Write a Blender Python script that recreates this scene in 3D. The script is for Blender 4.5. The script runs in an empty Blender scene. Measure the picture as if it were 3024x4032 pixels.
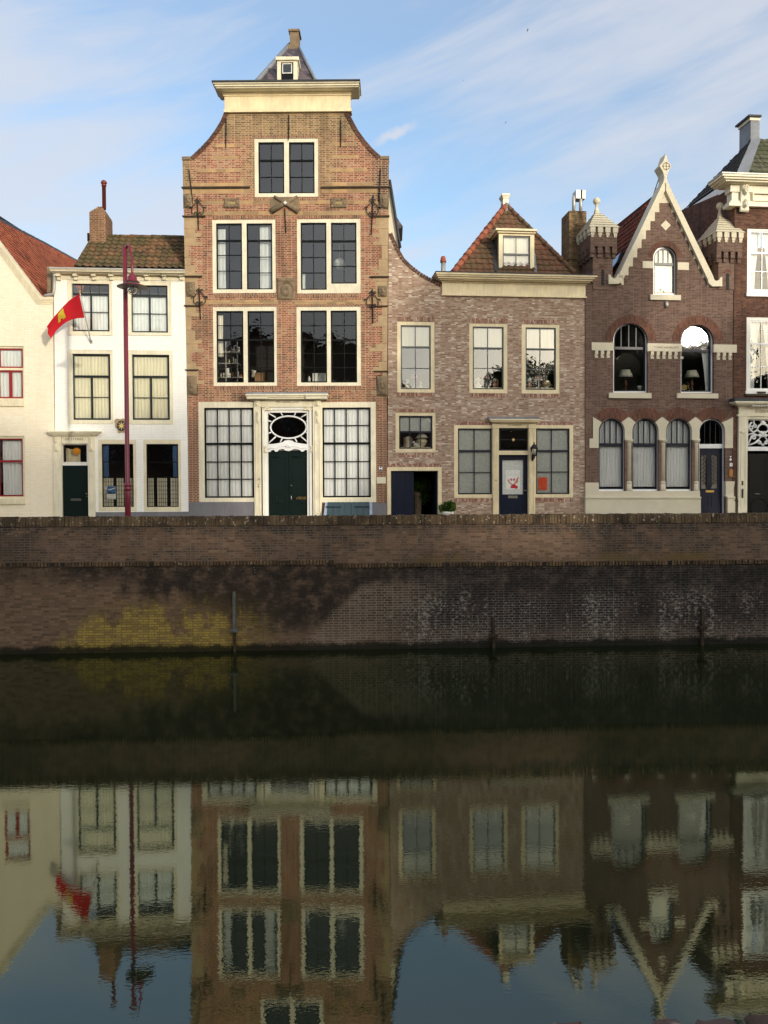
import bpy, bmesh, math, random
from mathutils import Vector, Matrix
from mathutils.geometry import tessellate_polygon
random.seed(7)
R = math.radians
SC = bpy.context.scene
COL = SC.collection
# ------------------------------------------------------------------ camera
FPX, CX, CY = 3352.0, 1512.0, 2016.0
CAM = Vector((0, 0, 4.24))
PITCH = math.atan(86 / FPX)
ROLL = 0.0039
MROT = Matrix.Rotation(R(90) - PITCH, 3, 'X') @ Matrix.Rotation(-ROLL, 3, 'Z')
cd = bpy.data.cameras.new('camera')
cam = bpy.data.objects.new('camera', cd)
COL.objects.link(cam)
cam.matrix_world = Matrix.Translation(CAM) @ MROT.to_4x4()
cd.sensor_fit = 'VERTICAL'; cd.sensor_height = 36; cd.lens = 36 * FPX / 4032
cd.clip_start = 0.05; cd.clip_end = 3000
SC.camera = cam
STREET = 2.76
def ray(px, py):
    return MROT @ Vector((px - CX, CY - py, -FPX))
# survey crops: plan coordinates read off enlarged views of the photograph
def crop(x0, y0, s): return lambda x, y: (x0 + x / s, y0 + y / s)
c1 = crop(0, 640, 2.07375); c2 = crop(0, 1300, 2.07375)
c3 = crop(680, 80, 1.84333); c4 = crop(680, 700, 1.84333); c5 = crop(680, 1480, 1.84333)
c6 = crop(1480, 700, 1.84333); c7 = crop(1480, 1480, 1.84333)
c8 = crop(2200, 420, 2.01335); c9 = crop(2200, 1200, 2.01335)
c10 = crop(2860, 1560, 4.6098)
px = crop(0, 0, 1.0)
class Frame:
    """local axes of one facade: x along it, y inward, z up from the street"""
    def __init__(s, x0, D, yaw):
        r = ray(x0, 1930 + ROLL * (1512 - x0)); t = D / r.y
        s.o = Vector((r.x * t, D, STREET)); s.a = R(yaw)
        s.M = Matrix.Translation(s.o) @ Matrix.Rotation(s.a, 4, 'Z')
        s.Mi = s.M.inverted(); s.c = s.Mi @ CAM; s.r3 = s.Mi.to_3x3()
    def P(s, p, d=0.0):
        dr = s.r3 @ ray(*p); t = (d - s.c.y) / dr.y
        q = s.c + dr * t
        return (q.x, q.z)
    def P3(s, p, d=0.0):
        u, z = s.P(p, d); return Vector((u, d, z))
    def on(s, p, p0, n):
        dr = s.r3 @ ray(*p); t = (Vector(p0) - s.c).dot(n) / dr.dot(n)
        return s.c + dr * t
    def rect(s, cr, x0, x1, y0, y1, d=0.0):
        xm, ym = (x0 + x1) / 2, (y0 + y1) / 2
        return (s.P(cr(x0, ym), d)[0], s.P(cr(x1, ym), d)[0], s.P(cr(xm, y1), d)[1], s.P(cr(xm, y0), d)[1])
    def X(s, cr, x, y, d=0.0): return s.P(cr(x, y), d)[0]
    def Z(s, cr, x, y, d=0.0): return s.P(cr(x, y), d)[1]
    def poly(s, cr, pts, d=0.0): return [s.P(cr(*p), d) for p in pts]
# ------------------------------------------------------------------ mesh builder
class MB:
    def __init__(s): s.v = []; s.f = []; s.sm = []; s.mi = []; s.m = 0; s.cuts = []
    def face(s, ids, smooth=False): s.f.append(ids); s.sm.append(smooth); s.mi.append(s.m)
    def add(s, vs):
        b = len(s.v); s.v += [tuple(v) for v in vs]; return b
    def box(s, x0, x1, y0, y1, z0, z1):
        b = s.add([(x0,y0,z0),(x1,y0,z0),(x1,y1,z0),(x0,y1,z0),(x0,y0,z1),(x1,y0,z1),(x1,y1,z1),(x0,y1,z1)])
        for q in ((0,1,5,4),(1,2,6,5),(2,3,7,6),(3,0,4,7),(4,5,6,7),(3,2,1,0)): s.face([b+i for i in q])
        return s
    def rbox(s, r, y0, y1): return s.box(r[0], r[1], y0, y1, r[2], r[3])
    def hexa(s, lo, hi):
        b = s.add(list(lo) + list(hi)); n = len(lo)
        for i in range(n): j = (i+1) % n; s.face([b+i, b+j, b+n+j, b+n+i])
        s.face([b+n+i for i in range(n)]); s.face([b+i for i in reversed(range(n))]); return s
    def quad(s, *vs):
        b = s.add(vs); s.face([b+i for i in range(len(vs))]); return s
    def prism(s, pts, y0, y1, holes=(), hole_depth=None, back=True):
        loops = [list(pts)] + [list(h) for h in holes]
        flat = [p for l in loops for p in l]
        tri = tessellate_polygon([[Vector((p[0], p[1], 0)) for p in l] for l in loops])
        b = s.add([(p[0], y0, p[1]) for p in flat])
        for t in tri:
            A, B, C = (flat[i] for i in t)
            cr = (B[0]-A[0])*(C[1]-A[1]) - (B[1]-A[1])*(C[0]-A[0])
            if abs(cr) < 1e-9: continue
            s.face([b+i for i in (t if cr > 0 else t[::-1])])
        k = 0
        for li, l in enumerate(loops):
            yy = y1 if li == 0 or hole_depth is None else y0 + hole_depth
            b2 = s.add([(p[0], yy, p[1]) for p in l]); n = len(l)
            ar = sum(l[i][0]*l[(i+1) % n][1] - l[(i+1) % n][0]*l[i][1] for i in range(n))
            for i in range(n):
                j = (i+1) % n; q = [b+k+i, b2+i, b2+j, b+k+j]
                if (ar < 0) != (li > 0): q = q[::-1]
                s.face(q)
            if li == 0 and back and not holes: s.face([b2+i for i in (range(n) if ar < 0 else reversed(range(n)))])
            k += n
        return s
    def frame(s, r, w, y0, y1, wb=None, wt=None):
        x0, x1, z0, z1 = r; wb = w if wb is None else wb; wt = w if wt is None else wt
        s.box(x0, x0+w, y0, y1, z0, z1); s.box(x1-w, x1, y0, y1, z0, z1)
        if wt: s.box(x0+w, x1-w, y0, y1, z1-wt, z1)
        if wb: s.box(x0+w, x1-w, y0, y1, z0, z0+wb)
        return s
    def tube(s, path, r, n=8, closed=False, smooth=True):
        pts = [Vector(p) for p in path]; N = len(pts); rings = []
        up = None
        for i, p in enumerate(pts):
            if closed: t = pts[(i+1) % N] - pts[i-1]
            else: t = pts[min(i+1, N-1)] - pts[max(i-1, 0)]
            if t.length < 1e-9: t = Vector((0, 0, 1))
            t.normalize()
            if up is None:
                up = t.orthogonal().normalized()
            up = (up - t * up.dot(t))
            up = up.normalized() if up.length > 1e-6 else t.orthogonal().normalized()
            w = t.cross(up); rr = r[i] if isinstance(r, (list, tuple)) else r
            rings.append(s.add([p + (up*math.cos(a) + w*math.sin(a))*rr for a in (2*math.pi*k/n for k in range(n))]))
        for i in range(N if closed else N-1):
            a, b = rings[i], rings[(i+1) % N]
            for k in range(n): s.face([a+k, a+(k+1) % n, b+(k+1) % n, b+k], smooth)
        if not closed:
            s.face([rings[0]+k for k in reversed(range(n))]); s.face([rings[-1]+k for k in range(n)])
        return s
    def lathe(s, prof, x=0, y=0, z=0, n=20, sx=1.0, sy=1.0):
        rings = []
        for (r, h) in prof:
            rings.append(s.add([(x + sx*r*math.cos(2*math.pi*k/n), y + sy*r*math.sin(2*math.pi*k/n), z+h) for k in range(n)]))
        for a, b in zip(rings, rings[1:]):
            for k in range(n): s.face([a+k, a+(k+1) % n, b+(k+1) % n, b+k], True)
        s.face([rings[0]+k for k in reversed(range(n))]); s.face([rings[-1]+k for k in range(n)])
        return s
    def ball(s, x, y, z, r, n=14, sx=1, sy=1, sz=1):
        m = max(6, n//2)
        pr = [(max(r*math.sin(math.pi*i/m), 1e-4), -r*sz*math.cos(math.pi*i/m)) for i in range(m+1)]
        return s.lathe(pr, x, y, z, n, sx, sy)
    def grid(s, nu, nv, fn, smooth=True):
        b = s.add([fn(i/(nu-1), j/(nv-1)) for j in range(nv) for i in range(nu)])
        for j in range(nv-1):
            for i in range(nu-1):
                k = b + j*nu + i; s.face([k, k+1, k+nu+1, k+nu], smooth)
        return s
    def relief(s, r, y, depth, fn, nu=18, nv=24):
        """a carved slab: height field on the facade plane, edges closed back to the wall"""
        x0, x1, z0, z1 = r
        def f(a, b):
            e = 0.0 if a in (0.0, 1.0) or b in (0.0, 1.0) else 1.0
            return (x0+(x1-x0)*a, y - e*depth*max(fn(a, b), 0.06), z0+(z1-z0)*b)
        return s.grid(nu, nv, f)
    def cut(s): s.cuts.append((len(s.v), len(s.f))); return s
    def build_each(s, name, mat, parent=None):
        """one object per piece marked by cut()"""
        a = (0, 0); out = []
        for c in s.cuts:
            if c[1] > a[1]:
                m = MB(); m.v = s.v[a[0]:c[0]]; m.f = [[i-a[0] for i in f] for f in s.f[a[1]:c[1]]]; m.sm = s.sm[a[1]:c[1]]; m.mi = s.mi[a[1]:c[1]]
                out.append(m.build(name, mat, parent))
            a = c
        return out
    def build(s, name, mat, parent=None):
        me = bpy.data.meshes.new(name)
        me.from_pydata(s.v, [], s.f)
        mats = mat if isinstance(mat, (list, tuple)) else [mat]
        for m in mats: me.materials.append(m)
        me.polygons.foreach_set('use_smooth', s.sm)
        if len(mats) > 1: me.polygons.foreach_set('material_index', s.mi)
        me.update()
        o = bpy.data.objects.new(name, me); COL.objects.link(o)
        if parent is not None: o.parent = parent
        return o
def thing(name, label, cat, M=None, group=None):
    o = bpy.data.objects.new(name, None); COL.objects.link(o)
    o.empty_display_size = 0.3
    if M is not None: o.matrix_world = M
    return tag(o, label, cat, group)
def tag(o, label, cat, group=None):
    o['label'] = label; o['category'] = cat
    if group: o['group'] = group
    return o
def structure(o): o['kind'] = 'structure'; return o
def copy_tree(o, parent=None):
    c = o.copy(); COL.objects.link(c)
    if parent is not None: c.parent = parent
    for ch in [x for x in bpy.data.objects if x.parent == o]: copy_tree(ch, c)
    return c
# ------------------------------------------------------------------ node helpers
def S(r, g, b, k=1.0):
    f = lambda c: ((c/255+0.055)/1.055)**2.4 if c > 10 else c/255/12.92
    return (f(r)*k, f(g)*k, f(b)*k, 1)
class NT:
    def __init__(s, nt): s.t = nt; nt.nodes.clear()
    def n(s, ty, ins=None, **pr):
        nd = s.t.nodes.new(ty)
        for k, v in pr.items(): setattr(nd, k, v)
        for k, v in (ins or {}).items(): s.set(nd.inputs[k], v)
        return nd
    def set(s, sk, v):
        if isinstance(v, bpy.types.NodeSocket): s.t.links.new(v, sk)
        elif isinstance(v, bpy.types.Node): s.t.links.new(v.outputs[0], sk)
        else: sk.default_value = v
    def m(s, op, a, b=0.0, c=None, clamp=False):
        nd = s.n('ShaderNodeMath', operation=op, use_clamp=clamp); s.set(nd.inputs[0], a); s.set(nd.inputs[1], b)
        if c is not None: s.set(nd.inputs[2], c)
        return nd.outputs[0]
    def mix(s, f, a, b, mode='MIX'):
        nd = s.n('ShaderNodeMix', data_type='RGBA', blend_type=mode, clamp_factor=True)
        s.set(nd.inputs[0], f); s.set(nd.inputs[6], a); s.set(nd.inputs[7], b); return nd.outputs[2]
    def ramp(s, f, stops, interp='LINEAR'):
        nd = s.n('ShaderNodeValToRGB', {0: f}); cr = nd.color_ramp; cr.interpolation = interp
        while len(cr.elements) < len(stops): cr.elements.new(0.5)
        for e, (p, c) in zip(cr.elements, stops):
            e.position = p; e.color = c if not isinstance(c, (int, float)) else (c, c, c, 1)
        return nd.outputs[0]
    def smooth(s, f, a, b, lo=0.0, hi=1.0):
        nd = s.n('ShaderNodeMapRange', interpolation_type='SMOOTHSTEP')
        s.set(nd.inputs[0], f)
        for i, v in ((1, a), (2, b), (3, lo), (4, hi)): s.set(nd.inputs[i], v)
        return nd.outputs[0]
    def noise(s, vec, scale, detail=3, rough=0.55, dist=0.0):
        return s.n('ShaderNodeTexNoise', {'Vector': vec, 'Scale': scale, 'Detail': detail, 'Roughness': rough, 'Distortion': dist}).outputs[0]
    def xyz(s, v):
        nd = s.n('ShaderNodeSeparateXYZ', {0: v}); return nd.outputs
    def vec(s, x, y, z):
        nd = s.n('ShaderNodeCombineXYZ'); [s.set(nd.inputs[i], q) for i, q in enumerate((x, y, z))]; return nd.outputs[0]
    def scl(s, v, k):
        nd = s.n('ShaderNodeVectorMath', operation='MULTIPLY'); s.set(nd.inputs[0], v); s.set(nd.inputs[1], k); return nd.outputs[0]
    def obj(s): return s.n('ShaderNodeTexCoord').outputs['Object']
    def out(s, sh): s.n('ShaderNodeOutputMaterial', {'Surface': sh})
    def pbr(s, col, rough=0.7, bump=None, bs=0.3, bd=0.01, **kw):
        ins = {'Base Color': col, 'Roughness': rough}; ins.update(kw)
        nd = s.n('ShaderNodeBsdfPrincipled', ins)
        if bump is not None:
            s.set(nd.inputs['Normal'], s.n('ShaderNodeBump', {'Strength': bs, 'Distance': bd, 'Height': bump}).outputs[0])
        return nd.outputs[0]
def mat(name):
    m = bpy.data.materials.new(name); m.use_nodes = True
    return m, NT(m.node_tree)
# lighting numbers
SKY_GAIN = (.60, .64, .685); CLOUD_COL = (.93, .96, 1.05); CLOUD_GAIN = 1.75; GLOW = (5.2, 9.0, 16.0)
SUN_E = 0.72; SUN_ANG = 1.2; SUN_COL = (1.0, .90, .75); EXPO = 1.56
# ------------------------------------------------------------------ materials
def paint(name, c, rough=0.45, dirt=0.11, sc=1.6, spec=0.5):
    m, t = mat(name); o = t.obj()
    a = t.noise(o, sc, 4, 0.6); b = t.noise(t.scl(o, (9, 9, 1.2)), 1.5, 3, 0.6)
    k = t.m('ADD', t.m('MULTIPLY', a, 0.6), t.m('MULTIPLY', b, 0.4))
    f = t.smooth(k, 0.35, 0.68)
    d = tuple(x*(1-dirt*2.0) for x in c[:3]) + (1,)
    col = t.mix(f, d, c)
    t.out(t.pbr(col, rough, t.noise(o, 60, 2), 0.08, 0.004, **{'Specular IOR Level': spec})); return m
def plain(name, c, rough=0.5, metal=0.0, **kw):
    m, t = mat(name); o = t.obj()
    col = t.mix(t.smooth(t.noise(o, 14, 3), 0.3, 0.7), tuple(x*0.82 for x in c[:3]) + (1,), c)
    t.out(t.pbr(col, rough, Metallic=metal, **kw)); return m
def bricks(t, o, bw, bh, ms, vert=False, jit=0.25):
    x, y, z = t.xyz(o); u = t.m('ADD', x, y)
    w = t.noise(t.scl(o, (1, 1, 1)), 1.3, 3); w = t.m('MULTIPLY', t.m('SUBTRACT', w, 0.5), 0.05*jit*4)
    v = t.vec(z, u, 0) if vert else t.vec(t.m('ADD', u, w), t.m('ADD', z, t.m('MULTIPLY', w, 0.3)), 0)
    b = t.n('ShaderNodeTexBrick', {'Vector': v, 'Color1': (0, 0, 0, 1), 'Color2': (1, 1, 1, 1), 'Mortar': (.5, .5, .5, 1), 'Scale': 1.0,
        'Mortar Size': ms, 'Mortar Smooth': 0.15, 'Bias': 0.0, 'Brick Width': bw, 'Row Height': bh}, offset=0.5, squash=0.62, squash_frequency=2)
    return b.outputs[0], b.outputs[1]
def brick(name, tones, mortar, bw=.21, bh=.062, ms=.009, vert=False, extra=None, patch=0.25, rough=0.88, grime=0.35, gcol=S(52, 44, 38), mk=.55, bs=.6):
    """tones: colour ramp over the random tint of each brick"""
    m, t = mat(name); o = t.obj()
    tint, mf = bricks(t, o, bw, bh, ms, vert)
    p = t.noise(o, 0.9, 4, 0.6); fine = t.noise(t.scl(o, (1, 1, 2.5)), 22, 3, 0.65)
    k = t.m('ADD', tint, t.m('MULTIPLY', t.m('SUBTRACT', p, 0.5), patch*4))
    k = t.m('ADD', k, t.m('MULTIPLY', t.m('SUBTRACT', fine, 0.5), 0.5), clamp=True)
    col = t.ramp(k, tones)
    if extra: col = extra(t, o, col, tint, mf)
    col = t.mix(t.m('MULTIPLY', mf, mk), col, mortar)
    g = t.smooth(t.noise(t.scl(o, (1.6, 1.6, 0.35)), 1.0, 5, 0.62), 0.44, 0.72)
    col = t.mix(t.m('MULTIPLY', g, grime), col, gcol)
    h = t.m('SUBTRACT', t.m('MULTIPLY', fine, 0.5), mf)
    t.out(t.pbr(col, rough, h, bs, 0.012, **{'Specular IOR Level': 0.25})); return m
def stone(name, c, dark=0.55, sc=3.0, rough=0.85, blocks=None):
    m, t = mat(name); o = t.obj()
    a = t.noise(o, sc, 5, 0.65); b = t.noise(o, 40, 3)
    col = t.mix(t.smooth(a, 0.35, 0.68), tuple(x*dark for x in c[:3]) + (1,), c)
    col = t.mix(0.25, col, t.ramp(b, [(0.3, tuple(x*0.5 for x in c[:3])+(1,)), (0.7, tuple(min(1, x*1.2) for x in c[:3])+(1,))]))
    if blocks:
        tint, mf = bricks(t, o, blocks[0], blocks[1], 0.01)
        col = t.mix(0.8, col, t.mix(1.0, col, t.ramp(tint, [(0, (.62, .58, .55, 1)), (.5, (.95, .92, .86, 1)), (1, (1.25, 1.12, .95, 1))]), 'MULTIPLY'))
        col = t.mix(t.m('MULTIPLY', mf, 0.6), col, S(150, 130, 110))
    t.out(t.pbr(col, rough, t.m('ADD', b, a), 0.35, 0.02, **{'Specular IOR Level': 0.2})); return m
def roof_mat(name, tones, moss=0.5, mossc=S(70, 66, 38), rough=0.8):
    m, t = mat(name); o = t.obj()
    r = t.n('ShaderNodeTexVoronoi', {'Vector': t.scl(o, (4.4, 3.0, 4.4)), 'Scale': 1.0}).outputs['Color']
    v = t.xyz(r)[0]
    k = t.m('ADD', t.m('MULTIPLY', v, 0.55), t.m('MULTIPLY', t.noise(o, 5, 4), 0.5), clamp=True)
    col = t.ramp(k, tones)
    g = t.smooth(t.noise(o, 1.1, 5, 0.65), 0.62 - moss*0.3, 0.75 - moss*0.2)
    col = t.mix(t.m('MULTIPLY', g, 0.85), col, mossc)
    sp = t.smooth(t.noise(o, 30, 2), 0.68, 0.75)
    col = t.mix(t.m('MULTIPLY', sp, 0.35), col, S(120, 115, 95))
    t.out(t.pbr(col, rough, t.noise(o, 35, 3), 0.3, 0.01)); return m
def cloth(name, c, rough=0.9, transl=0.07):
    m, t = mat(name); o = t.obj()
    col = t.mix(t.smooth(t.noise(t.scl(o, (14, 14, 0.8)), 1, 2), 0.35, 0.65), tuple(x*0.9 for x in c[:3])+(1,), c)
    d = t.n('ShaderNodeBsdfDiffuse', {'Color': col}); tr = t.n('ShaderNodeBsdfTranslucent', {'Color': col})
    t.out(t.n('ShaderNodeMixShader', {0: transl, 1: d.outputs[0], 2: tr.outputs[0]}).outputs[0]); return m
def glass_mat(name, refl=0.10, tint=(0.92, 0.95, 0.93, 1), wob=0.5, rough=0.0):
    m, t = mat(name); o = t.obj()
    h = t.noise(o, 2.6, 2, 0.5)
    nb = t.n('ShaderNodeBump', {'Strength': wob, 'Distance': 0.006, 'Height': h}).outputs[0]
    fr = t.n('ShaderNodeFresnel', {'IOR': 1.5}).outputs[0]
    f = t.m('ADD', t.m('MULTIPLY', fr, 0.9), refl - 0.036, clamp=True)
    g = t.n('ShaderNodeBsdfGlossy', {'Color': (1, 1, 1, 1), 'Roughness': rough, 'Normal': nb})
    tr = t.n('ShaderNodeBsdfTransparent', {'Color': tint})
    t.out(t.n('ShaderNodeMixShader', {0: f, 1: tr.outputs[0], 2: g.outputs[0]}).outputs[0]); return m

M = {}
M['cream_brick'] = brick('cream_painted_brick', [(0, S(236, 223, 195)), (.5, S(240, 229, 204)), (1, S(242, 233, 210))], S(226, 212, 182), grime=0.12, gcol=S(190, 172, 136), patch=.06, mk=.45, bs=.3)
M['white_brick'] = brick('white_painted_brick', [(0, S(241, 239, 230)), (.5, S(245, 244, 237)), (1, S(247, 246, 241))], S(222, 216, 200), grime=0.12, gcol=S(196, 188, 168), patch=.06, mk=.45, bs=.3)
def tall_extra(t, o, col, tint, mf):
    x, y, z = t.xyz(o)
    # the top of the gable is laid in yellow-ochre brick, the ground floor in smooth new brown brick
    wob = t.m('MULTIPLY', t.m('SUBTRACT', t.noise(o, 0.7, 3), 0.5), 2.2)
    och = t.ramp(tint, [(0, S(104, 84, 58)), (.5, S(138, 111, 75)), (1, S(162, 134, 94))])
    f = t.smooth(t.m('ADD', z, t.m('MULTIPLY', wob, .5)), 14.3, 14.9)
    xc = t.m('ABSOLUTE', t.m('SUBTRACT', x, 4.05))
    band = t.smooth(t.m('ADD', xc, t.m('MULTIPLY', wob, 0.35)), 2.0, 1.45)
    f2 = t.m('MULTIPLY', band, t.smooth(z, 11.6, 13.4))
    f = t.m('MAXIMUM', f, t.m('MULTIPLY', f2, 0.75))
    low = t.m('MULTIPLY', t.smooth(t.noise(o, 1.1, 3), 0.42, 0.6), t.smooth(z, 10.5, 8.0))
    f = t.m('MAXIMUM', f, t.m('MULTIPLY', low, 0.28))
    edge = t.m('MULTIPLY', t.smooth(t.m('ADD', x, wob), 0.7, 0.1), t.smooth(z, 11.9, 12.8))
    f = t.m('MAXIMUM', f, edge)
    col = t.mix(f, col, och)
    # dark sooted repair beside the right shoulder
    dk = t.m('MULTIPLY', t.smooth(t.m('ADD', x, t.m('MULTIPLY', wob, 0.5)), 6.7, 7.3), t.m('MULTIPLY', t.smooth(z, 11.7, 12.1), t.smooth(z, 14.0, 13.4)))
    col = t.mix(t.m('MULTIPLY', dk, 0.85), col, t.ramp(tint, [(0, S(52, 36, 32)), (1, S(96, 66, 54))]))
    g = t.smooth(z, 4.15, 4.05)
    col = t.mix(g, col, t.ramp(tint, [(0, S(118, 76, 60)), (1, S(142, 94, 76))]))
    return col
M['tall_brick'] = brick('old_red_brick', [(0, S(104, 66, 53)), (.25, S(132, 77, 60)), (.55, S(156, 90, 69)), (.8, S(166, 109, 86)), (1, S(168, 134, 108))],
    S(200, 176, 144), mk=.75, ms=.0115, bh=.066, extra=tall_extra, grime=0.45, patch=.5)
M['tall_soldier'] = brick('upright_brick_course', [(0, S(80, 58, 48)), (.5, S(126, 84, 66)), (1, S(160, 116, 90))], S(206, 182, 148), bw=.2, bh=.065, ms=.012, vert=True)
M['pale_brick'] = brick('reclaimed_pale_brick', [(0, S(138, 109, 91)), (.3, S(163, 135, 115)), (.6, S(177, 152, 132)), (.8, S(189, 168, 148)), (.93, S(208, 193, 173)), (1, S(224, 212, 194))],
    S(186, 160, 136), bw=.2, bh=.056, ms=.008, grime=0.15, patch=.12)
M['pale_soldier'] = brick('pale_upright_brick_course', [(0, S(120, 76, 62)), (.5, S(160, 114, 94)), (1, S(208, 186, 164))], S(180, 154, 134), bw=.2, bh=.056, ms=.009, vert=True)
M['brown_brick'] = brick('smooth_brown_brick', [(0, S(92, 70, 60)), (.5, S(110, 85, 73)), (1, S(126, 100, 86))], S(140, 126, 114), bw=.21, bh=.06, ms=.008, grime=0.3, patch=.15)
M['red_soldier'] = brick('red_arch_brick', [(0, S(92, 62, 52)), (.5, S(112, 76, 62)), (1, S(130, 88, 72))], S(104, 84, 72), bw=.22, bh=.07, ms=.008, vert=True)
M['dark_brick'] = brick('dark_red_brick', [(0, S(72, 50, 41)), (.5, S(98, 67, 54)), (1, S(120, 86, 69))], S(112, 92, 78), bw=.2, bh=.058, ms=.007, grime=0.5)
M['chimney_brick'] = brick('chimney_brick', [(0, S(104, 70, 52)), (.5, S(132, 90, 66)), (1, S(150, 110, 82))], S(178, 156, 126), bh=.07, ms=.014, grime=0.35)
M['ochre_brick'] = brick('ochre_brick', [(0, S(92, 72, 48)), (.5, S(130, 104, 70)), (1, S(156, 130, 92))], S(120, 104, 82), bh=.066, ms=.012, grime=0.6)
M['cream'] = paint('cream_paint', S(236, 224, 190)); M['pale_cream'] = paint('pale_cream_paint', S(240, 231, 202))
M['yellow_cream'] = paint('yellow_cream_paint', S(244, 226, 183)); M['white'] = paint('white_paint', S(240, 238, 228), dirt=.06)
M['white_gloss'] = paint('white_gloss_paint', S(240, 240, 238), 0.3, .05)
M['black_green'] = paint('black_green_paint', S(26, 34, 30), 0.3, .1); M['black'] = paint('black_paint', S(18, 20, 21), 0.45, .1, spec=.15)
M['door_green'] = paint('dark_green_door_paint', S(13, 30, 27), 0.35, .1, spec=.25); M['blue_black'] = paint('blue_black_paint', S(20, 25, 44), 0.35, .08, spec=.3)
M['door_blue'] = paint('dark_blue_paint', S(16, 24, 46), 0.4, .08, spec=.2); M['grey_sash'] = paint('grey_sash_paint', S(84, 86, 84), 0.4)
M['slate_sash'] = paint('slate_paint', S(50, 56, 64), 0.35)
M['red_paint'] = paint('red_paint', S(150, 34, 38), 0.35); M['plinth_grey'] = paint('grey_plinth_paint', S(122, 120, 124), 0.7)
M['lead'] = stone('lead_sheet', S(140, 144, 150), 0.7, 2.0, 0.5); M['dark_lead'] = stone('dark_lead', S(74, 76, 80), 0.7, 2.0, 0.55)
M['hatch_blue'] = paint('pale_blue_paint', S(160, 172, 190), 0.5); M['hatch_green'] = paint('blue_green_board_paint', S(52, 74, 80), 0.5)
M['sandstone'] = stone('weathered_sandstone', S(186, 160, 124), 0.72, 2.2); M['band_stone'] = stone('layered_sandstone', S(184, 156, 120), 0.75, 2.0, blocks=(.55, .5))
M['grey_stone'] = stone('grey_carved_stone', S(142, 124, 100), 0.6, 6.0); M['dark_stone'] = stone('dark_moulded_stone', S(92, 80, 64), 0.5, 4.0)
M['beige_stone'] = stone('beige_dressed_stone', S(222, 212, 186), 0.88, 1.2, 0.7)
M['iron'] = plain('wrought_iron', S(34, 32, 31), 0.55, 0.3); M['brass'] = plain('brass', S(180, 150, 90), 0.3, 1.0)
M['steel'] = plain('dull_steel', S(150, 148, 140), 0.35, 1.0); M['zinc'] = plain('zinc_pipe', S(190, 186, 176), 0.45, 0.4)
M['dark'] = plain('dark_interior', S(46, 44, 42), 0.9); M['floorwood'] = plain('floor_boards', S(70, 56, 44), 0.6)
M['glass'] = glass_mat('window_glass', 0.09); M['glass_bright'] = glass_mat('reflective_window_glass', 0.14, wob=0.3)
M['glass_haze'] = glass_mat('hazy_window_glass', 0.085, rough=.03)
M['glass_low'] = glass_mat('clear_window_glass', 0.06, tint=(.97, .98, .97, 1))
M['curtain'] = cloth('white_net_curtain', S(242, 243, 242)); M['cream_curtain'] = cloth('cream_curtain', S(248, 240, 218)); M['blue_curtain'] = cloth('blue_curtain', S(84, 112, 150))
M['blind'] = cloth('pale_roller_blind', S(236, 228, 204), transl=.15); M['frost'] = plain('frosted_film', S(205, 207, 200), 0.35)
M['tile_orange'] = roof_mat('orange_pantiles', [(0, S(124, 66, 46)), (.4, S(162, 88, 60)), (.7, S(182, 104, 72)), (1, S(156, 98, 72))], 0.35, S(110, 58, 38))
M['tile_brown'] = roof_mat('mossy_brown_pantiles', [(0, S(58, 46, 34)), (.4, S(98, 74, 52)), (.7, S(124, 92, 62)), (1, S(140, 92, 62))], 0.75, S(78, 72, 42))
M['tile_mixed'] = roof_mat('weathered_red_pantiles', [(0, S(78, 54, 42)), (.4, S(108, 72, 52)), (.7, S(126, 84, 60)), (1, S(112, 80, 58))], 0.85, S(86, 70, 44))
M['tile_red'] = roof_mat('dark_red_pantiles', [(0, S(84, 42, 32)), (.5, S(122, 62, 44)), (1, S(146, 78, 56))], 0.3, S(80, 50, 38))
M['tile_green'] = roof_mat('green_grey_pantiles', [(0, S(52, 54, 42)), (.5, S(80, 82, 62)), (1, S(104, 102, 80))], 0.6, S(66, 72, 42))
M['ridge'] = roof_mat('orange_ridge_tiles', [(0, S(106, 60, 42)), (.5, S(150, 84, 58)), (1, S(168, 100, 70))], 0.25, S(96, 66, 44))
M['slate'] = brick('slate_roof', [(0, S(58, 54, 62)), (.5, S(84, 78, 86)), (1, S(112, 100, 104))], S(48, 46, 50), bw=.22, bh=.17, ms=.008, grime=.3, rough=.55)
M['terracotta'] = plain('terracotta', S(168, 84, 56), 0.7); M['copper'] = plain('copper_red_flue', S(140, 72, 54), 0.35, 0.5)
M['lamp_red'] = paint('wine_red_lamp_paint', S(122, 40, 54), 0.32, .08); M['galv'] = plain('grey_enamel', S(124, 118, 106), 0.5)
M['text_dark'] = plain('sign_lettering', S(110, 96, 70), 0.7); M['text_black'] = plain('black_lettering', S(60, 52, 40), 0.7); M['gilt'] = plain('gilt_lettering', S(226, 196, 120), 0.4)
M['leaf'] = None
def leaf_mat(name, a, b):
    m, t = mat(name); o = t.obj()
    col = t.mix(t.smooth(t.noise(o, 3.0, 3), 0.35, 0.65), a, b)
    d = t.n('ShaderNodeBsdfDiffuse', {'Color': col}); tr = t.n('ShaderNodeBsdfTranslucent', {'Color': col})
    t.out(t.n('ShaderNodeMixShader', {0: 0.3, 1: d.outputs[0], 2: tr.outputs[0]}).outputs[0]); return m
M['leaf'] = leaf_mat('green_leaves', S(44, 66, 26), S(92, 118, 52)); M['leaf_dark'] = leaf_mat('dark_leaves', S(30, 44, 20), S(60, 80, 34))
M['bark'] = plain('bark', S(70, 60, 48), 0.9)
def flat(name, c, rough=0.8): return plain(name, c, rough)
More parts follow.
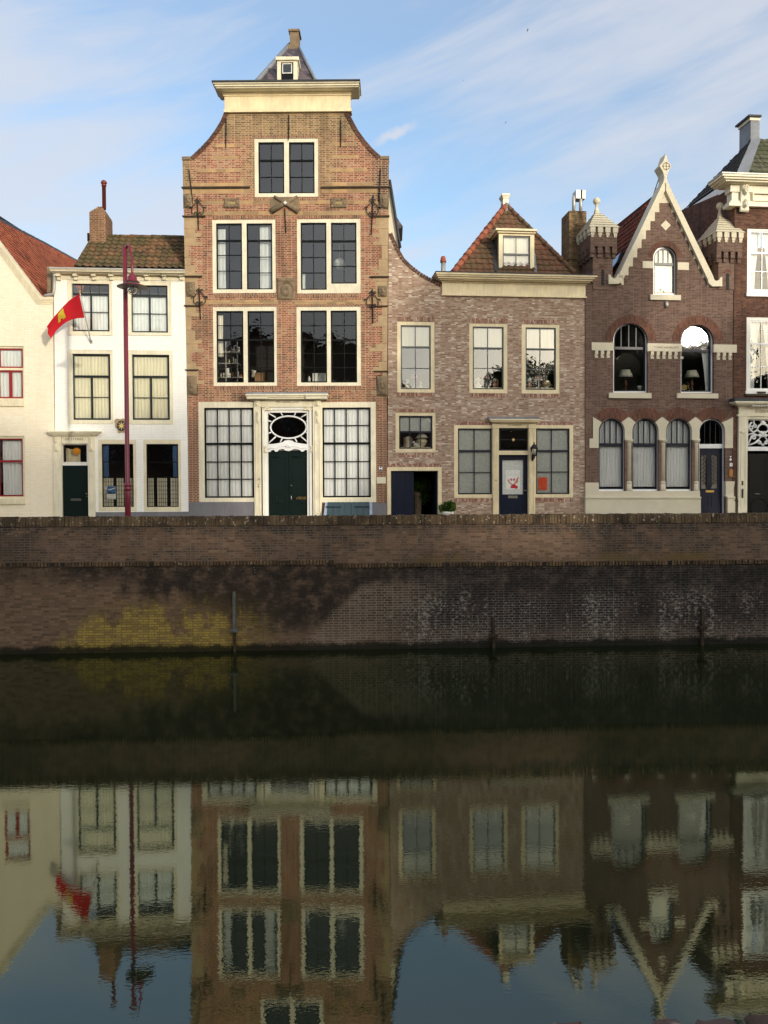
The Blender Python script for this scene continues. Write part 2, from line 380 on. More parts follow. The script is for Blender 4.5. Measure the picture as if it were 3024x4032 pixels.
# ------------------------------------------------------------------ quay brickwork
def quay_mat(name, lower):
    m, t = mat(name); o = t.obj(); x, y, z = t.xyz(o)
    tint, mf = bricks(t, o, .23, .067, .008, jit=.12)
    fine = t.noise(t.scl(o, (1, 1, 2)), 26, 4, 0.7); n1 = t.noise(o, 0.55, 5, 0.62); n2 = t.noise(o, 2.4, 4, 0.65)
    k = t.m('ADD', t.m('MULTIPLY', tint, 0.42), t.m('ADD', t.m('MULTIPLY', t.m('SUBTRACT', fine, .3), 0.8), .12))
    br = t.ramp(k, [(0.1, S(60, 49, 41)), (.4, S(103, 82, 66)), (.7, S(125, 101, 82)), (.95, S(148, 124, 102))])
    mort = S(122, 110, 98)
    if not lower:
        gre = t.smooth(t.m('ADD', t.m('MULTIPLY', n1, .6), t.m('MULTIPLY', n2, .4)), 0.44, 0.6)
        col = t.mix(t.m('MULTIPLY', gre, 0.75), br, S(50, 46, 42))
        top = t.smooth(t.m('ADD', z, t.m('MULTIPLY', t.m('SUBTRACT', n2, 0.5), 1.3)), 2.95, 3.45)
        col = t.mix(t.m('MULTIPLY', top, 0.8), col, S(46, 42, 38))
        col = t.mix(t.m('MULTIPLY', mf, t.smooth(n2, 0.35, 0.65, 0.15, 0.75)), col, mort)
        sp = t.m('MULTIPLY', t.smooth(t.noise(t.scl(o, (1, 1, 2)), 13, 3, .7), 0.62, 0.68), t.smooth(z, 2.9, 3.3, 0.05, 0.8))
        col = t.mix(t.m('MULTIPLY', sp, t.smooth(n1, .4, .6)), col, S(190, 178, 158))
        gm = t.m('MULTIPLY', t.smooth(z, 2.62, 2.4), t.m('MULTIPLY', t.smooth(x, -1, 3), t.smooth(n1, .45, .6)))
        col = t.mix(t.m('MULTIPLY', gm, 0.6), col, S(112, 92, 48))
    else:
        st = t.noise(t.scl(o, (1.5, 1.5, 0.35)), 1.0, 5, 0.65)      # run-off streaks
        # soot-black algae under the ledge, reaching to the foot of the wall to the right
        dia = t.m('ADD', t.m('MULTIPLY', x, 0.42), t.m('MULTIPLY', t.m('SUBTRACT', st, 0.5), 3.4))
        lim = t.m('SUBTRACT', 1.75, t.m('MINIMUM', t.m('MAXIMUM', t.m('ADD', dia, 2.7), 0.0), 1.35))
        blk = t.smooth(t.m('SUBTRACT', z, lim), -0.25, 0.45)
        lft = t.smooth(t.m('ADD', x, t.m('MULTIPLY', n1, 3.0)), -9.5, -6.2, 0.35, 1.0)
        blk = t.m('MULTIPLY', t.m('MULTIPLY', blk, lft), t.smooth(n2, 0.3, 0.58, 0.35, 1.0))
        br = t.mix(t.smooth(x, -1.5, 1.5, 0.0, 0.8), br, t.ramp(k, [(0.1, S(32, 27, 26)), (.5, S(66, 54, 48)), (.95, S(98, 82, 72))]))
        col = t.mix(t.m('MULTIPLY', mf, t.smooth(x, -3, 2, 0.55, 0.6)), br, t.mix(t.smooth(x, -2, 2), S(104, 90, 70), S(128, 120, 112)))
        col = t.mix(t.m('MULTIPLY', blk, 0.86), col, t.ramp(fine, [(.3, S(15, 15, 15)), (.7, S(36, 34, 32))]))
        # yellow lichen patch low on the left
        ye = t.m('MULTIPLY', t.smooth(t.m('ADD', x, t.m('MULTIPLY', z, -1.15)), -9.2, -8.4), t.smooth(x, -2.6, -4.6))
        ye = t.m('MULTIPLY', ye, t.smooth(t.m('ADD', z, t.m('MULTIPLY', x, -0.05)), 2.0, 1.2))
        nn = t.m('ADD', t.m('MULTIPLY', st, 0.55), t.m('MULTIPLY', n2, 0.45))
        yl = t.m('MULTIPLY', ye, t.smooth(t.m('ADD', nn, t.m('MULTIPLY', t.m('SUBTRACT', 0.9, z), 0.16)), 0.45, 0.55))
        yl = t.m('MULTIPLY', yl, t.smooth(tint, 0.1, 0.6, 0.5, 1.0))
        col = t.mix(t.m('MULTIPLY', t.m('MULTIPLY', ye, 0.6), t.smooth(n2, .3, .6)), col, S(96, 80, 46))
        col = t.mix(t.m('MULTIPLY', t.m('MULTIPLY', yl, t.m('SUBTRACT', 1.0, t.m('MULTIPLY', mf, 0.95))), 0.92), col, t.ramp(fine, [(.3, S(112, 94, 44)), (.7, S(196, 168, 82))]))
        # lime bloom speckle on the right half
        wn = t.noise(t.scl(o, (1, 1, 1.6)), 9, 5, 0.75)
        rg = t.m('MULTIPLY', t.smooth(t.m('ADD', x, t.m('MULTIPLY', z, -1.2)), -2.6, -0.6), t.smooth(z, 1.75, 1.1, 0.15, 1.0))
        ws = t.m('MULTIPLY', rg, t.smooth(t.m('ADD', t.m('MULTIPLY', wn, 0.7), t.m('MULTIPLY', st, 0.3)), 0.52, 0.6))
        col = t.mix(t.m('MULTIPLY', ws, 0.8), col, S(150, 143, 132))
        l2 = t.m('MULTIPLY', mf, t.m('MULTIPLY', rg, t.smooth(t.m('ADD', t.m('MULTIPLY', n1, .5), t.m('MULTIPLY', n2, .5)), 0.45, 0.6)))
        col = t.mix(t.m('MULTIPLY', l2, 0.55), col, S(150, 144, 136))
        # pale washed wedge where a lower roof or boat once sheltered the wall
        wd = t.m('MULTIPLY', t.smooth(t.m('ADD', t.m('SUBTRACT', x, t.m('MULTIPLY', z, 1.05)), t.m('MULTIPLY', t.m('SUBTRACT', n2, .5), .5)), -2.55, -2.2), t.smooth(t.m('SUBTRACT', x, t.m('MULTIPLY', z, 1.05)), .6, -1.6))
        wd = t.m('MULTIPLY', wd, t.smooth(z, 1.95, 1.5))
        col = t.mix(t.m('MULTIPLY', t.m('MULTIPLY', wd, t.smooth(n1, .38, .58)), t.smooth(t.m('ADD', t.m('MULTIPLY', wn, .6), t.m('MULTIPLY', tint, .4)), .35, .65, .0, .6)), col, S(124, 110, 96))
        col = t.mix(t.m('MULTIPLY', t.m('MULTIPLY', wd, mf), .75), col, S(158, 148, 132)); col = t.mix(t.m('MULTIPLY', wd, .3), col, S(112, 92, 76))
        up = t.m('MULTIPLY', t.smooth(z, 1.95, 2.2), t.smooth(t.noise(t.scl(o, (1, 1, 2)), 15, 3, .7), 0.6, 0.66))
        col = t.mix(t.m('MULTIPLY', up, 0.5), col, S(170, 164, 150))
        wet = t.smooth(t.m('ADD', z, t.m('MULTIPLY', t.m('SUBTRACT', t.m('ADD', n2, fine), 1.0), 0.35)), 0.26, 0.12)
        col = t.mix(t.m('MULTIPLY', wet, 0.92), col, S(20, 22, 13))
    h = t.m('SUBTRACT', t.m('MULTIPLY', fine, 0.7), mf)
    t.out(t.pbr(col, 0.9, h, 0.8, 0.015, **{'Specular IOR Level': 0.2})); return m
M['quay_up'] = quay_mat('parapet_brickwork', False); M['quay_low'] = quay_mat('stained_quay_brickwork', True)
def coping_mat(name, a, b, c, sc=14):
    m, t = mat(name); o = t.obj()
    v = t.xyz(t.n('ShaderNodeTexVoronoi', {'Vector': t.scl(o, (sc, .1, .1)), 'Scale': 1.0}).outputs['Color'])[0]
    f = t.noise(o, 24, 4, .7)
    col = t.mix(t.m('ADD', t.m('MULTIPLY', v, .6), t.m('MULTIPLY', f, .4)), a, b)
    col = t.mix(t.m('MULTIPLY', t.smooth(t.noise(o, 1.3, 4), .42, .62), .65), col, S(42, 38, 33))
    col = t.mix(t.m('MULTIPLY', t.smooth(t.noise(o, 11, 3, .7), .6, .67), .75), col, c)
    t.out(t.pbr(col, .9, f, .8, .015, **{'Specular IOR Level': .2})); return m
M['ledge_bed'] = plain('dark_mortar', S(38, 33, 28), .95)
M['coping'] = coping_mat('parapet_coping_brick', S(58, 46, 36), S(118, 98, 74), S(186, 172, 150))
M['ledge'] = coping_mat('ledge_brick', S(58, 46, 36), S(124, 100, 74), S(150, 136, 112))
M['near_brick'] = coping_mat('near_parapet_brick', S(84, 66, 58), S(122, 98, 88), S(200, 192, 180), 9)
# ------------------------------------------------------------------ building parts
def rp(r): return [(r[0], r[2]), (r[1], r[2]), (r[1], r[3]), (r[0], r[3])]
def archpts(xc, hw, ytop, ybot, n=18, ry=None):
    ry = hw if ry is None else ry
    a = [(xc + hw*math.cos(math.pi*k/n), ytop + ry - ry*math.sin(math.pi*k/n)) for k in range(n+1)]
    return [(xc-hw, ybot), (xc+hw, ybot)] + a
def drape(r, y, amp=0.013, per=0.11, seed=0, tie=None):
    """hanging cloth with folds; tie = (side, fraction) gathers the lower part sideways"""
    rn = random.Random(seed); x0, x1, z0, z1 = r; w = x1-x0
    nf = max(2, int(w/per)); ph = [rn.uniform(-.4, .4) for _ in range(nf+2)]; am = [rn.uniform(.5, 1.2) for _ in range(nf+2)]
    nu = max(8, nf*8)
    def f(a, b):
        q = a*nf; i = int(q); t = q-i
        A = am[i]*(1-t)+am[min(i+1, nf)]*t; P = ph[i]*(1-t)+ph[min(i+1, nf)]*t
        s = math.sin(2*math.pi*q + P*2); zz = z0+(z1-z0)*b
        u = x0+w*a
        if tie:
            g = (1-b)**0.7*tie[1]; e = x0 if tie[0] < 0 else x1
            u = u+(e-u)*g
        return (u + .008*math.sin(6*b+i), y + amp*A*s*(0.75+0.25*(1-b)), zz)
    m = MB(); m.grid(nu, 7 if tie else 4, f); return m
SEED = [10]
def window(fr, par, cr, outer, sashes, fm='cream', sm='black', holes=None, y=0.03, gl='glass', curtains=(), sill=None,
           stile=.05, bar=.026, rail=.06, sy=None, name='window', label=None, thick=.14, board=None):
    """outer timber frame in the wall, sashes with glazing bars, panes, curtains, sill"""
    if outer is None:
        xs = [s[0] for s in sashes]+[s[1] for s in sashes]; ys = [s[2] for s in sashes]+[s[3] for s in sashes]
        outer = (min(xs), max(xs), min(ys), max(ys)); solo = True
    else: solo = False
    ro = fr.rect(cr, *outer)
    if holes is not None: holes.append(rp(ro))
    sy = y + (.0 if solo else .04) if sy is None else sy
    f = MB()
    srects = [fr.rect(cr, *s[:4], d=sy) for s in sashes]
    if solo: f.frame(srects[0], stile, y, y+.09)
    else: f.prism(rp(ro), y, y+thick, holes=[rp((max(q[0], ro[0]+.01), min(q[1], ro[1]-.01), max(q[2], ro[2]+.01), min(q[3], ro[3]-.01))) for q in srects], hole_depth=thick)
    w = f.build(name, M[fm if not solo else sm], par)
    if label: w['label'] = label
    for s, r in zip(sashes, srects):
        b = MB()
        e = 0 if not solo else stile
        if not solo: b.frame(r, stile, sy, sy+.05)
        vs = s[4] if len(s) > 4 else []; hs = s[5] if len(s) > 5 else []
        for h in hs:
            hy, th = (h, bar) if not isinstance(h, tuple) else (h[0], h[1])
            z = fr.Z(cr, (s[0]+s[1])/2, hy, sy); b.box(r[0]+stile, r[1]-stile, sy-.004 if th > bar else sy+.004, sy+.04, z-th/2, z+th/2)
        for v in vs:
            vx, a0, a1, vt = (v, None, None, bar) if not isinstance(v, tuple) else v
            x = fr.X(cr, vx, (s[2]+s[3])/2, sy)
            z1 = r[3]-stile if a0 is None else fr.Z(cr, vx, a0, sy); z0 = r[2]+stile if a1 is None else fr.Z(cr, vx, a1, sy)
            b.box(x-vt/2, x+vt/2, sy+.001, sy+.043, z0, z1)
        if b.v: b.build('sash', M[sm], w)
        g = MB(); g.quad((r[0]+.01, sy+.03, r[2]+.01), (r[1]-.01, sy+.03, r[2]+.01), (r[1]-.01, sy+.03, r[3]-.01), (r[0]+.01, sy+.03, r[3]-.01))
        g.build('pane', M[gl], w)
    for c in curtains:
        kind, mt, rr = c[0], c[1], c[2]
        d = sy+.085 + (c[3] if len(c) > 3 and isinstance(c[3], float) else 0); r = fr.rect(cr, *rr, d=d); SEED[0] += 1
        if kind == 'flat': MB().box(r[0], r[1], d, d+.004, r[2], r[3]).build('blind', M[mt], w)
        else: drape(r, d, seed=SEED[0], tie=c[4] if len(c) > 4 else None).build('curtain', M[mt], w)
    if board:
        q = fr.rect(cr, board[0], board[1], board[2], board[2]+3, d=.36); MB().box(q[0], q[1], sy+.055, .72, q[3]-.05, q[3]).build('window_board', M[fm], w)
    if sill:
        sr = fr.rect(cr, *sill, d=-.07); MB().box(sr[0], sr[1], -.07, y+.02, sr[2], sr[3]).build('sill', M[fm], w)
    return w
def slabs(fr, par, cr, name, mt, items, back=.05, each=False):
    b = MB()
    for (x0, x1, y0, y1, pr) in items:
        r = fr.rect(cr, x0, x1, y0, y1, d=-pr); b.box(r[0], r[1], -pr, back, r[2], r[3]).cut()
    return b.build_each(name, M[mt], par) if each else b.build(name, M[mt], par)
def text(body, fr, cr, xc, yc, wpx, hpx, d, mt, par, name='lettering', shear=0.0):
    c = bpy.data.curves.new(name, 'FONT'); c.body = body; c.align_x = 'CENTER'; c.align_y = 'CENTER'; c.shear = shear
    c.resolution_u = 2
    o = bpy.data.objects.new(name, c); COL.objects.link(o)
    dg = bpy.context.evaluated_depsgraph_get(); me = bpy.data.meshes.new_from_object(o.evaluated_get(dg))
    bpy.data.objects.remove(o); bpy.data.curves.remove(c)
    xs = [v.co.x for v in me.vertices]; ys = [v.co.y for v in me.vertices]
    r = fr.rect(cr, xc-wpx/2, xc+wpx/2, yc-hpx/2, yc+hpx/2, d=d)
    sx = (r[1]-r[0])/(max(xs)-min(xs)); sy = (r[3]-r[2])/(max(ys)-min(ys))
    for v in me.vertices:
        v.co = Vector((r[0]+(v.co.x-min(xs))*sx, d, r[2]+(v.co.y-min(ys))*sy))
    me.materials.clear(); me.materials.append(M[mt])
    o = bpy.data.objects.new(name, me); COL.objects.link(o); o.parent = par; return o
def tiles(name, mt, par, o, eu, ev, poly, w=.24, h=.30, amp=.028, lift=.035, seed=1, sag=0.0):
    """pantiles laid over a convex polygon of a roof plane; o origin, eu along the courses, ev up the slope"""
    eu = Vector(eu).normalized(); ev = Vector(ev).normalized(); nn = eu.cross(ev).normalized(); o = Vector(o)
    if nn.z < 0: nn = -nn
    q = [((p-o).dot(eu), (p-o).dot(ev)) for p in poly]
    u0, u1 = min(a for a, b in q)-w, max(a for a, b in q)+w; v0, v1 = min(b for a, b in q)-h, max(b for a, b in q)+h
    rn = random.Random(seed); b = MB(); K = 6
    nu = int((u1-u0)/w)+1; nv = int((v1-v0)/h)+1
    prof = [(0, .15), (.14, .75), (.3, 1.0), (.46, .6), (.68, .05), (.86, -.12), (1.0, .15)]
    for j in range(nv):
        for i in range(nu):
            jz = rn.uniform(-.008, .008); jv = rn.uniform(-.012, .012); jt = rn.uniform(-.006, .006)
            lo, up, ri = [], [], []
            for t, p in prof:
                u = u0+(i+t*1.03)*w; tw = jt*(t-.5)
                s = sag*math.sin(u*1.1+1)*1.0
                lo.append(o+eu*u+ev*(v0+j*h-.02+jv)+nn*(amp*p+lift+jz+tw+s)); up.append(o+eu*u+ev*(v0+(j+1)*h+.02)+nn*(amp*p+jz*.3+s))
                ri.append(o+eu*u+ev*(v0+j*h-.02+jv)+nn*(amp*p-.01+s))
            A, B, Cc = b.add(lo), b.add(up), b.add(ri)
            for k in range(len(prof)-1):
                b.face([A+k, A+k+1, B+k+1, B+k], True); b.face([Cc+k, Cc+k+1, A+k+1, A+k])
    ob = b.build(name, M[mt], par)
    bm = bmesh.new(); bm.from_mesh(ob.data)
    cen = sum((o+eu*a+ev*c for a, c in q), Vector())/len(q)
    for i in range(len(q)):
        A = o+eu*q[i][0]+ev*q[i][1]; B = o+eu*q[(i+1) % len(q)][0]+ev*q[(i+1) % len(q)][1]
        if (B-A).length < 1e-5: continue
        pn = (B-A).cross(nn).normalized()
        if (cen-A).dot(pn) > 0: pn = -pn
        bmesh.ops.bisect_plane(bm, geom=bm.verts[:]+bm.edges[:]+bm.faces[:], plane_co=A, plane_no=pn, clear_outer=True)
    bm.to_mesh(ob.data); bm.free()
    # closed boarding under the tiles
    u = MB(); u.hexa([o+eu*a+ev*c-nn*.10 for a, c in q], [o+eu*a+ev*c-nn*.035 for a, c in q]); u.build('roof_boarding', M['dark'], ob)
    return ob
def ridge_tiles(name, mt, par, p0, p1, r=.11, L=.36):
    p0, p1 = Vector(p0), Vector(p1); n = max(2, int((p1-p0).length/L)); d = (p1-p0)/n; b = MB()
    rn = random.Random(n)
    for i in range(n):
        j = Vector((0, 0, rn.uniform(-.012, .012)))
        b.tube([p0+d*i-d*.06+j, p0+d*(i+1)+j*.3], [r*1.12, r*.9], n=10)
    return b.build(name, M[mt], par)
def face_fn(a, b):
    """carved lion or man mask: hair ring, brow, eyes, nose, cheeks, mouth, chin"""
    x, y = (a-.5)*2, (b-.5)*2
    g = lambda cx, cy, sx, sy: math.exp(-((x-cx)/sx)**2-((y-cy)/sy)**2)
    h = .16 + .62*g(0, 0, .62, .8) + .22*(1 if .55 < math.hypot(x, y) < .9 else 0)*(.6+.4*math.sin(14*math.atan2(y, x)))
    h += .34*g(0, -.02, .12, .3) + .18*g(-.3, .28, .22, .09) + .18*g(.3, .28, .22, .09) - .3*g(-.28, .12, .14, .1) - .3*g(.28, .12, .14, .1)
    h += .15*g(-.35, -.2, .2, .2)+.15*g(.35, -.2, .2, .2) - .3*g(0, -.42, .26, .07) + .15*g(0, -.62, .25, .16)
    return h
def scroll_fn(a, b):
    x, y = (a-.5)*2, (b-.5)*2
    h = .35
    for cx, cy, r in ((0, .55, .5), (0, -.45, .38), (-.5, .7, .28), (.5, .7, .28), (0, -.85, .22)):
        d = math.hypot((x-cx), (y-cy)*1.3)
        if d < r: h = max(h, .45+.5*abs(math.cos(d/r*4.5)))
    return h*(1-.35*abs(x)) if b > .12 else .3
def cartouche_fn(a, b):
    x, y = abs(a-.5)*2, abs(b-.5)*2
    if x < .55 and y < .5: return .42
    return .45+.5*abs(math.sin(7*x+2*y))*abs(math.cos(5*y-x)) if x+y > .9 else .75
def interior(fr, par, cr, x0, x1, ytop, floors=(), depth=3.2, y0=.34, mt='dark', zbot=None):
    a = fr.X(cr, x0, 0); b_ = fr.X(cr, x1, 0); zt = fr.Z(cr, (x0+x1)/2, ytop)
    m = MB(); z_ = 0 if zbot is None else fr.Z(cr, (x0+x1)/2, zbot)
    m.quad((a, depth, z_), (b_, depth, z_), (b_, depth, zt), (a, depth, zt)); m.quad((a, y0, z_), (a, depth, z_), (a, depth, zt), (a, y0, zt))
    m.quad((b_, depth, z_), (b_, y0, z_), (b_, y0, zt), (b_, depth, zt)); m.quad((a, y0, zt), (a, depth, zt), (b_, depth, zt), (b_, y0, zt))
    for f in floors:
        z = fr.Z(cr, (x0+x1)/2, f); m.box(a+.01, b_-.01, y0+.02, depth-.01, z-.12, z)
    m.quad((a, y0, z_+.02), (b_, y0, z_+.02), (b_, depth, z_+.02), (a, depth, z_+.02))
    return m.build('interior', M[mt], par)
def spiral(c, r0, r1, a0, a1, n=14, y=0):
    return [(c[0]+(r0+(r1-r0)*k/n)*math.cos(a0+(a1-a0)*k/n), y, c[1]+(r0+(r1-r0)*k/n)*math.sin(a0+(a1-a0)*k/n)) for k in range(n+1)]
# lines of the street, left to right
F1 = Frame(211, 31.60, 5.0); F2 = Frame(211, 31.60, 4.6); F3 = Frame(738, 32.0, -0.5)
F4 = Frame(1527, 31.95, 5.6); F5 = Frame(2306, 32.64, 6.5); F6 = Frame(2893, 33.28, 6.0)
# ================================================================== cream gable house (far left)
def house_cream():
    fr = F1; H = thing('cream_gable_house', 'cream painted brick house with stepped gable moulding and red windows, at the left edge', 'house', fr.M)
    holes = []
    P = lambda x, y, d=0: fr.P(c1(x, y), d)
    rk = lambda off: [(P(-520+off*.0, 0), 0)]
    x_r = fr.X(c1, 432, 1300)
    top = P(-330, 650-330*1.333)
    slope = lambda q: fr.P(c1(*q))
    outl = [(fr.X(c1, -1090, 1300), -.1), (x_r, -.1), (x_r, P(430, 1095)[1]), P(335, 1093), P(0, 650), P(-330, 210), P(-660, 650), P(-1090, 1093)]
    window(fr, H, c2, (-30, 195, 130, 568), [(-14, 190, 150, 310, [(-1, None, None, .05)], []), (-14, 190, 328, 558, [(88, None, None, .11)], [])], 'cream', 'red_paint', holes, stile=.06,
           curtains=[('wave', 'curtain', (-10, 180, 158, 300)), ('wave', 'curtain', (-10, 178, 340, 550))], sill=(-34, 194, 560, 620), y=.06)
    window(fr, H, c2, (-30, 203, 866, 1372), [(-10, 191, 885, 1358, [], [(1070, .08)])], 'cream', 'red_paint', holes, stile=.05,
           curtains=[('wave', 'curtain', (26, 190, 900, 1345), .1)], sill=(-36, 201, 1375, 1422), y=.06, gl='glass_low')
    window(fr, H, c2, (-560, -320, 866, 1372), [(-540, -340, 885, 1358, [], [(1070, .08)])], 'cream', 'red_paint', holes,
           curtains=[('wave', 'curtain', (-530, -350, 900, 1345))], sill=(-565, -315, 1375, 1422), y=.06)
    w = MB(); w.prism(outl, 0, .45, holes, .28); w.build('wall', M['cream_brick'], H)
    # stepped moulding along the rake
    b = MB()
    for k, (o0, o1, pr) in enumerate(((0, 26, .10), (26, 44, .06), (44, 60, .03))):
        def L(o): return [fr.P(c1(*q), -pr) for q in ((-330, 210+o*1.62), (0-o*.0, 650+o*1.62), (335-o*.55, 1095+o), (432, 1095+o))]
        A, B = L(o0), L(o1); b.prism(A+B[::-1], -pr, .02)
        mirror = lambda q: (2*top[0]-q[0], q[1])
        b.prism([mirror(q) for q in A[:3]]+[mirror(q) for q in B[:3]][::-1], -pr, .02)
    b.build('gable_moulding', M['cream'], H)
    # roof: right slope runs back from the rake
    p0 = fr.P3(c1(0, 650), .3); p1 = fr.P3(c1(335, 1093), .3); ev = (p0-p1).normalized(); n = Vector((0, 1, 0)).cross(ev).normalized()
    pol = [fr.P3(c1(-330, 210), .3), p1]
    pol += [fr.on(c1(640, 815), p1, n), fr.on(c1(300, 620), p1, n), fr.on(c1(0, 478), p1, n), fr.on(c1(-330, 300), p1, n)]
    pol[1] = p1 + (p1-p0)*.0
    low = fr.on(c1(600, 860), p1, n); low = p1 + Vector((0, low.y-p1.y, 0))
    pol = [pol[0], p1, low, fr.on(c1(640, 812), p1, n), fr.on(c1(330, 645), p1, n), fr.on(c1(0, 478), p1, n), fr.on(c1(-330, 330), p1, n)]
    tiles('roof', 'tile_orange', H, p1, (0, 1, 0), ev, pol, w=.26, h=.31, seed=3)
    ridge_tiles('ridge_tiles', 'dark_lead', H, pol[4], pol[5], .09); ridge_tiles('ridge_tiles', 'dark_lead', H, pol[3], pol[4], .09)
    # hidden left slope and body so that the house is closed
    m = MB(); xl, xr = outl[0][0], x_r; zt = outl[2][1]
    m.quad((xl, .45, 0), (xl, 9, 0), (xl, 9, zt), (xl, .45, zt)); m.quad((xl, 9, 0), (xr, 9, 0), (xr, 9, zt), (xl, 9, zt)); m.quad((xr, .45, 0), (xr, 9, 0), (xr, 9, zt), (xr, .45, zt))
    m.build('side_walls', M['cream_brick'], H)
    m = MB(); m.quad((xl, .4, zt), (xl, 9, zt), (top[0], 9, top[1]), (top[0], .4, top[1])); m.build('roof_slope', M['tile_orange'], H)
    interior(fr, H, c2, -1000, 400, -100, (700,))
    return H
house_cream()
# ================================================================== white house
def house_white():
    fr = F2; H = thing('white_house', 'narrow white painted house with black sash windows and a mossy tiled roof', 'house', fr.M)
    holes = []
    up4 = lambda x0, x1, y0, y1, tr, bars, mid, hb: [(x0, x1, y0, y1, [(b_, y0+14, tr, .03) for b_ in bars]+[(mid, tr, y1-12, .06)], [(tr, .085), hb])]
    window(fr, H, c1, None, up4(588, 893, 990, 1378, 1076, (668, 740, 812), 745, 1222), 'cream', 'black_green', holes, y=.09,
           curtains=[('wave', 'curtain', (600, 737, 1070, 1368)), ('wave', 'curtain', (752, 885, 1070, 1368))])
    window(fr, H, c1, None, up4(1072, 1370, 1003, 1388, 1088, (1148, 1220, 1292), 1224, 1235), 'cream', 'black_green', holes, y=.09,
           curtains=[('wave', 'curtain', (1085, 1218, 1082, 1378)), ('wave', 'curtain', (1232, 1360, 1082, 1378))])
    mid = lambda x0, x1, y0, y1, tr, m_, hb: [(x0, x1, y0, y1, [(m_, tr, y1-12, .07)], [(tr, .08), hb])]
    window(fr, H, c2, None, mid(592, 903, 193, 733, 378, 751, 548), 'cream', 'black_green', holes, y=.09, stile=.065, curtains=[('wave', 'cream_curtain', (602, 893, 215, 722))])
    window(fr, H, c2, None, mid(1078, 1385, 200, 733, 381, 1234, 552), 'cream', 'black_green', holes, y=.09, stile=.065, curtains=[('wave', 'cream_curtain', (1088, 1376, 222, 722))])
    for (x0, x1, g0, g1, hb, cu, scr) in ((803, 1113, 835, 1092, 1075, (845, 888), ((845, 928), (952, 1012), (1062, 1090))), (1172, 1478, 1198, 1458, 1078, (1412, 1452), ((1208, 1258), (1283, 1366), (1392, 1455)))):
        w = window(fr, H, c2, (x0, x1, 895, 1480), [(g0, g1, 930, 1443, [], [hb])], 'cream', 'black', holes, y=.0, stile=.03, gl='glass_low',
                   curtains=[('wave', 'blue_curtain', (cu[0], cu[1], 945, 1198))])
        b = MB(); L = MB()
        for (a, c) in scr:
            r = fr.rect(c2, a, c, 1205, 1440, d=.16); L.box(r[0], r[1], .168, .172, r[2], r[3])
            nx = max(3, int((r[1]-r[0])/.075))
            for i in range(nx+1): xx = r[0]+(r[1]-r[0])*i/nx; b.box(xx-.006, xx+.006, .155, .167, r[2], r[3])
            for j in range(8): zz = r[2]+(r[3]-r[2])*j/7; b.box(r[0], r[1], .154, .166, zz-.006, zz+.006)
            b.frame((r[0]-.03, r[1]+.03, r[2]-.02, r[3]+.02), .03, .15, .175)
        b.build('leaded_screen', M['black'], w); L.build('screen_panel', M['blind'], w)
    # door with surround
    dr = fr.rect(c2, 505, 719, 928, 1620); holes.append(rp((dr[0], dr[1], -.05, dr[3])))
    outl = [(fr.X(c1, 432, 1300), -.1), (fr.X(c2, 1541, 1480), -.1), (fr.X(c1, 1522, 1600), fr.Z(c1, 1522, 1600)), (fr.X(c1, 1507, 900), fr.Z(c1, 1507, 900)), (fr.X(c1, 440, 900), fr.Z(c1, 440, 900))]
    w = MB(); w.prism(outl, 0, .4, holes, .2); w.build('wall', M['white_brick'], H)
    # stucco surrounds of the four upper windows
    for cr, o, i in ((c1, (560, 914, 962, 1405), (588, 893, 990, 1378)), (c1, (1052, 1395, 975, 1408), (1072, 1370, 1003, 1388)), (c2, (562, 920, 165, 760), (592, 903, 193, 733)), (c2, (1050, 1408, 170, 762), (1078, 1385, 200, 733))):
        ro, ri = fr.rect(cr, *o), fr.rect(cr, *i)
        f = MB(); f.prism(rp(ro), -.014, .01, [rp(ri)], .06); f.frame((ro[0]-.02, ro[1]+.02, ro[2]-.02, ro[3]+.02), .02, -.028, 0)
        f.build('window_surround', M['pale_cream'], H)
    D = MB(); r = fr.rect(c2, 508, 716, 1105, 1600, d=.12)
    D.box(r[0], r[1], .12, .17, -.02, r[3]); a = fr.rect(c2, 528, 700, 1135, 1400, d=.11)
    D.frame((a[0], a[1], a[2], a[3]), .03, .105, .12); D.frame((a[0], a[1], a[2]-.8, a[2]-.08), .03, .105, .12)
    door = D.build('door', M['door_green'], H)
    q = fr.rect(c2, 577, 662, 1375, 1393, d=.10); MB().box(q[0], q[1], .10, .12, q[2], q[3]).frame((q[0]+.03, q[1]-.03, q[2]+.02, q[3]-.02), .01, .092, .1).build('letter_slot', M['steel'], door)
    q = fr.P(c2(712, 1335), .08); MB().ball(q[0]-.03, .07, q[1], .03).ball(q[0]-.02, .08, q[1]-.1, .02).build('handle', M['brass'], door)
    T = MB(); t = fr.rect(c2, 508, 716, 930, 1105, d=.1); T.frame((t[0], t[1], t[2], t[3]), .035, .09, .15, wb=.13); tw = T.build('transom_window', M['white'], H)
    MB().quad((t[0], .12, t[2]), (t[1], .12, t[2]), (t[1], .12, t[3]), (t[0], .12, t[3])).build('pane', M['glass_low'], tw)
    m = MB(); m.quad((t[0]+.02, .5, t[2]), (t[0]+.55, .5, t[2]), (t[0]+.55, .5, t[3]-.25), (t[0]+.02, .5, t[3]-.12)); m.build('hall_wall_panel', M['cream'], H)
    slabs(fr, H, c2, 'door_surround', 'pale_cream', [(437, 505, 862, 1560, .06), (719, 776, 862, 1560, .06), (505, 719, 862, 927, .05)])
    slabs(fr, H, c2, 'door_cornice', 'pale_cream', [(380, 818, 822, 832, .32), (392, 806, 832, 842, .27), (404, 796, 842, 852, .22), (428, 770, 852, 864, .12)])
    for x in (457, 742):
        r = fr.rect(c2, x-20, x+22, 866, 992, d=-.06); MB().relief(r, -.06, .1, scroll_fn).build('console', M['pale_cream'], H)
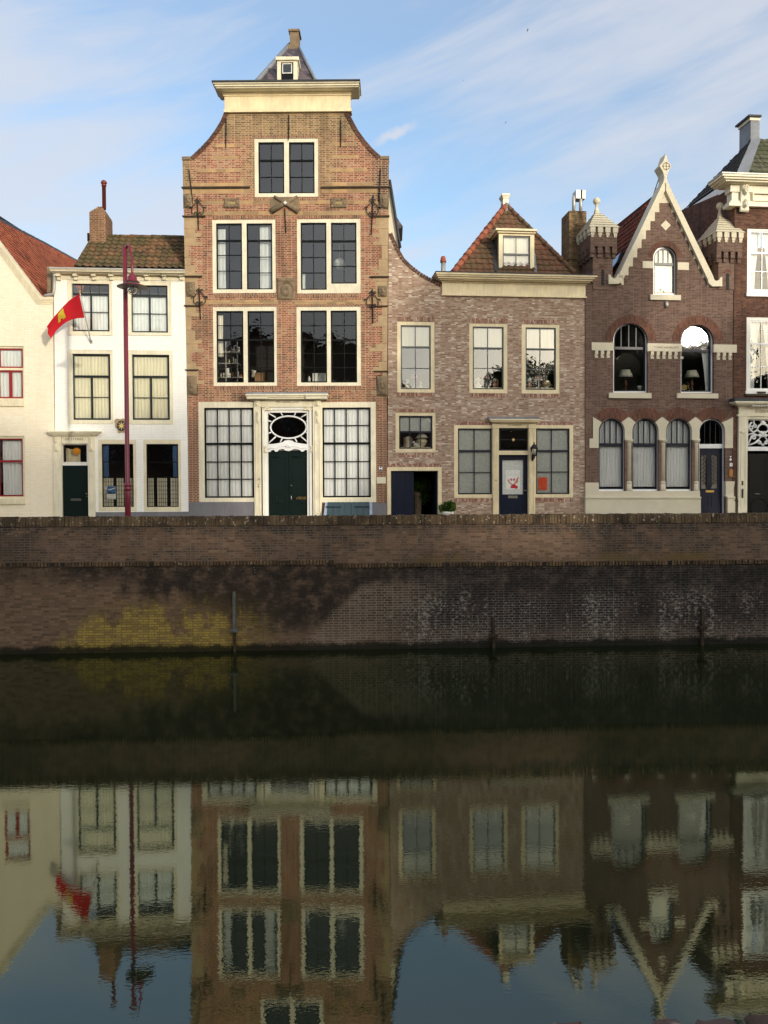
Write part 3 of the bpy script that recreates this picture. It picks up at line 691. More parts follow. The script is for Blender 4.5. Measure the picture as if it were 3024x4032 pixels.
    text('· DE STERRE ·', fr, c2, 605, 889, 185, 18, -.055, 'text_dark', H, 'name_lettering')
    slabs(fr, H, c2, 'plinth', 'plinth_grey', [(778, 1541, 1484, 1600, .03)], back=.0)
    # star plaque
    pl = [(935, 735), (950, 722), (985, 726), (1000, 720), (1030, 726), (1048, 738), (1046, 770), (1040, 800), (1034, 836), (1000, 832), (965, 838), (962, 810), (942, 790), (940, 760)]
    g = MB(); g.prism(fr.poly(c2, pl, -.05), -.05, .01); plq = g.build('star_plaque', M['sandstone'], H)
    c = fr.P(c2(992, 781), -.055); b = MB(); b.lathe([(.19, 0), (.19, .012)], 0, 0, 0, 24); b.v = [(c[0]+v[0]*.9, -.05-v[2], c[1]+v[1]*1.05) for v in b.v]; b.build('plaque_field', M['slate_sash'], plq)
    st = []
    for k in range(16):
        rr = .16 if k % 2 == 0 else .05
        st.append((c[0]+rr*math.cos(math.pi*k/8+math.pi/2), c[1]+rr*1.1*math.sin(math.pi*k/8+math.pi/2)))
    MB().prism(st, -.085, -.06).build('star', M['gilt'], plq)
    # cornice with gutter and brackets
    slabs(fr, H, c1, 'cornice', 'pale_cream', [(404, 1507, 872, 882, .46), (412, 1507, 882, 893, .42), (425, 1507, 893, 906, .30), (440, 1507, 906, 918, .06), (440, 1507, 918, 958, .035)], back=.2)
    b = MB()
    for x in (476, 614, 764, 906, 1050, 1195, 1338, 1480):
        r = fr.rect(c1, x-20, x+16, 902, 952, d=-.2); b.box(r[0], r[1], -.24, .0, (r[2]+r[3])/2, r[3]); b.box(r[0]+.02, r[1]-.02, -.13, .0, r[2], (r[2]+r[3])/2); b.cut()
    b.build_each('cornice_bracket', M['pale_cream'], H)
    r = fr.rect(c1, 400, 1507, 862, 873, d=-.5); MB().box(r[0], r[1], -.5, .1, r[2], r[3]).build('gutter', M['zinc'], H)
    r = fr.rect(c1, 384, 436, 848, 1062, d=.12); MB().box(r[0], r[1]+.1, .12, .9, r[2], r[3]).build('lead_cheek', M['grey_stone'], H)
    p = lambda x, y, d: fr.P3(c1(x, y), d)
    MB().tube([p(443, 905, -.2), p(443, 930, -.14), p(442, 1040, -.14), p(436, 1072, -.14), p(400, 1080, -.1), p(360, 1088, -.1)], .055, 10).build('downpipe', M['zinc'], H)
    # roof
    z0 = fr.Z(c1, 900, 862, .1); p0 = Vector((0, .1, z0)); ev = Vector((0, math.cos(R(42)), math.sin(R(42)))); n = Vector((1, 0, 0)).cross(ev)
    A = lambda x, y: fr.on(c1(x, y), p0, n)
    pol = [A(610, 858), A(1510, 866), A(1502, 606), A(900, 600), A(735, 648)]
    tiles('roof', 'tile_brown', H, p0, (1, 0, 0), ev, pol, w=.25, h=.31, seed=5, lift=.05, amp=.05, sag=.012)
    ridge_tiles('ridge_tiles', 'tile_brown', H, A(895, 606), A(1502, 612), .09); b = MB()
    b.tube([pol[0]+Vector((0, 0, .04)), pol[4]+Vector((0, 0, .04)), A(895, 600)], .04, 8); b.build('verge', M['tile_brown'], H)
    yb = pol[3].y
    m = MB(); zr = pol[3].z; xl, xr = outl[0][0], outl[1][0]
    m.quad((xl, yb*2, z0), (xr, yb*2, z0), (xr, yb, zr-.05), (pol[4].x+.2, yb, zr-.05)); m.build('roof_back', M['tile_brown'], H)
    # chimney
    cy = pol[4].y-.1; X = lambda x, y: fr.P(c1(x, y), cy)
    x0, x1 = X(730, 500)[0], X(862, 500)[0]; za, zb = X(800, 668)[1]-.3, X(800, 405)[1]; dp = 1.15
    ch = MB(); ch.box(x0, x1, cy, cy+dp, za, zb)
    zs = X(800, 342)[1]; N = 5
    for k in range(N):
        g = (k+.6)*.055; ch.box(x0+g, x1-g*.7, cy+g, cy+dp-g, zb+(zs-zb)*k/N, zb+(zs-zb)*(k+1)/N)
    chim = ch.build('chimney', M['chimney_brick'], H)
    xc = X(826, 250)[0]; zt = X(826, 160)[1]
    f = MB(); f.lathe([(.075, zs-.05), (.075, zt), (.095, zt), (.095, zt+.05), (.075, zt+.05), (.07, zt+.08), (.115, zt+.1), (.12, zt+.13), (.1, zt+.19), (.05, zt+.23), (.01, zt+.24)], xc, cy+.45, 0, 16)
    f.build('flue_pipe', M['copper'], chim)
    r = fr.rect(c1, 712, 732, 575, 640, d=cy+.3); MB().box(r[0], r[1], cy+.3, cy+.7, r[2], r[3]).build('flue_outlet', M['iron'], chim)
    m = MB(); m.quad((xl, .4, 0), (xl, yb*2, 0), (xl, yb*2, z0), (xl, .4, z0)); m.quad((xl, yb*2, 0), (xr, yb*2, 0), (xr, yb*2, z0), (xl, yb*2, z0)); m.build('side_walls', M['white_brick'], H)
    interior(fr, H, c2, 460, 1500, -200, (140, 800))
    return H
house_white()
# ================================================================== tall brick gable house
def house_tall():
    fr = F3; H = thing('tall_gable_house', 'tall old red brick house with curved gable, cream cornice and green double doors', 'house', fr.M)
    holes = []
    L = [(118, 1120), (118, 1010)]
    out = fr.poly(c5, [(118, 1140), (1555, 1140)]) + fr.poly(c4, [(1555, 1585), (1558, 1200), (1560, 850), (1566, 300)]) + fr.poly(c3, [(1569, 1200), (1568, 990), (1508, 992), (1450, 935), (1398, 875), (1345, 802), (1302, 722), (1272, 662),
        (378, 662), (350, 733), (312, 798), (262, 866), (202, 930), (128, 1000), (70, 994), (76, 1250)]) + fr.poly(c4, [(82, 300), (90, 700), (97, 1100), (108, 1560)])
    sm, fm = 'black', 'pale_cream'
    C2 = lambda x0, x1, y0, y1, v, hs: (x0, x1, y0, y1, [v], hs)
    window(fr, H, c3, (594, 1057, 857, 1280), [C2(623, 810, 887, 1258, 716, [(1018, .07), 1138]), C2(845, 1030, 887, 1258, 937, [(1018, .07), 1138])], fm, sm, holes, y=.02)
    W3 = window(fr, H, c4, (288, 748, 302, 836), [C2(318, 505, 333, 812, 411, [(457, .07), 562, 676]), C2(538, 724, 333, 812, 630, [(457, .07), 575, 690])], fm, sm, holes, y=.02,
           curtains=[('wave', 'curtain', (325, 384, 375, 812), .1), ('wave', 'curtain', (632, 716, 345, 806), .1)])
    window(fr, H, c4, (903, 1365, 297, 838), [C2(930, 1117, 328, 815, 1022, [(460, .07), 578, 690]), C2(1150, 1335, 328, 770, 1243, [(460, .07), 528, 642])], fm, sm, holes, y=.02,
           curtains=[('wave', 'curtain', (935, 962, 700, 812), .1)])
    window(fr, H, c4, (294, 757, 935, 1510), [C2(320, 515, 968, 1487, 421, [1073, (1177, .07), 1278, 1378]), C2(545, 738, 968, 1487, 640, [1073, (1177, .07), 1278, 1378])], fm, sm, holes, y=.02, gl='glass_low',
           curtains=[('wave', 'cream_curtain', (326, 366, 1000, 1300), .15)])
    window(fr, H, c4, (900, 1367, 935, 1510), [C2(930, 1120, 965, 1487, 1026, [1073, (1178, .07), 1275, 1378]), C2(1148, 1338, 965, 1487, 1246, [1073, (1178, .07), 1275, 1378])], fm, sm, holes, y=.02, gl='glass_low')
    V4 = lambda x0, x1, hs: [x0+(x1-x0)*k/4 for k in (1, 2, 3)]
    cu = lambda x0, x1, y0, y1: [('wave', 'curtain', (x0+(x1-x0)*k/4+2, x0+(x1-x0)*(k+1)/4-2, y0, y1)) for k in range(4)]
    window(fr, H, c5, (190, 598, 190, 915), [(232, 590, 232, 885, [327, 412, 499], [362, (493, .08), 624, 750])], fm, sm, holes, y=-.02, stile=.06, bar=.035, curtains=cu(242, 582, 242, 876), gl='glass_low')
    window(fr, H, c5, (1080, 1475, 190, 900), [(1088, 1438, 230, 882, [1178, 1262, 1348], [360, (490, .08), 622, 745])], fm, sm, holes, y=-.02, stile=.06, bar=.035, curtains=cu(1096, 1430, 240, 874), sill=(1074, 1477, 888, 918), gl='glass_low')
    dz = fr.rect(c5, 640, 1020, 235, 1140); holes.append(rp((dz[0], dz[1], -.08, dz[3])))
    w = MB(); w.prism(out, 0, .5, holes, .3); w.build('wall', M['tall_brick'], H)
    # curved gable coping of dark brick
    def coping(pts):
        a = [Vector((*fr.P(c3(*p)), 0)) for p in pts]; b = MB(); nrm = []
        for i in range(len(a)):
            t = (a[min(i+1, len(a)-1)]-a[max(i-1, 0)]).normalized(); nrm.append(Vector((-t.y, t.x, 0)))
        for i in range(len(a)-1):
            n = 3
            for k in range(n):
                p, q = a[i].lerp(a[i+1], k/n), a[i].lerp(a[i+1], (k+.9)/n); np_, nq = nrm[i].lerp(nrm[i+1], k/n), nrm[i].lerp(nrm[i+1], (k+.9)/n)
                if nrm[0].y < 0: np_, nq = -np_, -nq
                c = [p-np_*.14, q-nq*.14, q+nq*.02, p+np_*.02]; b.prism([(v.x, v.y) for v in c], -.03, .5)
        b.build('gable_coping', M['dark_brick'], H)
    coping([(380, 664), (352, 733), (314, 796), (264, 864), (204, 928), (130, 998)]); coping([(1270, 664), (1300, 722), (1343, 802), (1396, 875), (1448, 935), (1508, 990)])
    slabs(fr, H, c3, 'shoulder_stone', 'grey_stone', [(66, 132, 988, 1010, .04), (1506, 1571, 984, 1006, .04)], back=.5, each=True)
    # entablature under the cornice
    slabs(fr, H, c3, 'entablature', 'yellow_cream', [(376, 1290, 545, 642, .06), (370, 1298, 642, 662, .12), (366, 1296, 528, 545, .1), (358, 1303, 512, 528, .16), (352, 1307, 496, 512, .22)], back=.3)
    slabs(fr, H, c3, 'cornice', 'pale_cream', [(322, 1344, 488, 498, .38), (312, 1348, 474, 488, .46), (304, 1352, 455, 474, .52), (292, 1356, 440, 455, .58)], back=.5)
    slabs(fr, H, c3, 'gutter', 'dark_lead', [(282, 1360, 430, 440, .64)], back=.6)
    # roof pyramid with dormer and chimney
    y0 = .8; zb = fr.Z(c3, 820, 440, y0)
    A = lambda x, y, d: fr.P3(c3(x, y), d)
    b0, b1 = A(578, 440, y0), A(1060, 440, y0); ap0 = A(850, 176, 3.2); ap1 = A(905, 176, 3.2)
    b = MB(); b.quad(b0-Vector((0, 0, .3)), b1-Vector((0, 0, .3)), ap1, ap0); bl = b0+Vector((.2, 9, -.3)); br = b1+Vector((-.2, 9, -.3)); cl = ap0+Vector((0, 3.5, 0)); cr_ = ap1+Vector((0, 3.5, 0))
    b.quad(b1-Vector((0, 0, .3)), br, cr_, ap1); b.quad(bl, b0-Vector((0, 0, .3)), ap0, cl); b.quad(br, bl, cl, cr_); b.quad(ap0, ap1, cr_, cl)
    roof = b.build('roof', M['slate'], H)
    MB().tube([b0+Vector((0, 0, -.2)), ap0], .09, 8).build('hip_lead', M['lead'], roof); MB().tube([b1+Vector((0, 0, -.2)), ap1], .06, 8).build('hip_lead', M['lead'], roof)
    r = fr.rect(c3, 850, 914, 70, 190, d=3.0); cb = MB(); cb.box(r[0], r[1], 3.0, 3.0+.6, r[2]-.2, r[3]); cb.box(r[0]-.05, r[1]+.05, 2.94, 3.68, r[3]-.06, r[3]+.02); cb.box(r[0]-.04, r[1]+.04, 2.96, 3.66, r[2]-.25, r[2]+.06); cb.build('chimney', M['grey_stone'], roof)
    d = 1.1; o = fr.rect(c3, 758, 905, 270, 440, d=d); g = fr.rect(c3, 786, 876, 304, 440, d=d)
    q = MB(); q.prism(rp((o[0], o[1], o[2]-.4, o[3]-.12)), d, d+1.6, [rp((g[0], g[1], g[2]-.3, g[3]))], .12); q.box(o[0]-.05, o[1]+.06, d-.08, d+1.8, o[3]-.12, o[3]); dm = q.build('dormer', M['pale_cream'], roof)
    q = MB(); q.box(g[0], g[1], d+.06, d+.1, g[2]-.3, g[3]); i = fr.rect(c3, 795, 866, 312, 385, d=d+.03); q.build('dormer_shutter', M['black'], dm)
    q = MB(); q.frame(i, .03, d+.03, d+.06); q.build('dormer_sash', M['white'], dm); MB().box(i[0]+.03, i[1]-.03, d+.045, d+.055, i[2]+.03, i[3]-.03).build('dormer_pane', M['slate_sash'], dm)
    # layered stone bands, window heads and string mouldings
    s = MB()
    def band(cr, items, pr=.006, mb=s):
        for (x0, x1, y_0, y_1) in items:
            r = fr.rect(cr, x0, x1, y_0, y_1); mb.box(r[0], r[1], -pr, .03, r[2], r[3]); mb.cut()
    band(c3, [(290, 508, 898, 922), (275, 480, 984, 1008), (180, 505, 1078, 1104), (105, 540, 1178, 1203), (485, 525, 1140, 1180), (1140, 1335, 888, 914), (1128, 1350, 976, 1002), (1138, 1412, 1073, 1100), (1105, 1455, 1176, 1202),
              (80, 565, 1220, 1255), (1080, 1485, 1220, 1252), (150, 372, 1308, 1333), (486, 712, 1308, 1333), (920, 1148, 1308, 1333), (1262, 1490, 1308, 1333)])
    band(c4, [(140, 758, 243, 272), (758, 1420, 243, 272), (150, 762, 886, 918), (885, 1480, 886, 918)])
    s.build_each('stone_band', M['band_stone'], H)
    k = MB()
    band(c4, [(292, 748, 277, 297), (905, 1360, 273, 293), (292, 750, 838, 868), (905, 1365, 842, 870), (300, 757, 920, 934), (903, 1365, 920, 934), (305, 765, 1514, 1542), (908, 1367, 1514, 1542)], .004, k)
    band(c3, [(595, 715, 1286, 1308), (918, 1052, 1286, 1308), (590, 1060, 838, 856)], .004, k)
    k.build_each('brick_course', M['tall_soldier'], H)
    q = MB(); rn = random.Random(4)
    for side in (0, 1):
        y = 288
        while y < 1580:
            h = rn.choice((60, 85, 100, 72)); wide = rn.random() < .5; y2 = min(y+h, 1580)
            ex = (lambda yy: 82+(yy-288)*.0195) if side == 0 else (lambda yy: 1564-(yy-288)*.007)
            wd = (rn.uniform(58, 110) if wide else rn.uniform(26, 44)); e = ex((y+y2)/2)
            r = fr.rect(c4, e-1 if side == 0 else e-wd, e+wd if side == 0 else e+1, y, y2-3)
            q.box(r[0], r[1], -.007-.003*rn.random(), .03, r[2], r[3])
            if wide: 
                r2 = fr.rect(c4, e+wd if side == 0 else e-wd-45, e+wd+45 if side == 0 else e-wd, y2-30, y2-4); q.box(r2[0]+.001, r2[1]-.001, -.0055, .03, r2[2], r2[3])
            q.cut(); y = y2
    q.build_each('quoin', M['sandstone'], H)
    mo = MB()
    for cr, items in ((c3, [(62, 560, 1205, 1219), (1077, 1580, 1203, 1217)]), (c4, [(68, 235, 272, 285), (1430, 1574, 271, 285), (82, 212, 709, 722), (1430, 1570, 712, 725), (82, 188, 922, 935), (1468, 1562, 926, 936), (90, 186, 1389, 1401), (1463, 1564, 1400, 1410)])):
        for (x0, x1, a, b_) in items:
            r = fr.rect(cr, x0, x1, a, b_, d=-.08); mo.box(r[0], r[1], -.08, .03, r[2]+.03, r[3]); mo.box(r[0]+.03, r[1]-.03, -.04, .03, r[2], r[2]+.03); mo.cut()
    mo.build_each('string_moulding', M['dark_stone'], H)
    for cr, x0, x1, a, b_ in ((c3, 82, 142, 1266, 1357), (c3, 1500, 1558, 1266, 1360), (c4, 97, 162, 755, 862), (c4, 1490, 1556, 783, 862), (c4, 104, 176, 1438, 1572), (c4, 1483, 1552, 1440, 1577)):
        r = fr.rect(cr, x0, x1, a, b_, d=-.03); MB().relief((r[0]-.04, r[1]+.04, r[2]-.05, r[3]+.03), -.0, .03, lambda a, b: 1, 3, 3).relief(r, -.028, .14, face_fn, 22, 26).build('carved_head', M['grey_stone'], H)
    for x0, x1, a, b_, tx in ((373, 487, 1290, 1360, 'ORA'), (1147, 1262, 1288, 1362, 'LABORA')):
        r = fr.rect(c3, x0, x1, a, b_, d=-.02); ca = MB().relief(r, -.005, .09, cartouche_fn, 30, 22).build('cartouche', M['grey_stone'], H)
        text(tx, fr, c3, (x0+x1)/2, (a+b_)/2, 50, 15, -.06, 'gilt', ca)
    ct = [(712, 1300), (760, 1286), (880, 1286), (918, 1300), (918, 1383), (905, 1385), (820, 1345), (735, 1388), (712, 1380)]
    g = MB(); g.prism(fr.poly(c3, ct), -.03, .02)
    for a, b_ in (((716, 1385), (906, 1278)), ((916, 1385), (736, 1278))):
        p, q2 = fr.P3(c3(*a), -.05), fr.P3(c3(*b_), -.05); g.tube([p, q2], [.12, .05], 8)
    cs = g.build('crossed_stone', M['grey_stone'], H); c = fr.P3(c3(818, 1328), -.12)
    MB().box(c.x-.06, c.x+.06, -.2, -.1, c.z-.02, c.z+.02).box(c.x-.02, c.x+.02, -.199, -.1, c.z-.06, c.z+.06).build('white_cross', M['white'], cs)
    r = fr.rect(c4, 758, 890, 725, 887, d=0)
    MB().relief(r, 0, .1, lambda a, b: .35+.6*abs(math.sin(9*math.hypot(a-.5, (b-.42)*1.2)))*(1 if math.hypot(a-.5, b-.45) < .42 else .4)+(.4 if b > .82 else 0), 28, 32).build('relief_panel', M['grey_stone'], H)
    # iron wall anchors
    def rod(a, b_, cr=c3):
        p, q2 = fr.P3(cr(*a), -.05), fr.P3(cr(*b_), -.05); m = p.lerp(q2, .3)
        MB().tube([p, p.lerp(q2, .05), m, q2], [.009, .02, .022, .015], 6).ball(p.lerp(q2, .55).x, -.05, p.lerp(q2, .55).z, .035).build('wall_anchor', M['iron'], H)
    for a, b_ in (((388, 715), (386, 925)), ((843, 683), (841, 870)), ((1220, 715), (1220, 918)), ((118, 1080), (144, 1308)), ((1508, 1078), (1496, 1312))): rod(a, b_)
    rod((813, 220), (821, 402), c4)
    for a, b_ in (((178, 140), (188, 380)), ((1455, 122), (1443, 412)), ((191, 793), (202, 1028)), ((1449, 802), (1453, 1057))):
        p, q2 = fr.P3(c4(*a), -.06), fr.P3(c4(*b_), -.06); L_ = (p-q2).length; ax = (q2-p)/L_; c = p+ax*(L_*.36); m = MB()
        m.tube([p, p+ax*.1, p+ax*.2, q2], [.008, .035, .024, .016], 6)
        for s_ in (-1, 1):
            pts = [c+Vector((s_*.02, 0, .26)), c+Vector((s_*.1, 0, .2)), c+Vector((s_*.22, 0, .04)), c+Vector((s_*.22, 0, -.12)), c+Vector((s_*.12, 0, -.22)), c+Vector((s_*.02, 0, -.24)), c+Vector((s_*.07, 0, -.1)), c+Vector((s_*.12, 0, -.12)), c+Vector((s_*.1, 0, -.17))]
            m.tube(pts, .015, 6); m.tube([c+Vector((s_*.2, 0, .08)), c+Vector((s_*.29, 0, .06)), c+Vector((s_*.3, 0, .01))], .016, 6); m.tube(spiral((c.x+s_*.07, c.z+.3), .06, .02, 0, 5, 10, c.y), .014, 6)
        m.ball(c.x, c.y, c.z-.23, .05).build('wall_anchor', M['iron'], H)
    # doorway
    slabs(fr, H, c5, 'door_surround', 'pale_cream', [(592, 640, 184, 1100, .1), (1018, 1080, 184, 1100, .1), (640, 1018, 184, 226, .08)], back=.1)
    pi = MB()
    for x0, x1 in ((603, 632), (1032, 1070)):
        r = fr.rect(c5, x0, x1, 262, 995, d=-.11); pi.frame(r, .025, -.125, -.09); pi.cut()
    pi.build_each('pilaster_panel', M['pale_cream'], H)
    inn = MB(); r = fr.rect(c5, 652, 1013, 226, 1100, d=-.02); inn.frame((r[0], r[1], -.05, r[3]), .1, -.02, .16, wb=0, wt=.1); r2 = (r[0]+.1, r[1]-.1, -.05, r[3]-.1); inn.frame(r2, .1, .05, .2, wb=0, wt=.1); inn.build('door_frame', M['white'], H)
    slabs(fr, H, c5, 'door_cornice', 'pale_cream', [(528, 1126, 130, 141, .46), (534, 1120, 141, 153, .4), (542, 1112, 153, 166, .34), (560, 1095, 166, 176, .2), (528, 690, 131, 142, .5), (962, 1126, 131, 142, .5), (536, 686, 142, 165, .44), (966, 1118, 142, 165, .44)])
    slabs(fr, H, c5, 'door_cornice_lead', 'lead', [(530, 1122, 117, 130, .44)], back=0)
    for x0, x1, a, b_ in ((588, 638, 172, 222), (1025, 1076, 172, 222), (604, 632, 256, 345), (1036, 1068, 250, 345)):
        r = fr.rect(c5, x0, x1, a, b_, d=-.12); MB().relief(r, -.1, .09, scroll_fn).build('console', M['pale_cream'], H)
    for x0, x1, a, b_ in ((655, 720, 227, 250), (950, 1013, 227, 250), (657, 685, 505, 560), (998, 1018, 505, 560)):
        r = fr.rect(c5, x0, x1, a, b_, d=-.03); MB().relief(r, -.02, .05, scroll_fn, 20, 14).build('carved_corner', M['pale_cream'], H)
    text('Het Gouden Cruys', fr, c5, 833, 190, 165, 22, -.084, 'text_black', H, 'name_lettering'); text('36', fr, c5, 624, 749, 20, 16, -.13, 'text_dark', H, 'house_number', .3)
    # fanlight
    fy = .12; g = fr.rect(c5, 688, 992, 262, 520, d=fy); cc = fr.P(c5(840, 373), fy); rx = (fr.X(c5, 970, 373, fy)-fr.X(c5, 710, 373, fy))/2; rz = (fr.Z(c5, 840, 292, fy)-fr.Z(c5, 840, 453, fy))/2
    F = MB(); F.tube([(cc[0]+rx*math.cos(2*math.pi*k/40), fy, cc[1]+rz*math.sin(2*math.pi*k/40)) for k in range(40)], .033, 8, closed=True)
    for a, b_ in (((690, 268), (748, 302)), ((782, 262), (797, 288)), ((895, 262), (882, 288)), ((988, 268), (930, 302)), ((690, 325), (715, 331)), ((990, 325), (966, 331)), ((690, 418), (716, 410)), ((990, 418), (966, 410)), ((694, 490), (750, 440)), ((780, 480), (797, 452)), ((902, 480), (885, 452)), ((990, 490), (930, 440))):
        F.tube([fr.P3(c5(*a), fy), fr.P3(c5(*b_), fy)], .026, 6)
    F.frame((g[0]-.04, g[1]+.04, g[2]-.1, g[3]+.04), .05, fy-.02, fy+.05, wb=.01); fl = F.build('fanlight', M['white_gloss'], H)
    MB().quad((g[0], fy+.02, g[2]), (g[1], fy+.02, g[2]), (g[1], fy+.02, g[3]), (g[0], fy+.02, g[3])).build('pane', M['glass_low'], fl)
    up = [(686, 497), (745, 492), (800, 480), (812, 470), (840, 465), (868, 470), (880, 480), (940, 492), (1002, 497)]
    lo = [(1002, 550), (985, 553), (975, 540), (962, 535), (950, 548), (935, 550), (925, 540), (915, 535), (880, 530), (850, 545), (820, 543), (800, 530), (770, 535), (762, 548), (745, 550), (735, 538), (718, 538), (708, 552), (690, 553), (684, 548)]
    sb = MB(); sb.prism(fr.poly(c5, up+lo, .04), .04, .14)
    sb.tube([fr.P3(c5(*p), .04) for p in ((690, 535), (715, 520), (745, 528), (775, 512), (820, 508), (840, 500), (862, 508), (905, 512), (935, 528), (968, 520), (1000, 535))], .022, 6)
    for k in range(7):
        a = math.pi*(.12+.76*k/6); c = fr.P(c5(840, 520), .03); sb.tube([(c[0], .03, c[1]), (c[0]+.12*math.cos(a), .02, c[1]+.14*math.sin(a))], [.012, .03], 6)
    sb.build('carved_door_head', M['white_gloss'], H)
    for x0, x1 in ((686, 843), (845, 1002)):
        r = fr.rect(c5, x0, x1, 530, 1100, d=.16); D = MB(); D.box(r[0], r[1], .16, .22, -.05, r[3]+.1)
        a = fr.rect(c5, x0+22, x1-22, 575, 862, d=.15); D.frame(a, .035, .145, .16); b_ = fr.rect(c5, x0+22, x1-22, 878, 1000, d=.15); D.frame(b_, .035, .145, .16)
        xm = (a[0]+a[1])/2; D.tube([(a[0]+.05, .145, a[3]-.05), (a[0]+.2, .14, a[3]-.1), (xm, .14, a[3]-.04), (a[1]-.2, .14, a[3]-.1), (a[1]-.05, .145, a[3]-.05)], .018, 6)
        for s_ in (-1, 1): D.tube(spiral((xm+s_*.15, b_[3]-.13), .14, .03, math.pi/2, math.pi/2+s_*4.4, 14, .145), .016, 6)
        D.tube([(xm-.2, .145, b_[3]-.1), (xm-.1, .14, b_[3]-.2), (xm, .14, b_[3]-.24), (xm+.1, .14, b_[3]-.2), (xm+.2, .145, b_[3]-.1)], .016, 6)
        do = D.build('door_leaf', M['door_green'], H)
        if x0 > 700:
            q = fr.rect(c5, 897, 968, 877, 896, d=.13); MB().box(q[0], q[1], .135, .15, q[2], q[3]).build('letter_plate', M['brass'], do)
            p = fr.P(c5(861, 797), .1); MB().ball(p[0], .1, p[1], .035).tube([(p[0], .1, p[1]), (p[0], .15, p[1])], .015).build('door_knob', M['steel'], do)
            p = fr.P(c5(861, 888), .12); MB().tube([(p[0], .14, p[1]+.12), (p[0], .11, p[1]+.06), (p[0], .11, p[1]-.06), (p[0], .14, p[1]-.12)], [.02, .022, .028, .015]).build('door_pull', M['steel'], do)
    p = fr.P(c5(623, 803), -.12); MB().lathe([(.035, 0), (.03, .02), (.015, .03)], 0, 0, 0).build('bell_knob', M['brass'], H).matrix_local = Matrix.Translation((p[0], -.1, p[1])) @ Matrix.Rotation(R(90), 4, 'X')
    slabs(fr, H, c5, 'name_slot', 'brass', [(615, 632, 785, 789, .11)])
    slabs(fr, H, c5, 'plinth', 'plinth_grey', [(118, 592, 916, 1140, .035), (1448, 1556, 922, 1140, .035)], back=0, each=True)
    # cellar hatch sloping out under the right window
    z0, z1 = -.0, fr.Z(c5, 1270, 918, -.15); xa, xb = fr.X(c5, 1108, 960, -.3), fr.X(c5, 1448, 960, -.3); hh = MB()
    S_ = lambda x, t, o=0: Vector((x, -.75+(.62)*t-o, z0+(z1-z0)*t+o*.6))
    hh.hexa([S_(xa-.1, 0), S_(xa+.05, 0), S_(xa+.07, 1), S_(xa-.02, 1)], [Vector((v.x, 0, v.z)) for v in (S_(xa-.1, 0), S_(xa+.05, 0), S_(xa+.07, 1), S_(xa-.02, 1))])
    hh.hexa([S_(xb-.1, 0), S_(xb+.02, 0), S_(xb, 1), S_(xb-.1, 1)], [Vector((v.x, 0, v.z)) for v in (S_(xb-.1, 0), S_(xb+.02, 0), S_(xb, 1), S_(xb-.1, 1))])
    ha = hh.build('cellar_hatch', M['hatch_blue'], H); bo = MB(); N = 7
    for k in range(N):
        a, b_ = xa+.07+(xb-xa-.18)*k/N, xa+.07+(xb-xa-.18)*(k+.96)/N
        bo.hexa([S_(a, 0, .02), S_(b_, 0, .02), S_(b_, 1, .02), S_(a, 1, .02)], [S_(a, 0, -.02), S_(b_, 0, -.02), S_(b_, 1, -.02), S_(a, 1, -.02)])
    bo.build('hatch_boards', M['hatch_green'], ha)
    for x in (1170, 1378):
        xx = fr.X(c5, x, 930, -.2); MB().tube([S_(xx-.26, .82, .035), S_(xx+.26, .82, .035)], .018, 6).ball(*S_(xx-.26, .82, .04), .03).build('hinge', M['iron'], ha)
    sh = [(1498, 659), (1520, 659), (1521, 676), (1518, 683), (1509, 692), (1500, 683), (1497, 676)]
    g = MB().prism(fr.poly(c5, sh, -.02), -.02, 0).build('shield_sign', M['white'], H); bl = flat('shield_blue', S(70, 104, 156)); M['shield_blue'] = bl
    MB().prism(fr.poly(c5, [(1500, 659.5), (1519, 659.5), (1509, 672)], -.022), -.024, -.02).prism(fr.poly(c5, [(1509, 673), (1518, 682), (1509, 691), (1500, 682)], -.022), -.024, -.02).build('shield_marks', bl, g)
    slabs(fr, H, c5, 'name_plate', 'blind', [(1481, 1547, 735, 781, .03)], back=0)
    # side wall and gutter seen past the right shoulder
    pts = fr.poly(c6, [(92, 20), (106, 90), (128, 230), (160, 420), (176, 506), (150, 500), (120, 420), (92, 400)], .9)
    MB().prism(pts, .9, 1.5).build('side_gable', M['pale_cream'], H)
    MB().tube([fr.P3(c6(*p), .8) for p in ((100, 15), (118, 120), (140, 265), (160, 400), (177, 508))], .05, 8).build('side_gutter', M['dark_lead'], H)
    m = MB(); xa, xb = out[0][0], out[1][0]-.05; zt = fr.Z(c3, 820, 1000)
    zt -= 2; xa += .12
    m.quad((xa, .5, 0), (xa, 10, 0), (xa, 10, zt), (xa, .5, zt)); m.quad((xb, .5, 0), (xb, 10, 0), (xb, 10, zt), (xb, .5, zt)); m.quad((xa, 10, 0), (xb, 10, 0), (xb, 10, zt), (xa, 10, zt)); m.build('side_walls', M['dark_brick'], H)
    zr = b0.z-.32; m = MB(); T_ = Vector((0, 0, .12))
    for xe, bx in ((xa-.05, b0.x), (xb+.02, b1.x)):
        q_ = [Vector((xe, .5, zt)), Vector((bx, .5, zr)), Vector((bx, 9.8, zr)), Vector((xe, 9.8, zt))]; m.hexa(q_, [v+T_ for v in q_])
    q_ = [Vector((b0.x, 9.8, zr)), Vector((b1.x, 9.8, zr)), Vector((xb, 9.8, zt)), Vector((xa, 9.8, zt))]; m.quad(*q_); m.build('main_roof', M['slate'], H)
    q = fr.poly(c6, [(92, 500), (92, 200), (175, 500)], 1.6)
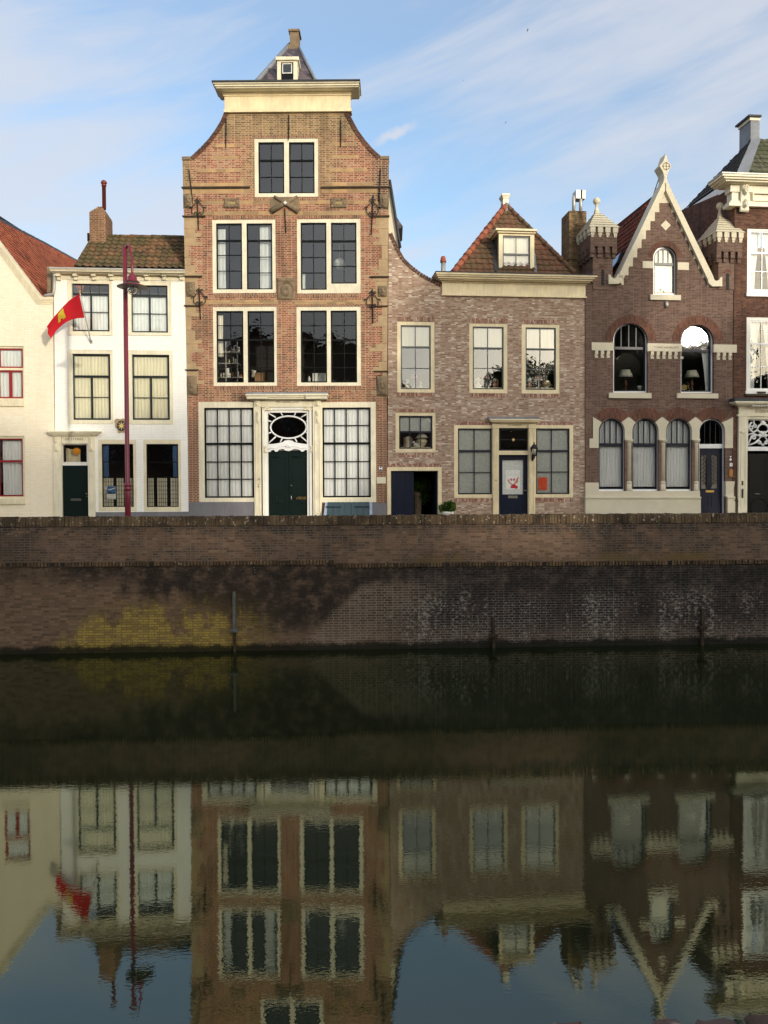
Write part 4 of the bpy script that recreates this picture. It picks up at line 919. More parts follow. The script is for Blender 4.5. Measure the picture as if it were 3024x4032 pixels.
    t = fr.poly(c6, [(138, 262), (172, 318), (196, 352), (193, 358), (150, 376), (144, 340)], 4.0); tr = MB().prism(t, 4.0, 6.0).build('rear_turret_roof', M['slate'], H); MB().box(t[0][0]-.9, t[2][0]-.25, 4.05, 5.95, 0, t[4][1]+.03).build('rear_turret_wall', M['dark_brick'], tr)
    interior(fr, H, c4, 130, 1500, 140, (900, 1560), depth=3.5); interior(fr, H, c4, 320, 1320, -290, (), depth=3.5, zbot=138)
    return H
house_tall()
# ================================================================== narrow gate house and the low house with the dormer
def house_gate():
    fr = F4; H = thing('gate_house', 'narrow pale brick bay with a sloping curved top and a dark blue gate below', 'house', fr.M)
    holes = []
    out = fr.poly(c7, [(84, 1140), (481, 1140)]) + fr.poly(c6, [(482, 900), (479, 776), (400, 738), (322, 694), (250, 638), (200, 588), (150, 500), (116, 408), (92, 400), (90, 900)])
    window(fr, H, c6, (155, 427, 1043, 1558), [(180, 398, 1072, 1535, [287], [(1230, .07), 1383])], 'yellow_cream', 'grey_sash', holes, y=.02, gl='glass_bright', curtains=[('flat', 'blind', (184, 394, 1085, 1225))], board=(165, 415, 1527))
    window(fr, H, c7, (143, 435, 265, 553), [(168, 410, 290, 530, [247, 325], [(407, .06)])], 'yellow_cream', 'blue_black', holes, y=.02, gl='glass_low', curtains=[('flat', 'frost', (174, 404, 300, 402))], board=(150, 425, 518.5))
    g = fr.rect(c7, 82, 478, 662, 1140); holes.append(rp((max(g[0]+.03, fr.X(c7, 84, 1140)+.03), g[1]-.03, -.06, g[3]-.03)))
    MB().prism(out, 0, .45, holes, .3).build('wall', M['pale_brick'], H)
    q = MB(); q.frame((g[0]+.002, g[1]-.002, -.05, g[3]), .14, -.03, .2, wb=0); q.build('gate_frame', M['yellow_cream'], H)
    r = fr.rect(c7, 106, 276, 690, 1140, d=.1); b = MB(); N = 6
    for k in range(N): b.box(r[0]+(r[1]-r[0])*k/N, r[0]+(r[1]-r[0])*(k+.97)/N, .1, .15, -.04, r[3]+.06)
    b.box(r[0], r[1], .12, .16, -.04, r[3]+.06); b.build('gate_leaf', M['door_blue'], H)
    # the other leaf stands open inward
    r2 = fr.rect(c7, 276, 449, 690, 1140, d=.12); b = MB(); b.box(r2[1]-.06, r2[1]-.01, .16, 1.1, -.04, r2[3]); b.build('gate_leaf', M['door_blue'], H)
    s = MB(); band = lambda cr, l: [s.box(*(lambda r: (r[0], r[1], -.004, .02, r[2], r[3]))(fr.rect(cr, *q))).cut() for q in l]
    band(c6, [(155, 428, 1012, 1042)]); band(c7, [(150, 428, 122, 152), (148, 432, 240, 263), (165, 425, 560, 588), (84, 478, 636, 661)]); s.build_each('brick_course', M['pale_soldier'], H)
    a = [Vector((*fr.P(c6(*p)), 0)) for p in ((112, 402), (152, 500), (202, 588), (252, 638), (324, 694), (402, 738), (478, 775))]; cp = MB()
    for i in range(len(a)-1):
        t = (a[i+1]-a[i]).normalized(); n = Vector((-t.y, t.x, 0))
        if n.y < 0: n = -n
        for k in range(4):
            p, q = a[i].lerp(a[i+1], k/4), a[i].lerp(a[i+1], (k+.85)/4); cp.prism([(v.x, v.y) for v in (p-n*.1, q-n*.1, q+n*.03, p+n*.03)], -.03, .45)
    cp.build('curved_coping', M['dark_brick'], H)
    # passage walls behind the gate, windows rooms above
    xa, xb = fr.X(c7, 90, 800), fr.X(c7, 476, 800); zt = fr.Z(c7, 280, 640); m = MB()
    m.quad((xa, .46, 0), (xa, 6, 0), (xa, 6, zt), (xa, .46, zt)); m.quad((xb, .46, 0), (xb, 6, 0), (xb, 6, zt), (xb, .46, zt)); m.quad((xa, .46, zt), (xa, 6, zt), (xb, 6, zt), (xb, .46, zt)); m.quad((xa, 6, 0), (xb, 6, 0), (xb, 6, zt), (xa, 6, zt))
    m.build('passage', M['dark'], H)
    interior(fr, H, c6, 96, 478, 860, (1600,), depth=2.6, zbot=2040)
    return H
house_gate()
def house_low():
    fr = F4; H = thing('low_brick_house', 'two storey pale brick house with cream cornice, hipped tile roof and one dormer', 'house', fr.M)
    holes = []
    out = fr.poly(c7, [(482, 1140), (1519, 1140)]) + fr.poly(c6, [(1521, 1400), (1524, 870), (483, 850), (482.5, 900)])
    window(fr, H, c6, (678, 957, 1057, 1562), [(702, 926, 1082, 1536, [812], [(1238, .07), 1383])], 'yellow_cream', 'slate_sash', holes, y=.02, gl='glass_bright', curtains=[('flat', 'blind', (708, 920, 1092, 1232))], board=(690, 945, 1527.5))
    window(fr, H, c6, (1058, 1335, 1063, 1566), [(1085, 1305, 1089, 1540, [1192], [(1245, .07), 1388])], 'yellow_cream', 'slate_sash', holes, y=.02, gl='glass_bright', curtains=[('flat', 'blind', (1090, 1300, 1100, 1240))], board=(1070, 1320, 1529))
    window(fr, H, c7, (568, 851, 357, 885), [(595, 841, 382, 860, [715], [(545, .07), 700])], 'yellow_cream', 'blue_black', holes, y=0, gl='glass_low', stile=.05, curtains=[('flat', 'frost', (600, 836, 392, 856))])
    window(fr, H, c7, (1157, 1432, 357, 882), [(1161, 1404, 382, 858, [1276], [(545, .07), 697])], 'yellow_cream', 'blue_black', holes, y=0, gl='glass_low', stile=.05, curtains=[('flat', 'frost', (1166, 1398, 392, 854))])
    dr = fr.rect(c7, 853, 1155, 352, 1140); holes.append(rp((dr[0], dr[1], -.06, dr[3])))
    MB().prism(out, 0, .45, holes, .3).build('wall', M['pale_brick'], H)
    s = MB(); band = lambda cr, l: [s.box(*(lambda r: (r[0], r[1], -.004, .02, r[2], r[3]))(fr.rect(cr, *q))).cut() for q in l]
    band(c6, [(678, 958, 1022, 1055), (1060, 1337, 1030, 1061)]); band(c7, [(680, 952, 128, 158), (1058, 1333, 130, 158), (570, 838, 333, 356), (1165, 1432, 333, 356), (570, 850, 890, 918), (1158, 1432, 888, 915)]); s.build_each('brick_course', M['pale_soldier'], H)
    # door
    slabs(fr, H, c7, 'door_surround', 'yellow_cream', [(851, 893, 378, 1140, .08), (1110, 1157, 378, 1140, .08), (846, 898, 348, 380, .11), (1107, 1160, 348, 380, .11), (898, 1107, 342, 378, .04), (893, 1110, 543, 573, .03)], back=.12)
    pm = MB()
    for x0, x1 in ((860, 885), (1119, 1148)): pm.frame(fr.rect(c7, x0, x1, 392, 985, d=-.09), .02, -.1, -.07).cut()
    pm.build_each('pilaster_panel', M['yellow_cream'], H)
    slabs(fr, H, c7, 'door_cornice', 'yellow_cream', [(828, 1192, 313, 322, .3), (836, 1184, 322, 333, .25), (846, 1168, 333, 343, .14)]); slabs(fr, H, c7, 'door_cornice_lead', 'lead', [(820, 1188, 297, 313, .26)], back=0)
    text('De Seepketel', fr, c7, 1006, 357, 95, 17, -.045, 'text_black', H, 'name_lettering'); text('34', fr, c7, 869, 759, 15, 14, -.104, 'text_dark', H, 'house_number')
    t = fr.rect(c7, 893, 1110, 383, 543, d=.1); b = MB(); b.frame(t, .05, .08, .14); z = fr.Z(c7, 1000, 463, .1); b.box(t[0]+.05, t[1]-.05, .095, .13, z-.012, z+.012); tw = b.build('transom_window', M['blue_black'], H)
    MB().quad((t[0], .12, t[2]), (t[1], .12, t[2]), (t[1], .12, t[3]), (t[0], .12, t[3])).build('pane', M['glass_low'], tw)
    c = fr.P(c7(998, 463), .08); MB().prism([(c[0], c[1]-.06), (c[0]+.06, c[1]), (c[0], c[1]+.06), (c[0]-.06, c[1])], .07, .1).build('gilt_diamond', M['gilt'], tw)
    d = fr.rect(c7, 893, 1110, 573, 1140, d=.12); g = fr.rect(c7, 918, 1070, 610, 860, d=.12); b = MB()
    b.prism(rp((d[0], d[1], -.05, d[3])), .12, .18, [rp(g)], .06); b.frame((g[0]-.03, g[1]+.03, g[2]-.03, g[3]+.03), .03, .105, .12); a = fr.rect(c7, 920, 1070, 902, 995, d=.12); b.frame(a, .03, .108, .12); do = b.build('door', M['door_blue'], H)
    MB().box(g[0], g[1], .15, .16, g[2], g[3]).build('frosted_pane', M['frost'], do)
    q = fr.rect(c7, 960, 1028, 869, 888, d=.1); MB().box(q[0], q[1], .1, .12, q[2], q[3]).frame((q[0]+.02, q[1]-.02, q[2]+.02, q[3]-.02), .012, .09, .1).build('letter_slot', M['steel'], do)
    p = fr.P3(c7(1092, 833), .08); MB().tube([p+Vector((.04, .04, 0)), p+Vector((.04, 0, 0)), p+Vector((-.1, 0, .01))], .018, 8).ball(p.x+.04, .11, p.z, .035).build('handle', M['steel'], do)
    p = fr.P3(c7(1133, 766), -.1); MB().box(p.x-.03, p.x+.03, -.12, -.08, p.z-.05, p.z+.05).build('door_bell', M['white'], H)
    # wall lantern
    C = fr.P3(c7(1149, 545), -.32); B_ = fr.P3(c7(1138, 592), -.1); L = MB()
    L.tube([B_, B_+Vector((0, -.1, -.06)), B_+Vector((.02, -.2, -.02)), Vector((C.x, C.y, C.z-.24)), Vector((C.x, C.y, C.z-.2))], .022, 8).tube([B_+Vector((0, .02, -.12)), B_+Vector((0, .0, .1))], .04, 8)
    for k in range(6):
        a = math.pi*k/3; p0 = C+Vector((.075*math.cos(a), .075*math.sin(a), -.17)); p1 = C+Vector((.135*math.cos(a), .135*math.sin(a), .1)); L.tube([p0, p1], .011, 6)
    L.lathe([(.03, -.22), (.09, -.18), (.08, -.165)], C.x, C.y, C.z, 6); L.lathe([(.15, .09), (.16, .11), (.08, .2), (.075, .23), (.03, .25), (.02, .3), (.03, .31), (.004, .34)], C.x, C.y, C.z, 6)
    ln = L.build('wall_lantern', M['iron'], H); G = MB(); G.lathe([(.07, -.165), (.128, .09)], C.x, C.y, C.z, 6); G.build('lantern_glass', M['glass'], ln)
    for x in (521, 1481):
        c = fr.P(c7(x, 518), 0); MB().tube([(c[0]-.05, -.02, c[1]+.08), (c[0]-.03, -.03, c[1]-.06), (c[0]+.03, -.03, c[1]-.06), (c[0]+.05, -.02, c[1]+.08)], .014, 6).build('wall_hook', M['zinc'], H)
    # crown cornice
    slabs(fr, H, c6, 'entablature', 'yellow_cream', [(482, 1527, 765, 852, .05), (478, 1532, 852, 862, .09), (474, 1536, 758, 768, .1)], back=.3)
    slabs(fr, H, c6, 'cornice', 'yellow_cream', [(462, 1560, 738, 750, .26), (452, 1572, 722, 738, .36), (444, 1590, 708, 722, .44), (437, 1608, 694, 708, .5)], back=.4)
    slabs(fr, H, c6, 'gutter', 'dark_lead', [(434, 1610, 688, 694, .53)], back=.5)
    # roof
    z0 = fr.Z(c6, 1000, 698, .25); p0 = Vector((0, .25, z0)); ang = R(54); ev = Vector((0, math.cos(ang), math.sin(ang))); n = Vector((1, 0, 0)).cross(ev)
    A = lambda x, y: fr.on(c6(x, y), p0, n)
    b0, b1, ap = A(560, 700), A(1440, 700), A(945, 205)
    r0, r1, ra = b0.copy(), b1.copy(), ap.copy(); rf = tiles('roof', 'tile_mixed', H, p0, (1, 0, 0), ev, [b0, b1, ap], w=.24, h=.31, seed=9, lift=.04)
    ridge_tiles('hip_tiles', 'ridge', rf, b0+Vector((0, -.03, .05)), ap+Vector((0, 0, .03)), .12); ridge_tiles('hip_tiles', 'tile_mixed', rf, b1+Vector((0, -.03, .05)), ap+Vector((0, 0, .03)), .10)
    m = MB(); bk = Vector((0, 7, 0)); a2 = ap+Vector((0, 2.5, 0)); m.quad(b0, ap, a2, b0+bk); m.quad(b1, b1+bk, a2, ap); m.quad(b0+bk, a2, b1+bk); m.build('roof_slopes', M['tile_mixed'], rf)
    q = MB(); cpz = ap; q.lathe([(.34, -.42), (.26, -.2), (.2, .0), (.17, .1)], ap.x, ap.y+.05, ap.z, 8); q.build('lead_cap', M['lead'], rf)
    r = fr.rect(c6, 924, 963, 128, 205, d=ap.y-.1); yy = ap.y-.1; MB().box(r[0], r[1], yy, yy+.42, r[2]-.2, r[3]).box(r[0]-.06, r[1]+.05, yy-.07, yy+.49, r[3]-.03, r[3]+.06).box(r[0]-.03, r[1]+.03, yy-.03, yy+.45, r[3]-.1, r[3]-.031).build('chimney_vent', M['pale_cream'], rf)
    # dormer: front upright, cheeks back to the slope
    d = .42; o = fr.rect(c6, 893, 1150, 388, 692, d=d); g = fr.rect(c6, 921, 1121, 420, 692, d=d); q = MB()
    q.prism(rp((o[0], o[1], z0-.2, o[3])), d, d+.16, [rp((g[0], g[1], z0-.1, g[3]))], .12)
    t = fr.rect(c6, 872, 1170, 368, 382, d=d-.2); q.box(t[0], t[1], d-.2, d+3.1, t[2], t[3]); t = fr.rect(c6, 884, 1160, 382, 400, d=d-.1); q.box(t[0], t[1], d-.1, d+3.0, t[2], t[3])
    dm = q.build('dormer', M['yellow_cream'], rf)
    ck = MB(); ck.box(o[0]+.02, o[0]+.06, d+.16, d+2.9, z0-.2, o[3]-.02); ck.box(o[1]-.06, o[1]-.02, d+.16, d+2.9, z0-.2, o[3]-.02); ck.quad((o[0], d+2.5, z0), (o[1], d+2.5, z0), (o[1], d+2.5, o[3]), (o[0], d+2.5, o[3])); ck.build('dormer_cheeks', M['dark_lead'], dm)
    sd = d+.06; b = MB(); gb = (g[0], g[1], fr.Z(c6, 1020, 692, d), g[3]); b.frame(gb, .05, sd, sd+.05); zz = fr.Z(c6, 1020, 557, sd); b.box(gb[0]+.05, gb[1]-.05, sd-.006, sd+.04, zz-.035, zz+.035); xm = fr.X(c6, 1018, 560, sd); b.box(xm-.013, xm+.013, sd+.002, sd+.04, gb[2]+.05, gb[3]-.05); b.build('dormer_sash', M['grey_sash'], dm)
    MB().quad((g[0], sd+.03, gb[2]), (g[1], sd+.03, gb[2]), (g[1], sd+.03, gb[3]), (g[0], sd+.03, gb[3])).build('dormer_pane', M['glass_bright'], dm); MB().box(g[0], g[1], sd+.12, sd+.125, gb[2], gb[3]).build('dormer_glare_sheet', M['blind'], dm)  # pale sheet behind the pane, coloured like sky reflected in the glass
    f = [A(832, 470), A(862, 690), A(893, 690), A(862, 470)]; q = MB(); q.hexa([v+Vector((0, -.02, .06)) for v in f], [v+Vector((0, .1, 0)) for v in f]); q.build('lead_flashing', M['dark_lead'], rf)
    f = [A(1148, 560), A(1150, 694), A(1168, 694), A(1158, 560)]; q = MB(); q.hexa([v+Vector((0, -.02, .06)) for v in f], [v+Vector((0, .1, 0)) for v in f]); q.build('lead_flashing', M['lead'], rf)
    p = fr.P3(c6(489, 672), .5); r = fr.rect(c6, 470, 508, 570, 690, d=.5); rr = (r[1]-r[0])/2; zt = fr.Z(c6, 489, 612, .5); pp = MB(); pp.lathe([(rr*.85, r[2]-.5), (rr*.85, zt)], p.x, .5, 0, 14); pipe = pp.build('vent_pipe', M['zinc'], H)
    MB().lathe([(rr*1.15, zt-.02), (rr*1.15, zt+.05), (rr*.8, r[3]-.02), (rr*.6, r[3])], p.x, .5, 0, 14).build('vent_cap', M['terracotta'], pipe)
    xa, xb = out[0][0], out[1][0]; m = MB(); m.quad((xa, .45, 0), (xa, 7, 0), (xa, 7, z0), (xa, .45, z0)); m.quad((xb, .45, 0), (xb, 7, 0), (xb, 7, z0), (xb, .45, z0)); m.quad((xa, 7, 0), (xb, 7, 0), (xb, 7, z0), (xa, 7, z0)); m.build('side_walls', M['pale_brick'], H)
    interior(fr, H, c6, 500, 1505, 880, (1620,))
    # tall chimney between the roofs, with two steel flues
    y = 1.3; r = fr.rect(c8, 82, 219, 826, 1330, d=y); ch = MB(); ch.box(r[0], r[1], y, y+1.0, r[2]-.4, r[3]); ch.box(r[0]-.03, r[1]+.03, y-.03, y+1.03, fr.Z(c8, 150, 1200, y)-.06, fr.Z(c8, 150, 1192, y)); cc = ch.build('chimney', M['ochre_brick'], H)
    for x, yt in ((119, 716), (174, 730)):
        q = fr.rect(c8, x-13, x+13, yt, 830, d=y+.4); MB().lathe([((q[1]-q[0])/2, q[2]-.1), ((q[1]-q[0])/2, q[3]), (.02, q[3]+.06)], (q[0]+q[1])/2, y+.4, 0, 14).build('flue', M['zinc'], cc)
    q = fr.rect(c8, 138, 212, 660, 727, d=y+.35); MB().box(q[0], q[1], y+.35, y+.8, q[2], q[3]).build('flue_cowl', M['steel'], cc)
    q = fr.rect(c8, 178, 188, 660, 727, d=y+.33); MB().box(q[0], q[1], y+.33, y+.36, q[2]-.01, q[3]+.01).build('cowl_slot', M['black'], cc)
    return H
house_low()
# ================================================================== neo-gothic house with pinnacles
def house_gothic():
    fr = F5; H = thing('pinnacle_house', 'brown brick house with a steep stone edged gable, corner turrets and round arched windows', 'house', fr.M)
    holes = []; AP = lambda cr, *a, d=0, **k: fr.poly(cr, archpts(*a, **k), d)
    gab = [(515, 1414), (515, 1336), (553, 1336), (553, 1266), (588, 1266), (588, 1194), (622, 1194), (622, 1121), (656, 1121), (656, 1050), (691, 1050), (691, 979), (726, 979), (726, 907), (762, 907), (762, 836), (797, 836), (797, 764),
           (895, 764), (895, 838), (931, 838), (931, 911), (967, 911), (967, 988), (1002, 988), (1002, 1060), (1036, 1060), (1036, 1136), (1070, 1136), (1070, 1208), (1106, 1208), (1106, 1283), (1141, 1283), (1141, 1355), (1178, 1355), (1178, 1428)]
    out = fr.poly(c9, [(213, 1800), (1412, 1800)]) + [fr.P(c8(1412, 1445))] + fr.poly(c8, gab[::-1]) + fr.poly(c8, [(262, 1400)]) + fr.poly(c9, [(213, 400)])
    out[-2] = fr.P(c8(213, 1400))
    # windows: gable, two arched upstairs, arcade of three and the door
    def arched(cr, xc, hw, yt, yb, xo, label, sill, rail_y, bars, inner, fm='white_gloss', sm='blue_black', gl='glass_bright', cur=(), bar_top=None, reveal=.14):
        holes.append(AP(cr, xc, hw, yt, yb)); y = .13
        w = MB(); ixc, ihw, iyt, iyb = inner
        w.prism(AP(cr, xc, hw, yt, yb), y, y+.1, [AP(cr, ixc, ihw, iyt, iyb, d=y)], .1); fo = w.build('window', M[fm], H)
        s = MB(); s.prism(AP(cr, ixc, ihw, iyt, iyb, d=y), y+.03, y+.09, [AP(cr, ixc, ihw-9, iyt+9, iyb-10, d=y)], .06)
        r = fr.rect(cr, ixc-ihw+6, ixc+ihw-6, iyt, iyb, d=y); z = fr.Z(cr, ixc, rail_y, y); s.box(r[0], r[1], y+.02, y+.085, z-.05, z+.05)
        for b_ in bars:
            x = fr.X(cr, b_, rail_y, y); k = max(0.05, 1-((b_-ixc)/ihw)**2)**.5; zt = fr.Z(cr, b_, iyt+ihw-ihw*k+6, y); s.box(x-.02, x+.02, y+.04, y+.08, z, zt)
        s.build('sash', M[sm], fo)
        ip = AP(cr, ixc, ihw-2, iyt+2, iyb-2, d=y+.07); g = MB(); b0 = g.add([(p[0], y+.07, p[1]) for p in ip]); g.face([b0+i for i in range(len(ip))]); g.build('pane', M[gl], fo)
        for c_ in cur:
            SEED[0] += 1; rr = fr.rect(cr, *c_[1], d=y+.17); drape(rr, y+.17, seed=SEED[0], tie=c_[2] if len(c_) > 2 else None).build('curtain', M[c_[0]], fo)
        if sill: slabs(fr, fo, cr, 'sill', 'beige_stone', [(*sill, .1)], back=.14)
        return fo
    w = arched(c8, 842, 93, 1106, 1500, 0, None, (728, 969, 1490, 1532), 1247, (795, 833, 872), (836, 82, 1122, 1482), sm='grey_sash')
    r = fr.rect(c8, 760, 912, 1240, 1478, d=.3); MB().box(r[0], r[1], .3, .304, r[2], r[3]+.5).build('blind', M['blind'], w)  # added cream backing, gives the pane the look of mirrored bright sky
    arched(c9, 569, 137, 147, 697, 0, None, (400, 736, 698, 740), 344, (498, 558, 616), (563, 126, 150, 686), gl='glass_haze')
    arched(c9, 1099, 131, 157, 699, 0, None, (941, 1266, 702, 741), 362, (), (1089, 118, 160, 690), gl='glass_haze', cur=[('curtain', (1130, 1205, 370, 680), (1, .45))])
    for xc, x0, x1, ixc, ihw in ((421, 318, 525, 415, 97), (688, 583, 793, 682, 98), (954, 850, 1056, 946, 97)):
        arched(c9, xc, (x1-x0)/2, 898, 1478, 0, None, None, 1110, (ixc-46, ixc-4, ixc+44), (ixc, ihw, 904, 1462), gl='glass_low', cur=[('curtain', (ixc-90, ixc+86, 920, 1098)), ('curtain', (ixc-92, ixc+86, 1124, 1442))])
    holes.append(AP(c9, 1216, 104, 900, 1800))
    MB().prism(out, 0, .5, holes, .13).build('wall', M['brown_brick'], H)
    # door
    y = .15; D = MB(); D.prism(AP(c9, 1216, 104, 900, 1800), y-.02, y+.1, [fr.poly(c9, [(1113, 1800), (1300, 1800), (1300, 1138), (1113, 1138)], y), AP(c9, 1206, 92, 912, 1104, d=y)], .12); df = D.build('door_frame', M['white_gloss'], H)
    b = MB(); b.prism(AP(c9, 1206, 94, 910, 1112, d=y), y+.02, y+.07, [AP(c9, 1206, 85, 920, 1104, d=y)], .05)
    for bx in (1160, 1203, 1246): 
        x = fr.X(c9, bx, 1000, y); b.box(x-.012, x+.012, y+.03, y+.06, fr.Z(c9, bx, 1106, y), fr.Z(c9, bx, 922+((bx-1206)/85)**2*45, y))
    b.build('fanlight_sash', M['blue_black'], df); ip = AP(c9, 1206, 90, 914, 1108, d=y+.05); g = MB(); b0 = g.add([(p[0], y+.05, p[1]) for p in ip]); g.face([b0+i for i in range(len(ip))]); g.build('fanlight_pane', M['glass_low'], df)
    d = fr.rect(c9, 1113, 1297, 1138, 1800, d=y+.05); p1 = fr.rect(c9, 1126, 1180, 1187, 1462, d=y+.05); p2 = fr.rect(c9, 1206, 1264, 1187, 1460, d=y+.05); b = MB()
    b.prism(rp((d[0], d[1], -.1, d[3])), y+.05, y+.11, [rp(p1), rp(p2)], .06)
    for q in ((1130, 1190, 1512, 1600), (1212, 1272, 1512, 1600)): b.frame(fr.rect(c9, *q, d=y+.04), .02, y+.035, y+.05)
    do = b.build('door', M['door_blue'], H)
    for p, s_ in ((p1, 1), (p2, -1)):
        MB().box(p[0], p[1], y+.09, y+.1, p[2], p[3]).build('frosted_pane', M['galv'], do); gr = MB(); x0 = p[1] if s_ > 0 else p[0]
        for k in range(7):
            h = p[2]+(p[3]-p[2])*(.05+.12*k); wdt = (p[1]-p[0])
            gr.tube([(x0, y+.07, h-.1), (x0-s_*wdt*.25, y+.065, h+.18), (x0-s_*wdt*.65, y+.065, h+.28), (x0-s_*wdt*.97, y+.07, h+.2)], .011, 5)
            gr.tube(spiral((x0-s_*wdt*.5, h+.14), .06, .02, 0, 5, 8, y+.07), .009, 5)
        gr.frame((p[0], p[1], p[2], p[3]), .02, y+.045, y+.08); gr.build('door_grille', M['iron'], do)
    q = fr.rect(c9, 1166, 1232, 1471, 1487, d=y+.03); MB().box(q[0], q[1], y+.03, y+.055, q[2], q[3]).build('letter_plate', M['brass'], do)
    # stone dressings
    st = MB(); zb = -.1
    def pr(cr, pts, p, back=.12): st.prism(fr.poly(cr, pts, -p), -p, back).cut()
    pr(c9, [(213, 1800), (1127, 1800), (1127, 1532), (213, 1532)], .10); pr(c9, [(211, 1536), (1130, 1536), (1130, 1522), (211, 1522)], .14); pr(c9, [(213, 1522), (1120, 1522), (1120, 1476), (317, 1478), (317, 1410), (213, 1410)], .05)
    pr(c9, [(1340, 1800), (1399, 1800), (1399, 1532), (1340, 1532)], .1); pr(c9, [(1338, 1532), (1401, 1532), (1401, 1520), (1338, 1520)], .14); pr(c9, [(1342, 1520), (1390, 1520), (1388, 1460), (1396, 1400), (1325, 1400), (1325, 1520)], .06)
    arc = lambda xc, hw, yt, a0, a1, n=8: [(xc+hw*math.cos(R(a0+(a1-a0)*k/n)), yt+hw-hw*math.sin(R(a0+(a1-a0)*k/n))) for k in range(n+1)]
    A4 = ((421, 103.5), (688, 105), (954, 103), (1216, 104))
    pr(c9, [(273, 1060), (273, 890)] + [(340, 932)] + arc(421, 104, 898, 138, 180) + [(317, 1135), (245, 1135), (245, 1060)], .03, .1)
    for (xa, ha), (xb, hb) in zip(A4, A4[1:]):
        m_ = (xa+xb)/2; pr(c9, arc(xa, ha, 898, 0, 42)[::1] + [(m_-22, 905), (m_, 890), (m_+22, 905)] + arc(xb, hb, 898, 138, 180) + [(xb-hb, 1072), (xa+ha, 1072)], .03, .1)
    pr(c9, arc(1216, 104, 898, 0, 42) + [(1340, 915), (1383, 892), (1383, 1060), (1397, 1060), (1397, 1136), (1320, 1136)], .03, .1)
    st.build_each('stone_dressing', M['beige_stone'], H)
    for (xa, ha), (xb, hb) in zip(A4, A4[1:]):
        x = fr.X(c9, (xa+ha+xb-hb)/2-2, 1200, .1); hw = (fr.X(c9, xb-hb, 1200)-fr.X(c9, xa+ha, 1200))/2; Zc = lambda yy: fr.Z(c9, (xa+xb)/2, yy, 0.02)
        cl = MB(); cl.lathe([(hw*.98, Zc(1092)), (hw*1.02, Zc(1085)), (hw*1.25, Zc(1075)), (hw*1.25, Zc(1068))], x, .08, 0, 20); cl.lathe([(hw*.84, Zc(1400)), (hw*.84, Zc(1108)), (hw*.95, Zc(1104)), (hw*.84, Zc(1098)), (hw*.84, Zc(1090))], x, .1, 0, 20)
        cl.lathe([(hw*.95, Zc(1418)), (hw*.98, Zc(1410)), (hw*.9, Zc(1400))], x, .1, 0, 20); cl.lathe([(hw*1.05, Zc(1478)), (hw*.96, Zc(1455)), (hw*.95, Zc(1418))], x, .1, 0, 8); cl.build('column', M['beige_stone'], H)
    # string course with corbel drops and lettering
    sc = MB()
    for x0, x1, drops in ((263, 437, (290, 338, 386, 428)), (705, 976, (735, 782, 829, 876, 923, 964)), (1229, 1412, (1262, 1308, 1352, 1396))):
        r = fr.rect(c9, x0, x1, 300 if x0 < 900 else 316, 360 if x0 < 900 else 368, d=-.06); dy = 0 if x0 < 500 else (8 if x0 < 900 else 16); r = fr.rect(c9, x0, x1, 299+dy, 362+dy, d=-.06); sc.box(r[0], r[1], -.06, .05, r[2], r[3])
        for dx in [x0+24+k*47 for k in range(8)]:
            if dx+12 > x1: continue
            q = fr.rect(c9, dx-12+14, dx+12+14, 362+dy, 392+dy, d=-.055)
            if q[1] < r[1]: sc.box(q[0], q[1], -.055, .05, q[2], q[3]); q2 = fr.rect(c9, dx-6+12, dx+6+12, 392+dy, 402+dy, d=-.04); sc.box(q2[0]-.04, q2[1]+.0, -.04, .05, q2[2], q2[3])
            q = fr.rect(c9, dx+6, dx+20, 402+dy, 420+dy, d=-.025); sc.box(q[0]-.03, q[1]+.03, -.02, .05, q[2], q[3])
        sc.cut()
    sc.build_each('string_course', M['beige_stone'], H); text("'T LAND VAN BELOFTE", fr, c9, 853, 337, 198, 16, -.065, 'text_dark', H, 'name_lettering')
    # brick arches: rings of radial bricks
    rg = MB()
    def ring(cr, xc, yc, r0, r1, a0, a1, n, pr=.006):
        for k in range(n):
            t0, t1 = R(a0+(a1-a0)*k/n), R(a0+(a1-a0)*(k+.88)/n)
            pts = [(xc+q*math.cos(t), yc-q*math.sin(t)) for q, t in ((r0, t0), (r1, t0), (r1, t1), (r0, t1))]; rg.prism(fr.poly(cr, pts[::-1]), -pr, .03)
        rg.cut()
    ring(c9, 570, 284, 138, 202, 0, 180, 58); ring(c9, 1099, 288, 133, 202, 0, 180, 58); ring(c8, 842, 1199, 96, 138, 2, 178, 40)
    for x_, h_ in A4: ring(c9, x_, 1002, 106, 186, 44, 136, 24)
    rg.build_each('brick_arch', M['red_soldier'], H)
    fl = MB()
    for x0, x1, a, b_ in ((665, 749, 1226, 1280), (943, 1031, 1235, 1294)): r = fr.rect(c8, x0, x1, a, b_); fl.box(r[0], r[1], -.012, .03, r[2], r[3]).cut()
    fl.prism(fr.poly(c8, [(847, 900), (887, 941), (847, 982), (807, 941)]), -.014, .03); fl.cut(); fl.build_each('stone_block', M['beige_stone'], H)
    # stone coping of the gable: toothed inner edge, thick raking top, kneelers and finial
    g = MB(); lo = [p for p in gab[:18]]; ro = [p for p in gab[18:]]
    g.prism(fr.poly(c8, [(468, 1345), (828, 604), (847, 650), (847, 764)] + lo[::-1][0:] + [(500, 1414)], -.01), -.01, .45); g.prism(fr.poly(c8, [(847, 764), (847, 650), (866, 604), (1228, 1350), (1215, 1428)] + ro[::-1][:-1] + [(895, 764)], -.01), -.01, .45)
    g.build('gable_stone', M['beige_stone'], H)
    k = MB()
